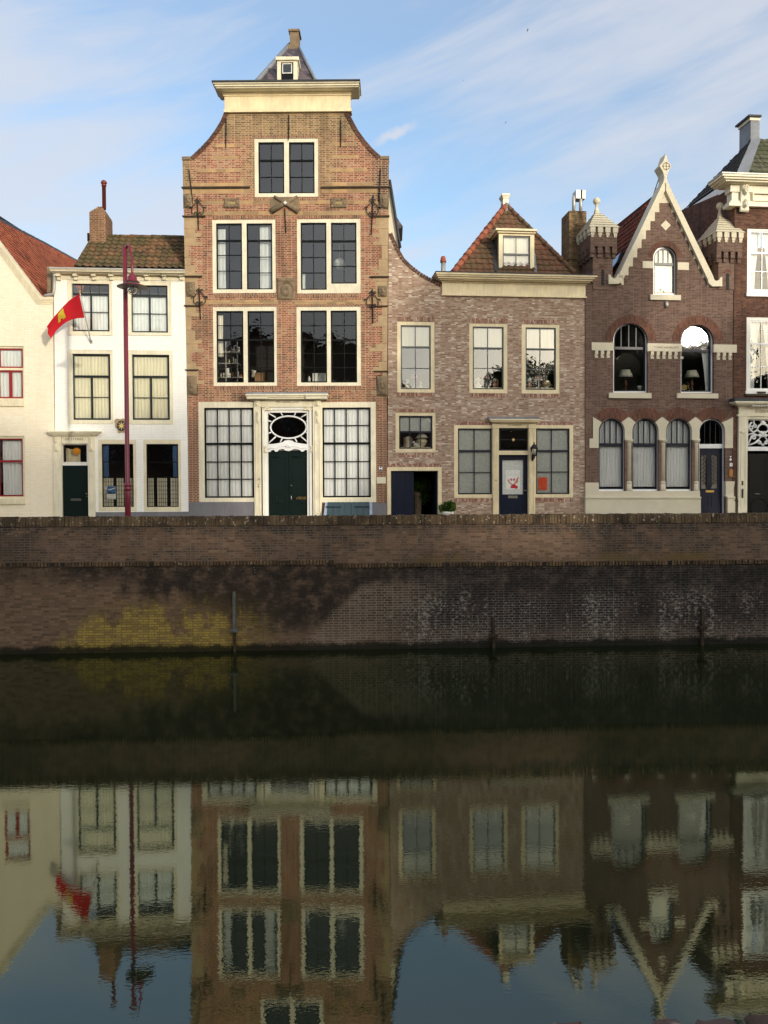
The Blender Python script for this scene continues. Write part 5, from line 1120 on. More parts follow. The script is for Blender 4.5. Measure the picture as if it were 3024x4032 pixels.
    for s_ in (-1, 1):
        X_ = lambda dx: 847+s_*dx
        k.prism(fr.poly(c8, [(X_(18), 600), (X_(378), 1352), (X_(332), 1362), (X_(4), 664), (X_(4), 600)][::s_], -.14), -.14, .5)
        kn = [(X_(333), 1358), (X_(378), 1350), (X_(388), 1372), (X_(404), 1382), (X_(428), 1372), (X_(436), 1352), (X_(450), 1348), (X_(450), 1424), (X_(370), 1424), (X_(345), 1400)]
        kn = [(a, b_+(-20 if s_ < 0 else 0)) for a, b_ in kn]; k.prism(fr.poly(c8, kn, -.14)[::s_], -.14, .5)
    k.build('gable_coping', M['beige_stone'], H)
    f = [(866, 606), (857, 565), (866, 520), (894, 470), (868, 435), (858, 405), (850, 371), (838, 405), (828, 435), (800, 470), (829, 520), (838, 565), (829, 606)]
    fi = MB(); fi.prism(fr.poly(c8, f, -.1), -.1, .4); fo = fi.build('finial', M['beige_stone'], H); c = fr.P(c8(853, 471), -.11)
    MB().tube([(c[0]+.13*math.cos(a*.314), -.105, c[1]+.13*math.sin(a*.314)) for a in range(20)], .012, 5, closed=True).tube([(c[0]-.17, -.105, c[1]), (c[0]+.17, -.105, c[1])], .01, 5).tube([(c[0], -.105, c[1]-.17), (c[0], -.105, c[1]+.17)], .01, 5).build('carved_cross', M['grey_stone'], fo)
    MB().tube([fr.P3(c8(802, 545), .5), fr.P3(c8(748, 705), 2.2)], .018, 6).build('stay_rod', M['iron'], fo)
    # roofs behind the gable, left slope seen
    p1 = fr.P3(c8(410, 1420), .5); p0 = fr.P3(c8(829, 640), .5); ev = (p0-p1).normalized(); n = Vector((0, 1, 0)).cross(ev).normalized(); O = lambda x, y: fr.on(c8(x, y), p1, n)
    rt = O(705, 787); far = O(470, 992); lowf = Vector((p1.x, far.y+1.2, p1.z)); tt = p1+(p0-p1)*((rt-p1).dot(ev)/(p0-p1).length)
    rf = tiles('roof', 'tile_red', H, p1, (0, 1, 0), ev, [p1, p1+ev*((rt-p1).dot(ev)), rt, far, O(425, 1040), Vector((p1.x, O(425, 1040).y, p1.z))], w=.25, h=.31, seed=12)
    ridge_tiles('ridge_tiles', 'tile_red', rf, rt, far, .1)
    a, b_ = O(430, 1320), O(520, 1150); m = MB(); q = [O(426, 1330), O(438, 1240), O(524, 1158), O(490, 1250)]; m.hexa([v+n*.14*(1 if n.z > 0 else -1) for v in q], [v for v in q]); sk = m.build('skylight', M['iron'], rf); cn = sum(q, Vector())/4
    m = MB(); m.hexa([cn+(v-cn)*.8+n*.16*(1 if n.z > 0 else -1) for v in q], [cn+(v-cn)*.8+n*.1*(1 if n.z > 0 else -1) for v in q]); m.build('skylight_pane', M['glass_bright'], sk)
    pr_ = fr.P3(c8(1290, 1420), .5); m = MB(); m.quad(pr_, pr_+Vector((0, 6, 0)), p0+Vector((0, 6, 0)), p0); m.quad(p1+Vector((0, 6, 0)), pr_+Vector((0, 6, 0)), p0+Vector((0, 6, 0))); m.build('roof_slope', M['tile_red'], H)
    # corner turrets
    for (ux0, ux1, top, sh0, sh1, dy, px_) in ((252, 463, 0, 270, 427, 0, 0), (1255, 1455, 38, 1266, 1412, 40, 1)):
        Dp = 1.55; yf = -.16; Zt = lambda yy: fr.Z(c8, (ux0+ux1)/2, yy+dy, yf); r = fr.rect(c8, ux0, ux1, 1000+dy, 1100+dy, d=yf); s = fr.rect(c8, sh0, sh1, 1200, 1400, d=-.03)
        t = MB(); t.box(r[0], r[1], yf, yf+Dp, Zt(1108), Zt(960)); t.box(s[0], s[1], -.03, yf+Dp-.1, fr.Z(c8, sh0, 1450), Zt(1108)); t.box(r[0]+.13, r[1]-.13, yf+.22, yf+Dp-.05, Zt(1190), Zt(1108))
        wd = r[1]-r[0]
        for k in range(4):
            x = r[0]+wd*k*.276; t.box(x, x+wd*.172, yf+.01, .1, Zt(1160), Zt(1108)); t.box(x+.02, x+wd*.172-.02, yf+.06, .1, Zt(1192), Zt(1160)); yy = yf+.1+k*.38; t.box(r[0], r[0]+.2, yy, yy+.22, Zt(1160), Zt(1108)); t.box(r[0]+.03, r[0]+.2, yy+.02, yy+.2, Zt(1190), Zt(1160))
        tb = t.build('turret', M['brown_brick'], H); c = MB(); xc, yc = (r[0]+r[1])/2, yf+Dp/2
        for k in range(4):
            x = r[0]-.03+(wd+.06)*k*.268; c.box(x, x+.2, yf-.07, yf+.05, Zt(1000), Zt(955)); c.box(x+.03, x+.17, yf-.045, yf+.05, Zt(1022), Zt(1000)); c.box(x+.05, x+.15, yf-.03, yf+.05, Zt(1036), Zt(1022)); yy = yf+.02+k*.39; c.box(r[0]-.07, r[0]+.05, yy, yy+.2, Zt(1000), Zt(955)); c.box(r[0]-.045, r[0]+.05, yy+.03, yy+.17, Zt(1022), Zt(1000))
        hx, hy = wd/2+.09, Dp/2+.09; zz = [Zt(v) for v in (957, 930, 905, 880, 855, 830, 808, 785)]
        for k in range(7):
            a0 = 1-k*.126; a1 = (a0-.175)/.9; c.hexa([(xc-hx*a0, yc-hy*a0, zz[k]), (xc+hx*a0, yc-hy*a0, zz[k]), (xc+hx*a0, yc+hy*a0, zz[k]), (xc-hx*a0, yc+hy*a0, zz[k])], [(xc-hx*a1*.9, yc-hy*a1*.9, zz[k+1]), (xc+hx*a1*.9, yc-hy*a1*.9, zz[k+1]), (xc+hx*a1*.9, yc+hy*a1*.9, zz[k+1]), (xc-hx*a1*.9, yc+hy*a1*.9, zz[k+1])])
        zs = zz[7]; c.lathe([(.11, zs-.05), (.085, zs+.08), (.05, zs+.2), (.045, zs+.25), (.075, zs+.28), (.05, zs+.3)], xc, yc, 0, 14); c.ball(xc, yc, zs+.43, .14, 20); c.build('turret_cap', M['beige_stone'], tb)
        q = fr.rect(c8, (sh0+sh1)/2-12-(2 if px_ else 0), (sh0+sh1)/2+12, 1285+dy*.8, 1418+dy*.8, d=-.034); MB().prism([(q[0], q[2]), (q[1], q[2]), (q[1], q[3]-.06), ((q[0]+q[1])/2, q[3]), (q[0], q[3]-.06)], -.034, -.02).build('slit_window', M['dark'], tb)
        rg = MB(); ring_c = ((sh0+sh1)/2, 1290+dy*.8); rg_ = rg
        for k in range(10):
            t0, t1 = R(180*k/10), R(180*(k+.85)/10); pts = [(ring_c[0]+q_*math.cos(t_), ring_c[1]-q_*math.sin(t_)) for q_, t_ in ((14, t0), (32, t0), (32, t1), (14, t1))]; rg.prism(fr.poly(c8, pts[::-1], -.035), -.036, -.02)
        rg.build('slit_arch', M['red_soldier'], tb)
    # small signs by the door and a lamp hook under the gable window
    w_, k_ = M['white'], M['black']
    c = fr.P(c9(1362, 1218), -.01); sg = MB().box(c[0]-.055, c[0]+.055, -.016, 0, c[1]-.01, c[1]+.085).build('monument_sign', M['black'], H)
    MB().prism([(c[0]-.055, c[1]+.087), (c[0]+.055, c[1]+.087), (c[0], c[1]+.02)][::-1], -.022, -.012).prism([(c[0], c[1]+.015), (c[0]+.06, c[1]-.045), (c[0], c[1]-.1), (c[0]-.06, c[1]-.045)], -.022, -.0).build('sign_marks', w_, sg)
    q = fr.rect(c9, 1354, 1383, 1255, 1281); pl = MB().box(q[0], q[1], -.02, 0, q[2], q[3]).build('number_plate', w_, H); text('32', fr, c9, 1370, 1268, 14, 12, -.024, 'text_dark', pl)
    q = fr.rect(c9, 1349, 1392, 1306, 1362); MB().box(q[0], q[1], -.035, 0, q[2], q[3]).build('bronze_plate', M['brass_plate'], H)
    c = fr.P3(c8(856, 1570), -.06); MB().lathe([(.06, .1), (.07, -.02), (.04, -.1)], c.x, c.y, c.z, 12).tube([(c.x, .0, c.z+.1), (c.x, -.06, c.z+.12)], .02).build('lamp_bracket', M['zinc'], H)
    xa, xb = out[0][0], out[1][0]; zt = fr.Z(c8, 800, 1420); m = MB(); m.quad((xa, .5, 0), (xa, 7, 0), (xa, 7, zt), (xa, .5, zt)); m.quad((xa, 7, 0), (xb, 7, 0), (xb, 7, zt), (xa, 7, zt)); m.quad((xb, .5, 0), (xb, 7, 0), (xb, 7, zt), (xb, .5, zt)); m.build('side_walls', M['brown_brick'], H)
    interior(fr, H, c9, 235, 1390, 30, (800,)); interior(fr, H, c8, 640, 1040, 1085, (), zbot=1590)
    return H
M['brass_plate'] = plain('orange_bronze_plate', S(176, 120, 52), .45, .2)
house_gothic()
# ================================================================== dark brick house at the right edge
def house_right():
    fr = F6; H = thing('dark_brick_house', 'dark brick house with rich white cornice and tied back curtains, at the right edge', 'house', fr.M)
    holes = []
    out = fr.poly(c9, [(1397, 1800)]) ; xl = fr.X(c8, 1395, 900); xr = xl+6.2; zt = fr.Z(c8, 1450, 800)
    out = [(xl, -.1), (xr, -.1), (xr, zt), (xl, zt)]
    tie = lambda x0, x1, y0, y1, s_: ('wave', 'curtain', (x0, x1, y0, y1), .1, (s_, .55))
    window(fr, H, c8, (1494, 1728, 968, 1500), [(1514, 1708, 988, 1460, [1611], [(1160, .07), 1308])], 'white', 'white_gloss', holes, y=.03, gl='glass_low', stile=.045, curtains=[tie(1516, 1592, 1000, 1450, -1), tie(1612, 1700, 1000, 1450, 1)], sill=(1490, 1735, 1478, 1504))
    window(fr, H, c9, (1488, 1726, 98, 705), [(1510, 1704, 130, 672, [1606], [(310, .07), 492])], 'white', 'white_gloss', holes, y=.03, gl='glass_low', stile=.045, curtains=[tie(1512, 1592, 140, 664, -1), tie(1612, 1700, 140, 664, 1)], sill=(1484, 1732, 684, 708))
    for dx in (470,): 
        window(fr, H, c8, (1494+dx, 1728+dx, 968, 1500), [(1514+dx, 1708+dx, 988, 1460, [1611+dx], [(1160, .07), 1308])], 'white', 'white_gloss', holes, y=.03); window(fr, H, c9, (1488+dx, 1726+dx, 98, 705), [(1510+dx, 1704+dx, 130, 672, [1606+dx], [(310, .07), 492])], 'white', 'white_gloss', holes, y=.03)
    do = fr.rect(c9, 1494, 1740, 905, 1800); holes.append(rp((do[0], do[1], -.07, do[3])))
    MB().prism(out, 0, .45, holes, .3).build('wall', M['dark_brick'], H)
    slabs(fr, H, c9, 'window_sill_stone', 'dark_stone', [(1482, 1735, 706, 722, .1)])
    q = fr.rect(c9, 1575, 1640, 688, 702, d=-.1); MB().box(q[0], q[1], -.12, -.08, q[2], q[3]).build('sill_box', M['iron'], H)
    # door surround with cornice, scrollwork fanlight, black door
    slabs(fr, H, c9, 'door_surround', 'pale_cream', [(1426, 1496, 815, 1800, .1), (1738, 1800, 815, 1800, .1), (1496, 1738, 820, 870, .07), (1420, 1806, 868, 884, .12), (1496, 1738, 884, 905, .06)], back=.1)
    slabs(fr, H, c9, 'door_cornice', 'pale_cream', [(1402, 1830, 765, 777, .45), (1410, 1822, 777, 790, .38), (1424, 1810, 790, 803, .25), (1428, 1806, 803, 818, .14)]); slabs(fr, H, c9, 'door_cornice_lead', 'dark_lead', [(1396, 1836, 740, 765, .42)], back=0)
    dt = MB()
    for k in range(9): r = fr.rect(c9, 1535+k*22, 1548+k*22, 796, 806, d=-.3); dt.box(r[0], r[1], -.34, -.2, r[2], r[3])
    dt.build('dentils', M['white'], H)
    text('St Catharina', fr, c9, 1617, 842, 122, 26, -.075, 'text_dark', H, 'name_lettering', .35)
    p = MB(); p.frame(fr.rect(c9, 1442, 1482, 1030, 1600, d=-.11), .02, -.118, -.1); r = fr.rect(c9, 1444, 1478, 995, 1016, d=-.1); p.box(r[0], r[1], -.15, -.1, r[2], r[3]-.03); p.build('pilaster_panels', M['pale_cream'], H)
    for a, b_, w_ in ((1397, 1431, 6), (1459, 1531, 7)): r = fr.rect(c9, 1457-w_, 1457+w_, a, b_, d=-.11); MB().box(r[0], r[1], -.115, -.1, r[2], r[3]).build('bell_plate', M['brass_plate'] if False else M['iron'], H)
    y = .1; g = fr.rect(c9, 1500, 1736, 920, 1122, d=y); cx, cz = (g[0]+g[1])/2, (g[2]+g[3])/2; w2, h2 = (g[1]-g[0])/2, (g[3]-g[2])/2; F = MB(); F.frame((do[0], do[1], g[2]-.18, do[3]), .05, y-.06, y+.05, wb=.16)
    V = lambda a, b_: (cx+a*w2, y, cz+b_*h2)
    F.tube([V(.38*math.cos(t*.2244), .3+.45*math.sin(t*.2244)) for t in range(15)], .04, 7)
    for s_ in (-1, 1):
        for pts in ([(0, -.95), (.3, -.5), (.1, -.2), (.45, -.1), (.8, -.35), (1, -.9)], [(.38, .3), (.6, .1), (.85, .25), (.95, .6), (.75, .9)], [(.3, -.5), (.55, -.75), (.9, -.9)], [(0, .0), (.2, .1), (.38, .28)], [(.45, -.1), (.7, .0), (1, -.1)], [(.45, .6), (.62, .8), (.6, 1)]): F.tube([V(s_*a, b_) for a, b_ in pts], .036, 7)
        for a, b_, r_ in ((.62, -.32, .2), (.82, .42, .2), (.25, -.72, .17), (.55, .55, .14)): F.tube([V(s_*(a+r_*(1-t/16)*math.cos(t*.55)), b_+r_*(1-t/16)*math.sin(t*.55)) for t in range(13)], .03, 6)
        F.ball(cx+s_*.2*w2, y, cz-.15*h2, .07, 10, 1, .5).ball(cx+s_*.12*w2, y, cz+.08*h2, .06, 10, 1, .5)
    F.ball(cx, y, cz-.05*h2, .08, 10, .8, .5, 1.5).ball(cx, y, cz+.85*h2, .09, 10, 1.3, .5); fa = F.build('fanlight', M['white_gloss'], H)
    MB().quad((g[0], y+.06, g[2]), (g[1], y+.06, g[2]), (g[1], y+.06, g[3]), (g[0], y+.06, g[3])).build('pane', M['glass_low'], fa)
    d = fr.rect(c9, 1498, 1738, 1180, 1800, d=.14); b = MB(); b.box(d[0]-.03, d[1]+.03, .14, .2, -.08, d[3]); b.frame(fr.rect(c9, 1512, 1640, 1210, 1480, d=.13), .025, .13, .14); b.frame(fr.rect(c9, 1512, 1640, 1505, 1790, d=.13), .025, .13, .14)
    c = fr.P(c9(1590, 1605), .12); b.tube([(c[0]+.36*math.cos(t*.2), .135, c[1]+.34*math.sin(t*.2)) for t in range(32)], .018, 6); k = b.build('door', M['black'], H); p = fr.P3(c9(1575, 1500), .1); MB().tube([p+Vector((-.12, .03, 0)), p+Vector((-.1, 0, 0)), p+Vector((.1, 0, 0)), p+Vector((.12, .03, 0))], .015).build('door_pull', M['steel'], k)
    slabs(fr, H, c9, 'pilaster_foot', 'dark_stone', [(1399, 1426, 1552, 1800, .06), (1397, 1428, 1545, 1556, .09)])
    # entablature with consoles
    slabs(fr, H, c8, 'entablature', 'pale_cream', [(1372, 2400, 690, 760, .08), (1362, 2400, 622, 690, .14), (1352, 2400, 776, 800, .2), (1362, 2400, 760, 776, .14)], back=.3)
    slabs(fr, H, c8, 'cornice', 'pale_cream', [(1345, 2400, 606, 622, .3), (1325, 2400, 586, 606, .45), (1312, 2400, 566, 586, .55), (1300, 2400, 545, 566, .62)], back=.5); slabs(fr, H, c8, 'gutter', 'zinc', [(1296, 2400, 536, 545, .66)], back=.5)
    fp = MB(); fp.frame(fr.rect(c8, 1535, 1800, 685, 752, d=-.15), .04, -.19, -.12); fp.build('frieze_panel', M['pale_cream'], H)
    for x in (1478, 1840): 
        r = fr.rect(c8, x-36, x+36, 610, 830, d=-.2); MB().relief(r, -.12, .26, scroll_fn, 18, 30).build('console', M['pale_cream'], H)
    # side wall towards the gothic house, barge board, roof
    dp = 5.2; zb0 = fr.Z(c8, 1345, 640, .2); zb1 = fr.Z(c8, 1022, 845, dp); m = MB(); m.hexa([(xl, .45, 0), (xl, dp, 0), (xl, dp, zb1), (xl, .45, zb0)], [(xl+.3, .45, 0), (xl+.3, dp, 0), (xl+.3, dp, zb1), (xl+.3, .45, zb0)]); m.quad((xr, .45, 0), (xr, 8, 0), (xr, 8, zt), (xr, .45, zt)); m.quad((xl, dp, 0), (xr, dp, 0), (xr, dp, zt), (xl, dp, zt)); m.build('side_walls', M['dark_brick'], H)
    b0, b1 = fr.P3(c8(1345, 655), .2), fr.P3(c8(1022, 855), dp); bb = MB(); up = Vector((0, 0, .33)); bb.hexa([b0, b1, b1+up*.8, b0+up], [b0+Vector((.12, 0, 0)), b1+Vector((.12, 0, 0)), b1+up*.8+Vector((.12, 0, 0)), b0+up+Vector((.12, 0, 0))]); bb.build('barge_board', M['white'], H)
    zc = fr.Z(c8, 1500, 545, .3); p0 = Vector((0, .3, zc)); ev = Vector((0, math.cos(R(52)), math.sin(R(52)))); n = Vector((1, 0, 0)).cross(ev); A = lambda x, y: fr.on(c8(x, y), p0, n)
    a0, a1 = A(1440, 545), A(1550, 262); rf = tiles('roof', 'tile_green', H, p0, (1, 0, 0), ev, [a0, A(2300, 545), A(2300, 240), a1], w=.25, h=.31, seed=21)
    hl = MB(); hl.hexa([a0+Vector((-.22, -.05, 0)), a0+Vector((.28, -.08, .05)), a1+Vector((.25, -.08, .05)), a1+Vector((-.14, -.05, 0))], [a0+Vector((-.22, .1, -.1)), a0+Vector((.28, .05, -.1)), a1+Vector((.25, .05, -.1)), a1+Vector((-.14, .1, -.1))]); hl.build('hip_lead', M['lead'], rf)
    q0, q1 = b1+up*.8, b0+up; v = [q0+Vector((-.05, .3, 0)), Vector((a0.x-.2, a0.y, a0.z)), Vector((a1.x-.1, a1.y, a1.z)), fr.P3(c8(1475, 315), a1.y+.4)]
    e1 = (v[1]-v[0]).normalized(); nn = e1.cross(v[2]-v[1]).normalized(); e2 = nn.cross(e1); tiles('roof', 'slate_tile', H, v[1], e1, e2, [v[0], v[1], v[2], v[3]-nn*(v[3]-v[1]).dot(nn)], w=.25, h=.3, seed=22)
    y = a1.y+.1; r = fr.rect(c8, 1522, 1592, 100, 285, d=y); cb = MB(); cb.box(r[0], r[1], y, y+.9, r[2]-.4, r[3]); ch = cb.build('chimney', M['lead'], rf); t = fr.rect(c8, 1516, 1597, 75, 108, d=y-.03); MB().box(t[0], t[1], y-.03, y+.93, t[2], t[3]).build('chimney_band', M['pale_cream'], ch); t = fr.rect(c8, 1508, 1610, 62, 76, d=y-.12); MB().box(t[0], t[1], y-.12, y+1.0, t[2], t[3]).build('chimney_slab', M['dark_lead'], ch)
    interior(fr, H, c9, 1400, 2000, -400, (780, 60))
    return H
M['slate_tile'] = roof_mat('dark_slate_pantiles', [(0, S(34, 34, 34)), (.5, S(52, 52, 50)), (1, S(74, 72, 66))], .3, S(46, 48, 36))
house_right()
# ================================================================== quay wall, street, canal
FQ = Frame(1512, 22.62, 3.14); MQ = Matrix.Translation((FQ.o.x, FQ.o.y, 0)) @ Matrix.Rotation(R(3.14), 4, 'Z')
def quay():
    H = thing('quay_wall', 'old stained brick quay wall with brick parapet rising from the canal', 'quay wall', MQ); rn = random.Random(2)
    xs = -5.6
    def top(x): return 2.38 if x < -1.3 else 2.29
    lo = MB(); lo.box(-45, -1.3, 0, .8, -1.5, 2.38); lo.box(-1.3, 45, 0, .8, -1.5, 2.29); lo.build('lower_wall', M['quay_low'], H)
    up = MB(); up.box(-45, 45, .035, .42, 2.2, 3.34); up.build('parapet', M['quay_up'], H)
    c = MB(); x = -45
    while x < 45:
        w = rn.uniform(.062, .082); j = rn.uniform(-.012, .012); d = rn.uniform(-.012, .01); s = rn.uniform(-.006, .006); t = rn.uniform(0, .012)
        y0, y1, z0, z1 = .012+d, .45, 3.33+rn.uniform(-.012, .004), 3.572+j
        c.hexa([(x, y0, z0), (x+w, y0, z0), (x+w+s, y1, z0), (x+s, y1, z0)], [(x+s+.004, y0+.02, z1-t), (x+w+s-.004, y0+.02, z1), (x+w+s-.004, y1, z1), (x+s+.004, y1, z1-t)]); x += w+.011
    c.box(-45, 45, .04, .44, 3.335, 3.552); c.build('coping', M['coping'], H)
    l = MB(); x = -45
    while x < 45:
        w = rn.uniform(.056, .07); zt = top(x); d = rn.uniform(-.015, .015)
        if rn.random() > .03: l.box(x, x+w, -.045+d, .06, zt-.10+rn.uniform(-.008, .008), zt+.012)
        x += w+.024
    MB().box(-45, -1.3, -.008, .05, 2.285, 2.385).box(-1.3, 45, -.008, .05, 2.195, 2.295).build('ledge_bed', M['ledge_bed'], H); l.build('ledge', M['ledge'], H)
    return H
quay()
def mooring(px0, yt, yc, yb, label, pm='post', grp='iron fender posts on the quay wall'):
    x = FQ.P((px0, (yt+yb)/2), -.1)[0]; Z = lambda y: FQ.P((px0, y), -.1)[1]+STREET
    T = thing('fender_post', label, 'fender post', MQ @ Matrix.Translation((x, 0, 0)), grp); a, c = Z(yt), Z(yc)
    MB().box(-.038, .038, -.11, .01, c, a-.12).hexa([(-.038, -.11, a-.12), (.038, -.11, a-.12), (.038, .01, a-.12), (-.038, .01, a-.12)], [(-.032, -.10, a), (.032, -.10, a), (.032, .01, a), (-.032, .01, a)]).build('post', M[pm], T)
    MB().box(-.11, .11, -.17, .01, c-.05, c+.012).box(-.08, .08, -.14, .01, c-.085, c-.05).build('bracket', M[pm], T)
    MB().box(-.034, .034, -.09, .01, -.6, c-.085).build('lower_post', M['rusty_post'], T)
    return T
M['post'] = stone('grey_iron_post', S(104, 102, 96), .6, 6, .7); M['rusty_post'] = stone('rust_stained_post', S(70, 58, 46), .5, 5, .85)
mooring(922, 2330, 2478, 2560, 'tall grey iron fender post beside the yellow lichen on the quay wall'); mooring(1945, 2432, 2500, 2550, 'short rusty dark fender post in the middle of the dark wall, beneath the blue door', 'rusty_post'); mooring(2768, 2398, 2467, 2530, 'rusty dark fender post with wide bracket, rightmost of the three on the quay wall', 'rusty_post')
# street, pavement, far ground: one sheet each
def paving(name, a, b, bw, bh):
    m, t = mat(name); o = t.obj(); v = t.xyz(o); tint, mf = bricks(t, t.vec(v[0], 0, v[1]), bw, bh, .006)
    t.out(t.pbr(t.mix(t.m('MULTIPLY', mf, .7), t.mix(tint, a, b), S(60, 56, 50)), .9, t.noise(o, 20, 3), .4)); return m
M['paving'] = paving('street_clinker', S(92, 72, 62), S(128, 104, 90), .2, .1); M['flag'] = paving('pavement_slab', S(120, 114, 104), S(146, 138, 126), .3, .3)
MF = MQ @ Matrix.Translation((0, 0, 0))
def sheet(name, x0, x1, y0, y1, z, mt, zt=None):
    b = MB()
    if zt is None: b.quad((x0, y0, z), (x1, y0, z), (x1, y1, z), (x0, y1, z))
    else: b.box(x0, x1, y0, y1, zt, z)
    o = b.build(name, M[mt]); o.matrix_world = MF.copy(); return structure(o)
sheet('street', -60, 60, .42, 7.4, STREET-.12, 'paving', -1.2); sheet('pavement', -60, 60, 7.42, 9.3, STREET-.004, 'flag', -1.0)
sheet('ground', -900, 900, 9.4, 1500, STREET-.16, 'flag')
def water_mat():
    m, t = mat('canal_water'); o = t.obj()
    big = t.noise(t.scl(o, (.5, 1.0, 1)), 1.2, 3, .5); a = t.noise(t.scl(o, (5.0, 12.0, 1)), 1.0, 3, .6); b = t.noise(t.scl(o, (16, 30, 1)), 1.0, 2, .5)
    h = t.m('ADD', t.m('MULTIPLY', t.m('ADD', a, t.m('MULTIPLY', b, .8)), t.smooth(t.noise(t.scl(o, (.12, .3, 1)), 1.0, 3, .6), .3, .7, .5, 1.35)), t.m('MULTIPLY', big, .9))
    nb = t.n('ShaderNodeBump', {'Strength': 1.0, 'Distance': .0003, 'Height': h}).outputs[0]
    fr = t.n('ShaderNodeFresnel', {'IOR': 1.4, 'Normal': nb}).outputs[0]
    g = t.n('ShaderNodeBsdfGlossy', {'Color': (.66, .715, .61, 1), 'Roughness': .004, 'Normal': nb})
    murk = t.mix(t.smooth(t.noise(o, .35, 3), .35, .65), S(23, 30, 15), S(30, 36, 20))
    d = t.n('ShaderNodeBsdfDiffuse', {'Color': murk})
    t.out(t.n('ShaderNodeMixShader', {0: t.m('ADD', t.m('MULTIPLY', fr, .9), .13, clamp=True), 1: d.outputs[0], 2: g.outputs[0]}).outputs[0]); return m
M['water'] = water_mat()
wo = MB().quad((-400, -3, 0), (400, -3, 0), (400, 26, 0), (-400, 26, 0)).build('canal_water', M['water']); wo.matrix_world = Matrix.Rotation(R(3.14), 4, 'Z'); structure(wo)
# near bank: worn coping bricks of the parapet in front of the photographer
MN = Matrix.Translation((.38, 1.075, 0)) @ Matrix.Rotation(R(5.0), 4, 'Z')
def near():
    H = thing('near_parapet', 'worn reddish brick coping of the near parapet in the bottom right corner', 'parapet', MN); rn = random.Random(8)
    M['near_wall'] = M['quay_up']
    MB().box(-30, 30, -.34, -.02, -1, 3.36).build('parapet_wall', M['near_wall'], H)
    bm = bmesh.new(); from mathutils import noise as nz
    x = -1.6
    while x < 1.6:
        w = rn.uniform(.047, .054); zt = 3.557+rn.uniform(-.006, .005)
        r = bmesh.ops.create_cube(bm, size=1.0, matrix=Matrix.Translation((x+w/2, -.17, zt-.12)) @ Matrix.Diagonal((w, .36, .24, 1)))
        vs = r['verts']; es = list({e for v in vs for e in v.link_edges})
        bmesh.ops.bevel(bm, geom=vs+es, offset=.013, segments=3, profile=.6, affect='EDGES')
        x += w+.015
    bmesh.ops.subdivide_edges(bm, edges=[e for e in bm.edges if e.calc_length() > .05], cuts=9, use_grid_fill=True)
    for v in bm.verts:
        v.co += nz.noise_vector(v.co*22)*.010 + nz.noise_vector(v.co*75)*.005 + nz.noise_vector(v.co*190)*.0022
    me = bpy.data.meshes.new('coping_bricks'); bm.to_mesh(me); bm.free(); me.materials.append(M['near_brick']); me.polygons.foreach_set('use_smooth', [True]*len(me.polygons))
    o = bpy.data.objects.new('coping_bricks', me); COL.objects.link(o); o.parent = H
    MB().box(-30, -1.62, -.35, 0, 3.3, 3.56).box(1.62, 30, -.35, 0, 3.3, 3.56).box(-1.62, 1.62, -.33, -.02, 3.3, 3.515).build('coping_bed', M['near_brick'], H)
near()
nb_ = MB().box(-400, 400, -300, -.345, -1.2, STREET).build('near_quay', M['paving']); nb_.matrix_world = MN; structure(nb_)
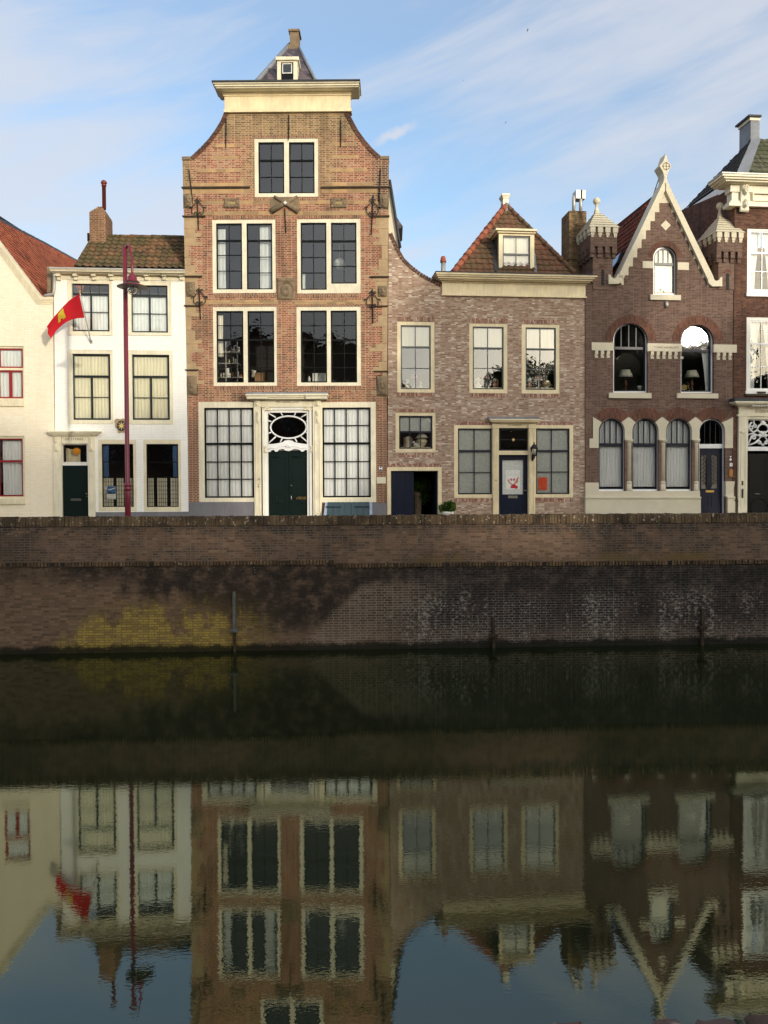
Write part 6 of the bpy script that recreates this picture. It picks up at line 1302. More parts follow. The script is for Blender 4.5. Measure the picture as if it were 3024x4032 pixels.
# ================================================================== street lamp
def lamp():
    fr = Frame(494, 25.5, 3.0); T = thing('street_lamp', 'wine red street lamp post with hooked arm and bell shade before the white house', 'street lamp', fr.M)
    P = lambda x, y, d=0: fr.P3(c1(x, y), d); q = crop(460, 940, 8.5077); Q = lambda x, y, d=0: fr.P3(q(x, y), d)
    pt = Q(268, 280); x = pt.x; r = .067; zl = fr.Z(c2, 1031, 1262); zr = fr.Z(c2, 1031, 1296)
    MB().lathe([(r*1.3, 0), (r*1.3, zl-.02), (r, zl+.04), (r*.97, pt.z), (r*.5, pt.z+.01)], x, 0, 0, 20).build('pole', M['lamp_red'], T)
    MB().lathe([(r*1.3, zr-.06), (r*1.65, zr-.02), (r*1.65, zr+.03), (r*1.35, zr+.06), (r*1.7, zl-.03), (r*1.7, zl+.02), (r*1.1, zl+.06)], x, 0, 0, 20).build('collar', M['lamp_red'], T)
    dd = -.42; hx = Q(517, 1300, dd)
    arm = [Q(325, 330, 0), Q(335, 260, -.03), Q(360, 215, -.07), Q(395, 235, -.14), Q(425, 300, -.2), Q(470, 500, -.3), Q(500, 700, -.37), Q(512, 900, dd), Q(517, 1180, dd)]
    sm_ = []
    for i in range(len(arm)-1):
        a0, a1, a2, a3 = arm[max(i-1, 0)], arm[i], arm[i+1], arm[min(i+2, len(arm)-1)]
        for k in range(4):
            t = k/4; sm_.append(.5*((2*a1)+(a2-a0)*t+(2*a0-5*a1+4*a2-a3)*t*t+(3*a1-a0-3*a2+a3)*t**3))
    MB().tube(sm_+[arm[-1]], .037, 12).build('arm', M['lamp_red'], T)
    z = lambda y: Q(517, y, dd).z; R_ = lambda px_: px_/8.5077/ (3352/25.1)
    MB().lathe([(R_(38), z(1150)), (R_(60), z(1175)), (R_(115), z(1230)), (R_(148), z(1300)), (R_(152), z(1395)), (R_(240), z(1440)), (R_(245), z(1455)), (R_(150), z(1450))], hx.x, dd, 0, 28).build('hood', M['lamp_red'], T)
    # shade tilted as the dish hangs: wide cone, red above and grey enamel below
    rs = R_(500)
    MB().lathe([(R_(165), z(1500)), (R_(300), z(1535)), (rs, z(1612)), (rs, z(1622))], hx.x, dd, 0, 40).build('shade', M['lamp_red'], T)
    MB().lathe([(rs*.99, z(1624)), (R_(300), z(1545)), (R_(150), z(1510)), (R_(20), z(1508))], hx.x, dd, 0, 40).build('reflector', M['galv'], T)
    MB().lathe([(R_(168), z(1510)), (R_(165), z(1700)), (R_(140), z(1780)), (R_(80), z(1830)), (R_(5), z(1842))], hx.x, dd, 0, 24).build('lamp_glass', M['glass'], T)
    MB().lathe([(R_(40), z(1540)), (R_(55), z(1650)), (R_(40), z(1720)), (R_(5), z(1735))], hx.x, dd, 0, 14).build('bulb', M['white_gloss'], T)
    g = MB()
    for k in range(4):
        a = math.pi*k/2+.4; C, S_ = math.cos(a), math.sin(a); pts = [(R_(182), 1480), (R_(180), 1720), (R_(150), 1810), (R_(60), 1868), (.004, 1880)]
        g.tube([(hx.x+p*C, dd+p*S_, z(y)) for p, y in pts], .008, 6)
    g.lathe([(.02, z(1890)), (.02, z(1865))], hx.x, dd, 0, 8); g.build('lamp_cage', M['iron'], T)
lamp()
# ================================================================== flag
def flag():
    fr = F2; T = thing('flag', 'red flag with a yellow tower hanging from a slanted pole on the white house', 'flag', fr.M); q = crop(160, 1100, 6.381)
    b = fr.P3(q(1262, 1555), -.06); tip = fr.P3(q(985, 330), -1.45)
    MB().tube([b, tip], .018, 10).build('flagpole', M['zinc'], T); MB().ball(tip.x, tip.y, tip.z+.03, .045, 14, 1.15, 1.15, .8).build('finial', plain('orange_finial', S(226, 150, 60), .4), T)
    MB().box(b.x-.05, b.x+.05, -.02, .0, b.z-.07, b.z+.05).tube([b+Vector((0, .04, -.03)), b.lerp(tip, .08)], .032, 8).build('pole_holder', M['zinc'], T)
    top = [(968, 365), (830, 450), (700, 545), (560, 690), (450, 810), (300, 985), (150, 1190)]; bot = [(1104, 968), (930, 975), (790, 1008), (670, 1060), (540, 1150), (400, 1285), (238, 1508)]
    def lerp(l, a):
        k = a*(len(l)-1); i = min(int(k), len(l)-2); t = k-i; return (l[i][0]*(1-t)+l[i+1][0]*t, l[i][1]*(1-t)+l[i+1][1]*t)
    def pix(a, c):
        u, v = lerp(top, a), lerp(bot, a); x, y = u[0]*(1-c)+v[0]*c, u[1]*(1-c)+v[1]*c
        if a > .9: x += 18*math.sin(c*9)*(a-.9)*10
        return x, y
    def dep(a, c): 
        h = -1.40+.66*c; f = -1.0+.12*c; return h*(1-a)+f*a+.07*math.sin(a*7+c*1.5)*a+.035*math.sin(a*15-c*4)*a
    m = MB(); m.grid(36, 20, lambda a, c: fr.P3(q(*pix(a, c)), dep(a, c))); 
    mt, t = mat('red_flag_cloth'); cl = S(210, 48, 58); d = t.n('ShaderNodeBsdfDiffuse', {'Color': cl}); tr = t.n('ShaderNodeBsdfTranslucent', {'Color': S(226, 50, 60)})
    t.out(t.n('ShaderNodeMixShader', {0: .4, 1: d.outputs[0], 2: tr.outputs[0]}).outputs[0]); M['flagcloth'] = mt
    co = m.build('flag_cloth', mt, T); samp = [(pix(i/60, j/30), dep(i/60, j/30)) for i in range(61) for j in range(31)]
    pts = [(432, 880), (500, 790), (515, 760), (530, 770), (548, 712), (556, 752), (582, 735), (576, 790), (600, 868), (610, 890), (635, 942), (570, 1005), (553, 975), (515, 990), (500, 1020), (508, 1052), (444, 1097), (440, 1000)]
    for off in (-.012, .012):
        e = MB(); vs = []
        for p in pts:
            s_, dd = min(samp, key=lambda k: (k[0][0]-p[0])**2+(k[0][1]-p[1])**2); vs.append(fr.P3(q(*p), dd+off))
        tri = tessellate_polygon([[Vector((p[0], -p[1], 0)) for p in pts]]); b0 = e.add(vs); [e.face([b0+i for i in tt]) for tt in tri]
        if off < 0: e.build('tower_emblem', plain('yellow_flag_cloth', S(214, 186, 50), .9), co)
flag()
# ================================================================== plants, window things, posters
def leaves(b, c, rx, ry, rz, n, size, seed, shell=.5):
    rn = random.Random(seed); c = Vector(c)
    for _ in range(n):
        while True:
            v = Vector((rn.uniform(-1, 1), rn.uniform(-1, 1), rn.uniform(-1, 1)))
            if shell < v.length < 1: break
        p = c+Vector((v.x*rx, v.y*ry, v.z*rz)); a = Vector((rn.uniform(-1, 1), rn.uniform(-1, 1), rn.uniform(-.6, 1))).normalized(); s = a.orthogonal().normalized(); s.rotate(Matrix.Rotation(rn.uniform(0, 6.28), 3, a)); w = a.cross(s)*size*rn.uniform(.35, .5); l = s*size*rn.uniform(.7, 1.2)
        b.quad(p-l*.5, p+w*.9-l*.05+a*size*.08, p+l*.55, p-w*.9-l*.05+a*size*.08)
def plant():
    fr = F4; d = -.38; c = fr.P3(c7(520, 950), d); rim = fr.rect(c7, 478, 566, 984, 998, d=d); T = thing('potted_plant', 'bushy green plant in a shallow white pot beside the blue gate', 'potted plant', fr.M @ Matrix.Translation((c.x, d, 0))); r = (rim[1]-rim[0])/2
    MB().lathe([(r*.7, 0), (r*.92, rim[2]-.02), (r*1.0, rim[2]), (r*1.02, rim[3]), (r*.9, rim[3]), (r*.85, rim[3]-.05)], 0, 0, 0, 24).build('pot', M['white'], T)
    b = MB(); leaves(b, (.02, 0, c.z-.04), .31, .28, .24, 230, .12, 3, .45); leaves(b, (-.17, -.05, c.z-.05), .2, .2, .16, 60, .11, 4, .4); leaves(b, (.12, 0, c.z+.1), .18, .16, .13, 50, .11, 8, .4); b.build('foliage', M['leaf'], T)
    q = crop(1480, 1620, 5.268); d = 1.5; c = fr.P3(q(930, 1560), d); T = thing('passage_shrub', 'green shrub on a tall stand inside the dark passage behind the blue gate', 'shrub', fr.M @ Matrix.Translation((c.x, d, 0)))
    b = MB(); leaves(b, (0, 0, c.z+.05), .42, .35, .34, 520, .1, 5, .3); leaves(b, (.12, 0, c.z-.3), .3, .3, .42, 300, .09, 6, .3); b.build('foliage', M['leaf'], T)
    MB().lathe([(.2, 0), (.17, .08), (.14, .2), (.15, c.z-.4), (.2, c.z-.2)], -.12, 0, 0, 16).build('stand', M['grey_stone'], T)
plant()
P_ = {'pink': plain('pink_shade', S(226, 168, 166), .7), 'pinkw': plain('pink_wood', S(204, 140, 124), .5), 'plaster': plain('cream_plaster', S(222, 212, 176), .8), 'straw': plain('straw', S(190, 160, 112), .9), 'paper': plain('white_paper', S(232, 232, 224), .8), 'wood': plain('turned_wood', S(96, 52, 30), .4), 'card': plain('cardboard', S(150, 116, 82), .9), 'shade': plain('cream_lampshade', S(226, 218, 200), .8), 'orange': plain('orange_paper', S(255, 104, 44), .7), 'jar': plain('amber_jar', S(170, 96, 40), .3), 'tin': plain('metal_tin', S(176, 170, 150), .3, .8), 'bot': plain('dark_bottle', S(60, 70, 50), .2)}
def stand(fr, cr, x, yb, d): 
    u, z = fr.P(cr(x, yb), d); return fr.M @ Matrix.Translation((u, d, z))
def sc(fr, cr, x0, x1, d): return (fr.X(cr, x1, 900, d)-fr.X(cr, x0, 900, d))
def table_lamp(fr, cr, x, yb, ys0, ys1, w0, w1, d, label, base, shade='shade', grp=None, urn=False):
    T = thing('table_lamp', label, 'table lamp', stand(fr, cr, x, yb, d), grp); zb = fr.Z(cr, x, yb, d); z0, z1 = fr.Z(cr, x, ys1, d)-zb, fr.Z(cr, x, ys0, d)-zb; k = sc(fr, cr, 0, 1, d)
    MB().lathe([(w1*k/2, z0), (w0*k/2, z1), (w0*k/2-.01, z1-.005), (w1*k/2-.01, z0+.004)], 0, 0, 0, 24).build('lamp_shade', P_[shade], T)
    pr = [(.06, 0), (.065, .02), (.02, .04), (.014, z0*.45), (.024, z0*.5), (.014, z0*.6), (.012, z1-.03)] if not urn else [(.08, 0), (.1, .03), (.2, z0*.45), (.22, z0*.7), (.16, z0*.92), (.05, z0*.98), (.02, z1-.03)]
    if base == 'wood': pr = [(.07, 0), (.075, .03), (.03, .06), (.05, z0*.3), (.085, z0*.5), (.04, z0*.75), (.02, z0*.9), (.015, z1-.04)]
    MB().lathe(pr, 0, 0, 0, 16).build('lamp_base', P_[base], T)
def bust(fr, cr, x, yb, yt, d, label, hair):
    T = thing('plaster_bust', label, 'bust', stand(fr, cr, x, yb, d)); h = fr.Z(cr, x, yt, d)-fr.Z(cr, x, yb, d); b = MB(); b.lathe([(h*.2, 0), (h*.26, h*.04), (h*.2, h*.12), (h*.28, h*.2), (h*.24, h*.32), (h*.1, h*.42), (h*.09, h*.52)], 0, 0, 0, 16, 1.25, .8)
    b.ball(0, -.0, h*.72, h*.2, 16, .85, 1, 1.25).ball(0, -h*.19, h*.7, h*.05, 8, .7, 1, 1.4); b.build('bust_body', P_['plaster'], T); g = MB()
    if hair: g.ball(0, h*.06, h*.9, h*.15, 12).ball(h*.1, h*.08, h*.8, h*.14, 10).ball(-h*.12, h*.05, h*.8, h*.13, 10)
    else: g.lathe([(h*.2, h*.76), (h*.2, h*.86), (h*.12, h*.97), (.005, h*1.0)], 0, h*.02, 0, 14)
    g.build('hair', P_['plaster'], T)
def turned(name, fr, cr, x, yb, yt, r, d, label, cat, m1, m2=None, grp=None):
    T = thing(name, label, cat, stand(fr, cr, x, yb, d), grp); h = fr.Z(cr, x, yt, d)-fr.Z(cr, x, yb, d); k = .72 if m2 else 1.0
    MB().lathe([(r, 0), (r*1.05, .02), (r*.6, h*.12*k), (r*1.0, h*.4*k), (r*1.05, h*.55*k), (r*.5, h*.75*k), (r*.8, h*.92*k), (r*1.05, h*k)], 0, 0, 0, 14).build('body', P_[m1], T)
    if m2: MB().lathe([(r*.85, h*.73), (r*.85, h*.97), (r*.3, h)], 0, 0, 0, 14).build('candle', P_[m2], T)
def things():
    fr = F4; d = .36
    table_lamp(fr, c6, 279, 1526, 1425, 1461, 38, 54, d, 'pink shaded lamp between two plaster busts in the upper window over the gate', 'paper', 'pink'); bust(fr, c6, 228, 1526, 1462, d, 'slim plaster head with wrapped hair, left of the pink lamp over the gate', False); bust(fr, c6, 325, 1527, 1478, d, 'small round headed plaster bust, right of the pink lamp over the gate', True)
    bust(fr, c6, 743, 1526, 1450, d, 'plaster lady bust with curled hair in the middle upper window', True); table_lamp(fr, c6, 799, 1527, 1430, 1463, 40, 54, d, 'pink shaded lamp beside a lady bust in the middle upper window', 'paper', 'pink'); turned('candle_holder', fr, c6, 862, 1526, 1457, .075, d, 'thick pink candle holder with white candle, right of the lady bust', 'candle holder', 'pinkw', 'paper'); turned('candle_holder', fr, c6, 883, 1526, 1466, .04, d+.1, 'thin pink candle holder without candle in the middle upper window', 'candle holder', 'pinkw')
    turned('candle_holder', fr, c6, 1115, 1528, 1456, .075, d, 'pink candle holder with white candle near the straw hat window edge', 'candle holder', 'pinkw', 'paper'); table_lamp(fr, c6, 1181, 1529, 1434, 1467, 40, 56, d, 'pink shaded lamp beside the straw hat in the right upper window', 'paper', 'pink')
    T = thing('straw_hat', 'wide straw sun hat on a head stand in the right upper window', 'hat', stand(fr, c6, 1235, 1528, d)); h = fr.Z(c6, 1235, 1470, d)-fr.Z(c6, 1235, 1528, d); MB().lathe([(.30, h*.32), (.29, h*.36), (.2, h*.44), (.17, h*.5), (.16, h*.82), (.1, h*.97), (.01, h)], 0, 0, 0, 24, 1, .9).build('hat', P_['straw'], T); MB().lathe([(.1, 0), (.06, h*.1), (.12, h*.3), (.12, h*.6)], 0, 0, 0, 14).build('head_stand', P_['plaster'], T)
    table_lamp(fr, c7, 333, 518, 418, 453, 40, 98, d, 'big urn lamp with wide cream shade in the small window above the gate', 'plaster', 'shade', urn=True)
    T = thing('bird_figurine', 'white bird figurine next to the urn lamp in the small window', 'figurine', stand(fr, c7, 288, 518, d-.06)); MB().ball(.02, 0, .09, .085, 14, 1.25, .9, 1.0).ball(-.06, 0, .19, .05, 12).tube([(-.1, 0, .19), (-.15, 0, .18)], [.016, .003], 6).tube([(.08, 0, .06), (.2, 0, .01)], [.05, .02], 8).build('bird_body', P_['paper'], T)
    rn = random.Random(3)
    for k, (x, hh, cc) in enumerate(((214, 44, 'card'), (229, 46, 'tin'), (244, 47, 'paper'), (258, 42, 'card'))):
        o = MB(); u, z = fr.P(c7(x, 518), .5); h = hh*.0102*.5; o.box(-.05, .05, 0, .2, 0, h*1.7).build('book', P_[cc]).matrix_world = fr.M @ Matrix.Translation((u, .5, z)); 
        b = bpy.data.objects[[q.name for q in bpy.data.objects if q.name.startswith('book')][-1]]
        tag(b, ('brown book, first of the row left of the white bird', 'grey book, second of the row left of the white bird', 'pale book, third of the row left of the white bird', 'brown book nearest to the white bird')[k], 'book', 'books in the small window')
    fr = F5; table_lamp(fr, c9, 529, 674, 517, 576, 66, 118, .5, 'cream shaded lamp with turned wooden base beside a spiky plant, left arched window', 'wood'); table_lamp(fr, c9, 1054, 676, 522, 579, 70, 118, .5, 'cream shaded lamp with wooden base beside a curtain, right arched window', 'wood')
    T = thing('spiky_plant', 'spiky houseplant in a pale pot in the left arched window', 'houseplant', stand(fr, c9, 640, 674, .45)); MB().lathe([(.07, 0), (.1, .14), (.09, .15)], 0, 0, 0, 14).build('pot', P_['paper'], T); b = MB()
    for k in range(14): a = k*2.4; l = .35+.02*k; b.tube([(0, 0, .13), (.06*math.cos(a), .06*math.sin(a), .13+l*.6), (.16*math.cos(a), .16*math.sin(a), .13+l)], [.014, .01, .002], 4)
    b.build('leaf_blades', M['leaf_dark'], T)
    o = MB(); o.box(-.11, .11, 0, .12, 0, .17); o = o.build('yellow_box', plain('mustard_card', S(170, 140, 60), .8)); o.matrix_world = stand(fr, c9, 995, 672, .45); tag(o, 'mustard yellow box left of the lamp in the right arched window', 'box')
    # workshop behind the tall house's lower windows
    fr = F3; q = crop(840, 1340, 6.381); d = 1.0
    T = thing('storage_rack', 'grey metal rack of jars and tins behind the left workshop window', 'shelf rack', fr.M)
    s = MB()
    for y0, y1, x0, x1 in ((285, 310, 130, 640), (570, 597, 130, 640), (925, 948, 130, 760)): r = fr.rect(q, x0, x1, y0, y1, d=d); s.box(r[0], r[1], d-.05, d+.4, r[2], r[3])
    s.build('shelf', M['zinc'], T); s = MB()
    for x in (325, 612): r = fr.rect(q, x-12, x+12, 40, 1090, d=d); s.box(r[0], r[1], d-.07, d-.03, r[2], r[3])
    s.build('upright', M['zinc'], T)
    its = [(400, 480, 568, 20, 'tin', 'slim bright tin on the middle rack shelf, left of the glazing bar'), (505, 415, 568, 26, 'tin', 'tall shiny can on the middle rack shelf'), (350, 512, 568, 22, 'bot', 'dark jar at the left end of the middle rack shelf'), (560, 470, 568, 24, 'paper', 'pale bottle near the upright on the middle rack shelf'),
           (510, 212, 284, 42, 'card', 'broad beige tub on the top rack shelf'), (590, 202, 284, 26, 'jar', 'amber jar on the top rack shelf'), (645, 172, 284, 20, 'paper', 'white bottle at the right end of the top rack shelf'), (190, 815, 924, 34, 'tin', 'round metal tin at the left end of the bottom rack shelf'), (262, 822, 924, 16, 'paper', 'narrow bright canister on the bottom rack shelf'),
           (308, 788, 924, 22, 'bot', 'dark bottle on the bottom rack shelf beside the white roll'), (365, 700, 924, 36, 'paper', 'tall white roll standing on the bottom rack shelf'), (418, 832, 924, 28, 'paper', 'short white tub on the bottom rack shelf'), (490, 800, 924, 24, 'jar', 'brown jar right of the glazing bar on the bottom shelf'), (560, 770, 924, 22, 'bot', 'dark bottle right of the brown jar on the bottom shelf'), (620, 790, 924, 20, 'paper', 'white bottle by the right upright on the bottom shelf'), (690, 860, 924, 40, 'jar', 'orange tub at the right end of the bottom shelf')]
    for x, yt, yb, w, mt, lb in its:
        k = sc(fr, q, 0, 1, d)*w; h = fr.Z(q, x, yt, d)-fr.Z(q, x, yb, d)
        o = MB().lathe([(k*.95, 0), (k, .01), (k, h*.75), (k*.6, h*.85), (k*.6, h)] if mt in ('bot', 'jar') else [(k*.97, 0), (k, .01), (k, h*.96), (k*.9, h)], 0, 0, 0, 14).build('jar', P_[mt]); o.matrix_world = stand(fr, q, x, yb-2, d); tag(o, lb, 'jar', 'jars and tins on the workshop rack')
    r = fr.rect(q, 1040, 1300, 815, 1080, d=.8); o = MB().box(0, r[1]-r[0], 0, .5, 0, r[3]-r[2]).build('cardboard_box', P_['card']); o.matrix_world = fr.M @ Matrix.Translation((r[0], .8, r[2])); tag(o, 'brown cardboard box behind the left workshop window', 'box')
    pt = fr.poly(q, [(970, 735), (1078, 765), (1010, 930), (968, 930)], .7); o = MB().prism(pt, .7, .74).build('board_panel', P_['shade']); o.matrix_world = fr.M.copy(); tag(o, 'pale angled board leaning by the cardboard box in the workshop', 'board')
    r = fr.rect(c4, 1015, 1106, 1418, 1490, d=.6); o = MB().box(0, r[1]-r[0], 0, .3, 0, r[3]-r[2]).frame((.03, r[1]-r[0]-.03, .05, r[3]-r[2]-.05), .015, -.01, 0).build('white_appliance', P_['paper']); o.matrix_world = fr.M @ Matrix.Translation((r[0], .6, r[2])); tag(o, 'white box shaped machine behind the right workshop window', 'machine')
    o = MB().lathe([(.05, 0), (.05, .16), (.02, .2), (.02, .24)], 0, 0, 0, 14).build('white_bottle', P_['paper']); o.matrix_world = stand(fr, c4, 991, 1485, .6); tag(o, 'white bottle left of the box shaped machine in the right workshop window', 'bottle')
    r = fr.rect(c4, 932, 1340, 1484, 1492, d=.6); o = MB().box(r[0], r[1], .5, 1.3, r[2]-.08, r[2]).box(r[0]+.1, r[0]+.18, .9, .98, r[2]-1.0, r[2]-.08).box(r[1]-.18, r[1]-.1, .9, .98, r[2]-1.0, r[2]-.08).build('work_bench', M['zinc']); o.matrix_world = fr.M.copy(); tag(o, 'grey workbench under the white machine in the right workshop window', 'workbench')
    c = fr.P3(c4(1210, 628), 1.3); o = MB().ball(0, 0, 0, .23, 24).tube([(0, 0, .2), (0, 0, .8)], .006, 5).build('paper_lantern', P_['paper']); o.matrix_world = fr.M @ Matrix.Translation(c); tag(o, 'round white paper lantern hanging behind the half open sash', 'lantern')
    # white house: amber globe lamp and picture card in the window
    fr = F2; T = thing('globe_lamp', 'glowing amber glass globe lamp in the fanlight over the dark door', 'pendant lamp', fr.M @ Matrix.Translation(fr.P3(c2(625, 988), .3))); m, t = mat('amber_glass'); t.out(t.pbr(S(150, 92, 26), .12, **{'Emission Color': S(230, 150, 40), 'Emission Strength': .1})); MB().ball(0, 0, 0, .15, 24, 1, 1, .85).build('globe', m, T); MB().tube([(0, 0, .12), (0, 0, .3)], .01, 6).build('cord', M['black'], T)
    def card(name, fr, cr, x0, x1, y0, y1, d, mt, label, cat):
        r = fr.rect(cr, x0, x1, y0, y1, d=d); T = thing(name, label, cat, fr.M); MB().box(r[0], r[1], d, d+.004, r[2], r[3]).build('sheet', mt, T)
        def part(pts, n, mt2, k=1): MB().prism(fr.poly(cr, pts, d), d-.002*k, d+.001).build(n, mt2, T)
        return T, part
    T, part = card('picture_card', fr, c2, 872, 946, 1275, 1380, .1, P_['paper'], 'blue sky picture card stuck in the left shop window', 'poster'); part([(874, 1336), (945, 1336), (944, 1277), (874, 1277)], 'picture', flat('picture_blue', S(70, 120, 176))); part([(874, 1336), (945, 1336), (944, 1322), (920, 1328), (900, 1318), (874, 1330)], 'picture_ground', flat('picture_dark', S(40, 60, 84)), 2); part([(880, 1300), (905, 1296), (940, 1285), (935, 1296), (900, 1308)], 'picture_cloud', P_['paper'], 2)
    T, part = card('notice_card', fr, c2, 842, 872, 1275, 1302, .1, P_['shade'], 'small plain pale card left of the blue picture card', 'notice')
    fr = F4; q = crop(1960, 1820, 7.541); T, part = card('flower_poster', fr, q, 235, 662, 232, 806, .14, P_['paper'], 'white poster with hands and red flowers on the blue door', 'poster')
    red, tan, pk = flat('poster_red', S(190, 40, 56)), flat('poster_tan', S(206, 140, 104)), flat('poster_pink', S(208, 90, 128))
    part([(420, 690), (330, 610), (275, 545), (285, 530), (310, 560), (300, 505), (335, 520), (360, 590), (430, 650), (450, 690)][::-1], 'left_hand', tan); part([(500, 650), (490, 600), (540, 530), (560, 480), (615, 425), (625, 460), (600, 520), (610, 570), (540, 640)][::-1], 'right_hand', tan)
    part([(375, 740), (400, 690), (440, 660), (480, 638), (520, 660), (545, 700), (590, 700), (595, 760), (560, 795), (500, 775), (440, 770), (390, 770)][::-1], 'red_flowers', red, 2)
    for s_, x in ((-1, 432), (1, 447)): part([(x, 500), (x+s_*30, 480), (x+s_*75, 490), (x+s_*60, 530), (x+s_*15, 565)][::s_], 'butterfly_wing', pk, 2)
    text('liefdevol op weg', fr, q, 450, 374, 295, 24, .136, 'lead', T, 'poster_text')
    q2 = (1213, 1468, 450, 826); T, part = card('orange_notice', fr, q, *q2, .085, P_['orange'], 'bright orange notice sheet taped inside the right ground floor window', 'notice')
    text('DEZE WINKEL', fr, q, 1342, 490, 205, 22, .083, 'text_red', T, 'notice_text'); text('OPEN', fr, q, 1342, 523, 80, 22, .083, 'text_red', T, 'notice_text')
    for y, w in ((574, 210), (620, 150), (652, 180), (680, 80), (732, 150), (760, 130), (785, 200)): part([(1342-w/2, y+3), (1342+w/2, y+3), (1342+w/2, y-4), (1342-w/2, y-4)], 'text_line', M['text_red'])
M['text_red'] = plain('dark_red_ink', S(176, 40, 20), .8)
things()
def birds():
    for i, (x, y, w, tilt, lb) in enumerate(((2078, 118, 17, 80, 'dark bird banking with wings upright, highest in the sky'), (1824, 318, 8, 20, 'tiny dark gliding bird left in the open sky'), (1992, 482, 12, 55, 'faint slender bird, lowest of the three in the sky'))):
        D = 70; p = CAM+ray(x, y)*(D/ray(x, y).y); b = MB(); L = w/2*D/3352
        b.tube([(-.0, -L*.5, 0), (0, 0, 0), (0, L*.6, 0)], [.01, L*.16, .02], 8); 
        for s_ in (-1, 1): b.quad((0, L*.2, 0), (s_*L*.55, L*.25, L*.12), (s_*L, -L*.2, 0), (s_*L*.5, -L*.08, L*.1), (0, -L*.2, 0))
        o = b.build('bird', M['iron']); o.matrix_world = Matrix.Translation(p) @ Matrix.Rotation(R(-tilt), 4, 'Y') @ Matrix.Rotation(R(35), 4, 'X'); tag(o, lb, 'bird', 'swifts in the sky')
birds()
# ================================================================== the near bank behind the photographer (mirrored in panes, shades the quay)
def tree(x, y, h, cr, seed, label, n=2600, leaf=.42):
    rn = random.Random(seed); T = thing('lime_tree', label, 'tree', Matrix.Translation((x, y, STREET)), 'trees on the near bank'); b = MB(); b.tube([(0, 0, 0), (.05, 0, h*.25), (-.05, .1, h*.5), (.1, 0, h*.85)], [.3, .24, .17, .04], 10)
    F_ = MB()
    for k in range(9):
        a = k*2.4; zz = h*(.32+.06*k); l = cr*(.95-.06*k); e = Vector((l*math.cos(a), l*math.sin(a), zz+h*.12)); b.tube([(0, 0, zz), e*.5+Vector((0, 0, zz*.5)), e], [.11, .07, .02], 6)
        leaves(F_, e, cr*.5, cr*.5, h*.13, n//11, leaf, seed*31+k, .15)
    leaves(F_, (0, 0, h*.86), cr*.55, cr*.55, h*.14, n//6, leaf, seed*7, .15)
    b.build('trunk', M['bark'], T); F_.build('crown', M['leaf_dark'], T)
def back_house(x, y, w, he, hr, mt, rf, label, gable=False):
    T = thing('near_bank_house', label, 'house', Matrix.Translation((x, y, STREET)) @ Matrix.Rotation(R(184), 4, 'Z'), 'houses along the near bank'); dp = 9; hs = []
    ns = max(1, int(w/2.2)); fl = max(1, int(he/3))
    W_ = MB(); wins = []
    for j in range(fl):
        for i in range(ns):
            xx = -w/2+w*(i+.5)/ns
            if j == 0 and i == 0: hs.append([(xx-.5, 0), (xx+.5, 0), (xx+.5, 2.3), (xx-.5, 2.3)]); continue
            r = (xx-.5, xx+.5, j*3+.9, j*3+2.5); hs.append(rp(r)); wins.append(r)
    o = [(-w/2, -.1), (w/2, -.1), (w/2, he), (0, hr), (-w/2, he)] if gable else [(-w/2, -.1), (w/2, -.1), (w/2, he), (-w/2, he)]
    W_.prism(o, 0, .35, hs, .2); W_.quad((-w/2, .35, 0), (-w/2, dp, 0), (-w/2, dp, he), (-w/2, .35, he)); W_.quad((w/2, .35, 0), (w/2, dp, 0), (w/2, dp, he), (w/2, .35, he)); W_.quad((-w/2, dp, 0), (w/2, dp, 0), (w/2, dp, he), (-w/2, dp, he)); W_.build('wall', M[mt], T)
    r = MB()
    if gable: r.hexa([(-w/2-.2, .2, he-.1), (0, .2, hr), (0, dp, hr), (-w/2-.2, dp, he-.1)], [(-w/2-.2, .2, he), (0, .2, hr+.15), (0, dp, hr+.15), (-w/2-.2, dp, he)]); r.hexa([(w/2+.2, .2, he-.1), (0, .2, hr), (0, dp, hr), (w/2+.2, dp, he-.1)], [(w/2+.2, .2, he), (0, .2, hr+.15), (0, dp, hr+.15), (w/2+.2, dp, he)])
    else: r.hexa([(-w/2, -.25, he), (w/2, -.25, he), (w/2, dp/2, hr), (-w/2, dp/2, hr)], [(-w/2, -.25, he+.15), (w/2, -.25, he+.15), (w/2, dp/2, hr+.15), (-w/2, dp/2, hr+.15)]); r.hexa([(-w/2, dp+.2, he), (w/2, dp+.2, he), (w/2, dp/2, hr), (-w/2, dp/2, hr)], [(-w/2, dp+.2, he+.15), (w/2, dp+.2, he+.15), (w/2, dp/2, hr+.15), (-w/2, dp/2, hr+.15)])
    rf_ = r.build('roof', M[rf], T); MB().box(w/4-.4, w/4+.4, dp/2-.4, dp/2+.4, he, hr+1.1).build('chimney', M['dark_brick'], rf_)
    for q in wins: f = MB().frame(q, .07, .06, .16).box(q[0]+.07, q[1]-.07, .08, .12, (q[2]+q[3])/2-.03, (q[2]+q[3])/2+.03).build('window', M['white'], T); MB().quad((q[0], .12, q[2]), (q[1], .12, q[2]), (q[1], .12, q[3]), (q[0], .12, q[3])).build('pane', M['slate_sash'], f)
    d = hs[0]; MB().box(d[0][0], d[1][0], .1, .16, 0, 2.3).build('door', M['door_green'], T)
back_house(17, -46, 10, 11, 16.5, 'brown_brick', 'slate', 'large gabled brick house in the second row of the near bank', True)
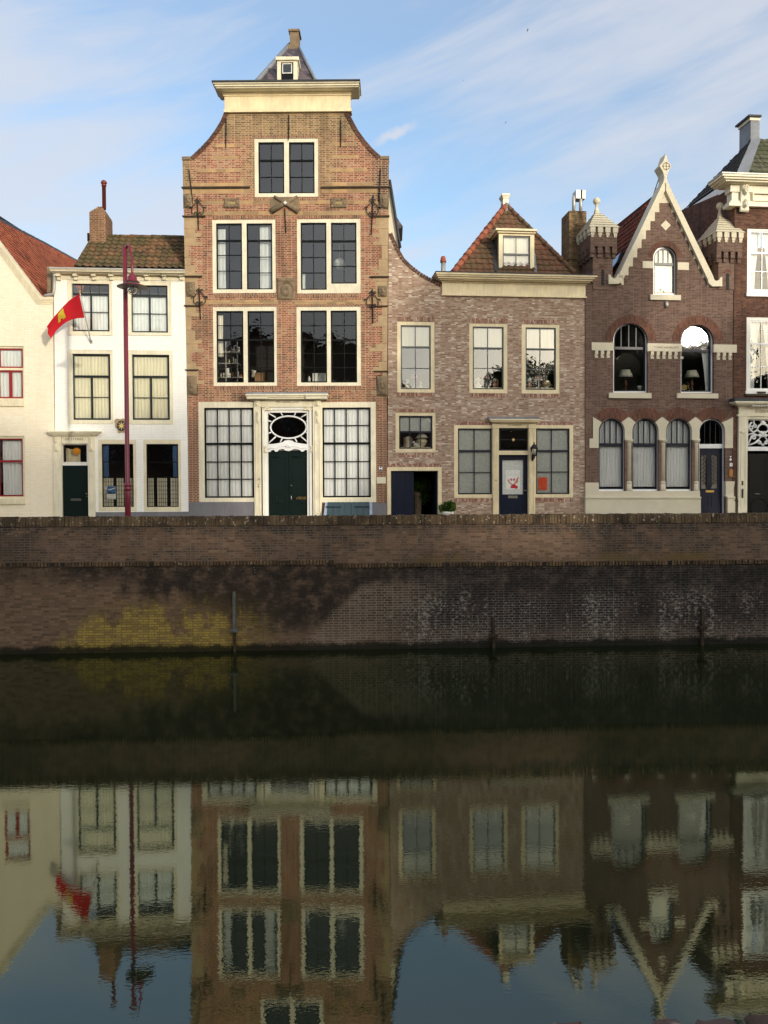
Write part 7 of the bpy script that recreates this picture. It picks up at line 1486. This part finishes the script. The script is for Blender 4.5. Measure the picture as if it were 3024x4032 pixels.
BH = [(-44, -15, 7, 10, 14.5, 'dark_brick', 'tile_green', 'dark brick house with green roof, far left of the near bank', False), (-36, -15, 7.5, 11, 15.5, 'pale_brick', 'tile_mixed', 'pale brick gabled house, second from the left on the near bank', True),
      (-28, -15, 7, 9.5, 14, 'white_brick', 'tile_orange', 'white house with orange roof on the near bank', False), (-20, -15, 8, 12.5, 17.6, 'brown_brick', 'slate', 'tall brown gabled house with slate roof on the near bank', True), (-12, -15, 7.6, 12.4, 16.6, 'dark_brick', 'tile_mixed', 'dark brick house with red roof on the near bank', False),
      (-4.5, -15, 7.2, 11.6, 15.8, 'cream_brick', 'tile_brown', 'cream house with brown roof right behind the photographer', False), (3.5, -15, 8, 8.6, 12.0, 'pale_brick', 'tile_orange', 'mid height pale brick house with orange roof on the near bank', False), (12, -15, 8, 5.6, 8.0, 'white_brick', 'tile_mixed', 'low white house with red roof on the near bank', False),
      (20.5, -15, 8, 5.4, 7.8, 'brown_brick', 'tile_brown', 'low brown brick house with brown roof on the near bank', False), (29, -15, 8, 5.6, 8.0, 'cream_brick', 'slate', 'low cream house with slate roof on the near bank', False), (37.5, -15, 8, 6, 9, 'dark_brick', 'tile_orange', 'low dark house with orange roof on the near bank', False), (47, -15, 9, 7, 10.5, 'pale_brick', 'tile_green', 'pale brick house with green roof, far right of the near bank', False)]
for h in BH: back_house(*h)
for t in ((33.2, -10, 19.0, 4.6, 1, 'tallest lime tree on the near bank, before the low cream house', 9000, .55), (36.8, -13, 14.0, 4.0, 8, 'lime tree half hidden between the two tallest lime trees', 5000, .55), (34.2, -14, 14.5, 4.0, 9, 'lime tree close behind the tallest lime tree', 5000, .55), (40.6, -10.5, 15.9, 4.4, 2, 'broad lime tree before the low dark house', 8000, .5), (48, -12, 13, 4.0, 7, 'lime tree at the right end of the near bank', 3000, .5), (32, -44, 18.2, 4.0, 3, 'tall lime tree behind the cream slate roofed house', 4500, .5), (25.5, -42, 14.0, 4.0, 4, 'round lime tree behind the low brown house', 3500, .5), (39.5, -44, 19, 5, 5, 'spreading lime tree behind the low dark house', 4500, .5)): tree(*t)  # two rear lime trees are unseen additions closing bright gaps in mirrored foliage
# ================================================================== sky and sun
SUN_EL, AZ = math.atan2(.176, 1.066), math.atan2(.583, -.893)
sd = Vector((.583, -.893, .176)).normalized()
w = bpy.data.worlds.new('World'); SC.world = w; w.use_nodes = True; t = NT(w.node_tree)
sky = t.n('ShaderNodeTexSky', sky_type='NISHITA', sun_disc=False, sun_elevation=SUN_EL, sun_rotation=AZ, air_density=1.0, dust_density=1.2, ozone_density=1.6, altitude=0)
g = t.n('ShaderNodeTexCoord').outputs['Generated']; rot = t.n('ShaderNodeMapping', {'Vector': g, 'Rotation': (0, R(17), 0)}).outputs[0]
c_a = t.noise(t.scl(rot, (1.0, 1.0, 3.4)), 1.3, 4, .5, .3); c_b = t.noise(t.scl(rot, (2.4, 2.4, 13)), 1.3, 5, .6, .5)
x, y, z = t.xyz(g)
left = t.m('MULTIPLY', t.smooth(x, .1, -.45), .085)
k = t.m('ADD', t.m('ADD', t.m('MULTIPLY', c_a, .58), t.m('MULTIPLY', c_b, .42)), left)
cf = t.smooth(k, .44, .66); cf = t.m('MAXIMUM', cf, t.m('MULTIPLY', t.smooth(y, .15, -.4), .92)); cf = t.m('MAXIMUM', cf, t.m('MULTIPLY', t.smooth(z, .42, .62), .45))
wd_ = ray(1552, 528).normalized(); w1 = (ray(1660, 480).normalized()-ray(1450, 575).normalized()).normalized(); w2 = wd_.cross(w1)
def dotc(v): 
    q = t.n('ShaderNodeVectorMath', operation='DOT_PRODUCT'); t.set(q.inputs[0], g); q.inputs[1].default_value = v; return q.outputs['Value']
wn_ = t.m('MULTIPLY', t.m('SUBTRACT', t.noise(t.scl(g, (40, 40, 40)), 1.0, 4, .6), .5), .016)
ww = t.m('MULTIPLY', t.smooth(t.m('ABSOLUTE', t.m('SUBTRACT', dotc(w1), wd_.dot(w1))), .036, .004), t.smooth(t.m('ABSOLUTE', t.m('ADD', dotc(w2), wn_)), .0075, .0005))
cf = t.m('MAXIMUM', cf, t.m('MULTIPLY', ww, t.smooth(y, 0, .1, 0, 1.0)))
cf = t.m('ADD', t.m('MULTIPLY', cf, .84), .16)
dot = t.n('ShaderNodeVectorMath', operation='DOT_PRODUCT'); t.set(dot.inputs[0], g); dot.inputs[1].default_value = sd
dp = t.m('MAXIMUM', dot.outputs['Value'], 0.0)
glow = t.m('POWER', dp, 6.0); glow2 = t.m('POWER', dp, 60.0)
skyc = t.mix(1.0, sky.outputs[0], (SKY_GAIN[0], SKY_GAIN[1], SKY_GAIN[2], 1), 'MULTIPLY')
cl = t.n('ShaderNodeVectorMath', operation='SCALE'); cl.inputs[0].default_value = CLOUD_COL; cl.inputs[3].default_value = CLOUD_GAIN
col = t.mix(t.m('MULTIPLY', cf, .8), skyc, cl.outputs[0])
def addglow(c, f, rgb, gain):
    s = t.n('ShaderNodeVectorMath', operation='SCALE'); s.inputs[0].default_value = rgb; t.set(s.inputs[3], t.m('MULTIPLY', f, gain))
    a = t.n('ShaderNodeVectorMath', operation='ADD'); t.set(a.inputs[0], c); t.set(a.inputs[1], s.outputs[0]); return a.outputs[0]
col = addglow(col, glow, (1.0, .93, .76), GLOW[0]); col = addglow(col, glow2, (1.0, .86, .58), GLOW[1]); col = addglow(col, t.m('POWER', dp, 1100.0), (1.0, .84, .5), GLOW[2])
bg = t.n('ShaderNodeBackground', {'Color': col, 'Strength': .15})
t.n('ShaderNodeOutputWorld', {'Surface': bg.outputs[0]})
L = bpy.data.lights.new('sun', 'SUN'); L.energy = SUN_E; L.angle = R(SUN_ANG); L.color = SUN_COL
so = bpy.data.objects.new('sun', L); COL.objects.link(so); so.rotation_euler = (-sd).to_track_quat('-Z', 'Y').to_euler(); so.location = (40, -60, 30)
vs = SC.view_settings; SC.display_settings.display_device = 'sRGB'; vs.view_transform = 'Standard'; vs.look = 'None'; vs.exposure = EXPO; vs.gamma = 1.0; vs.use_curve_mapping = False
SC.render.engine = 'CYCLES'; SC.render.resolution_x = 768; SC.render.resolution_y = 1024
SC.cycles.max_bounces = 8; SC.cycles.transparent_max_bounces = 12; SC.cycles.sample_clamp_indirect = 6.0
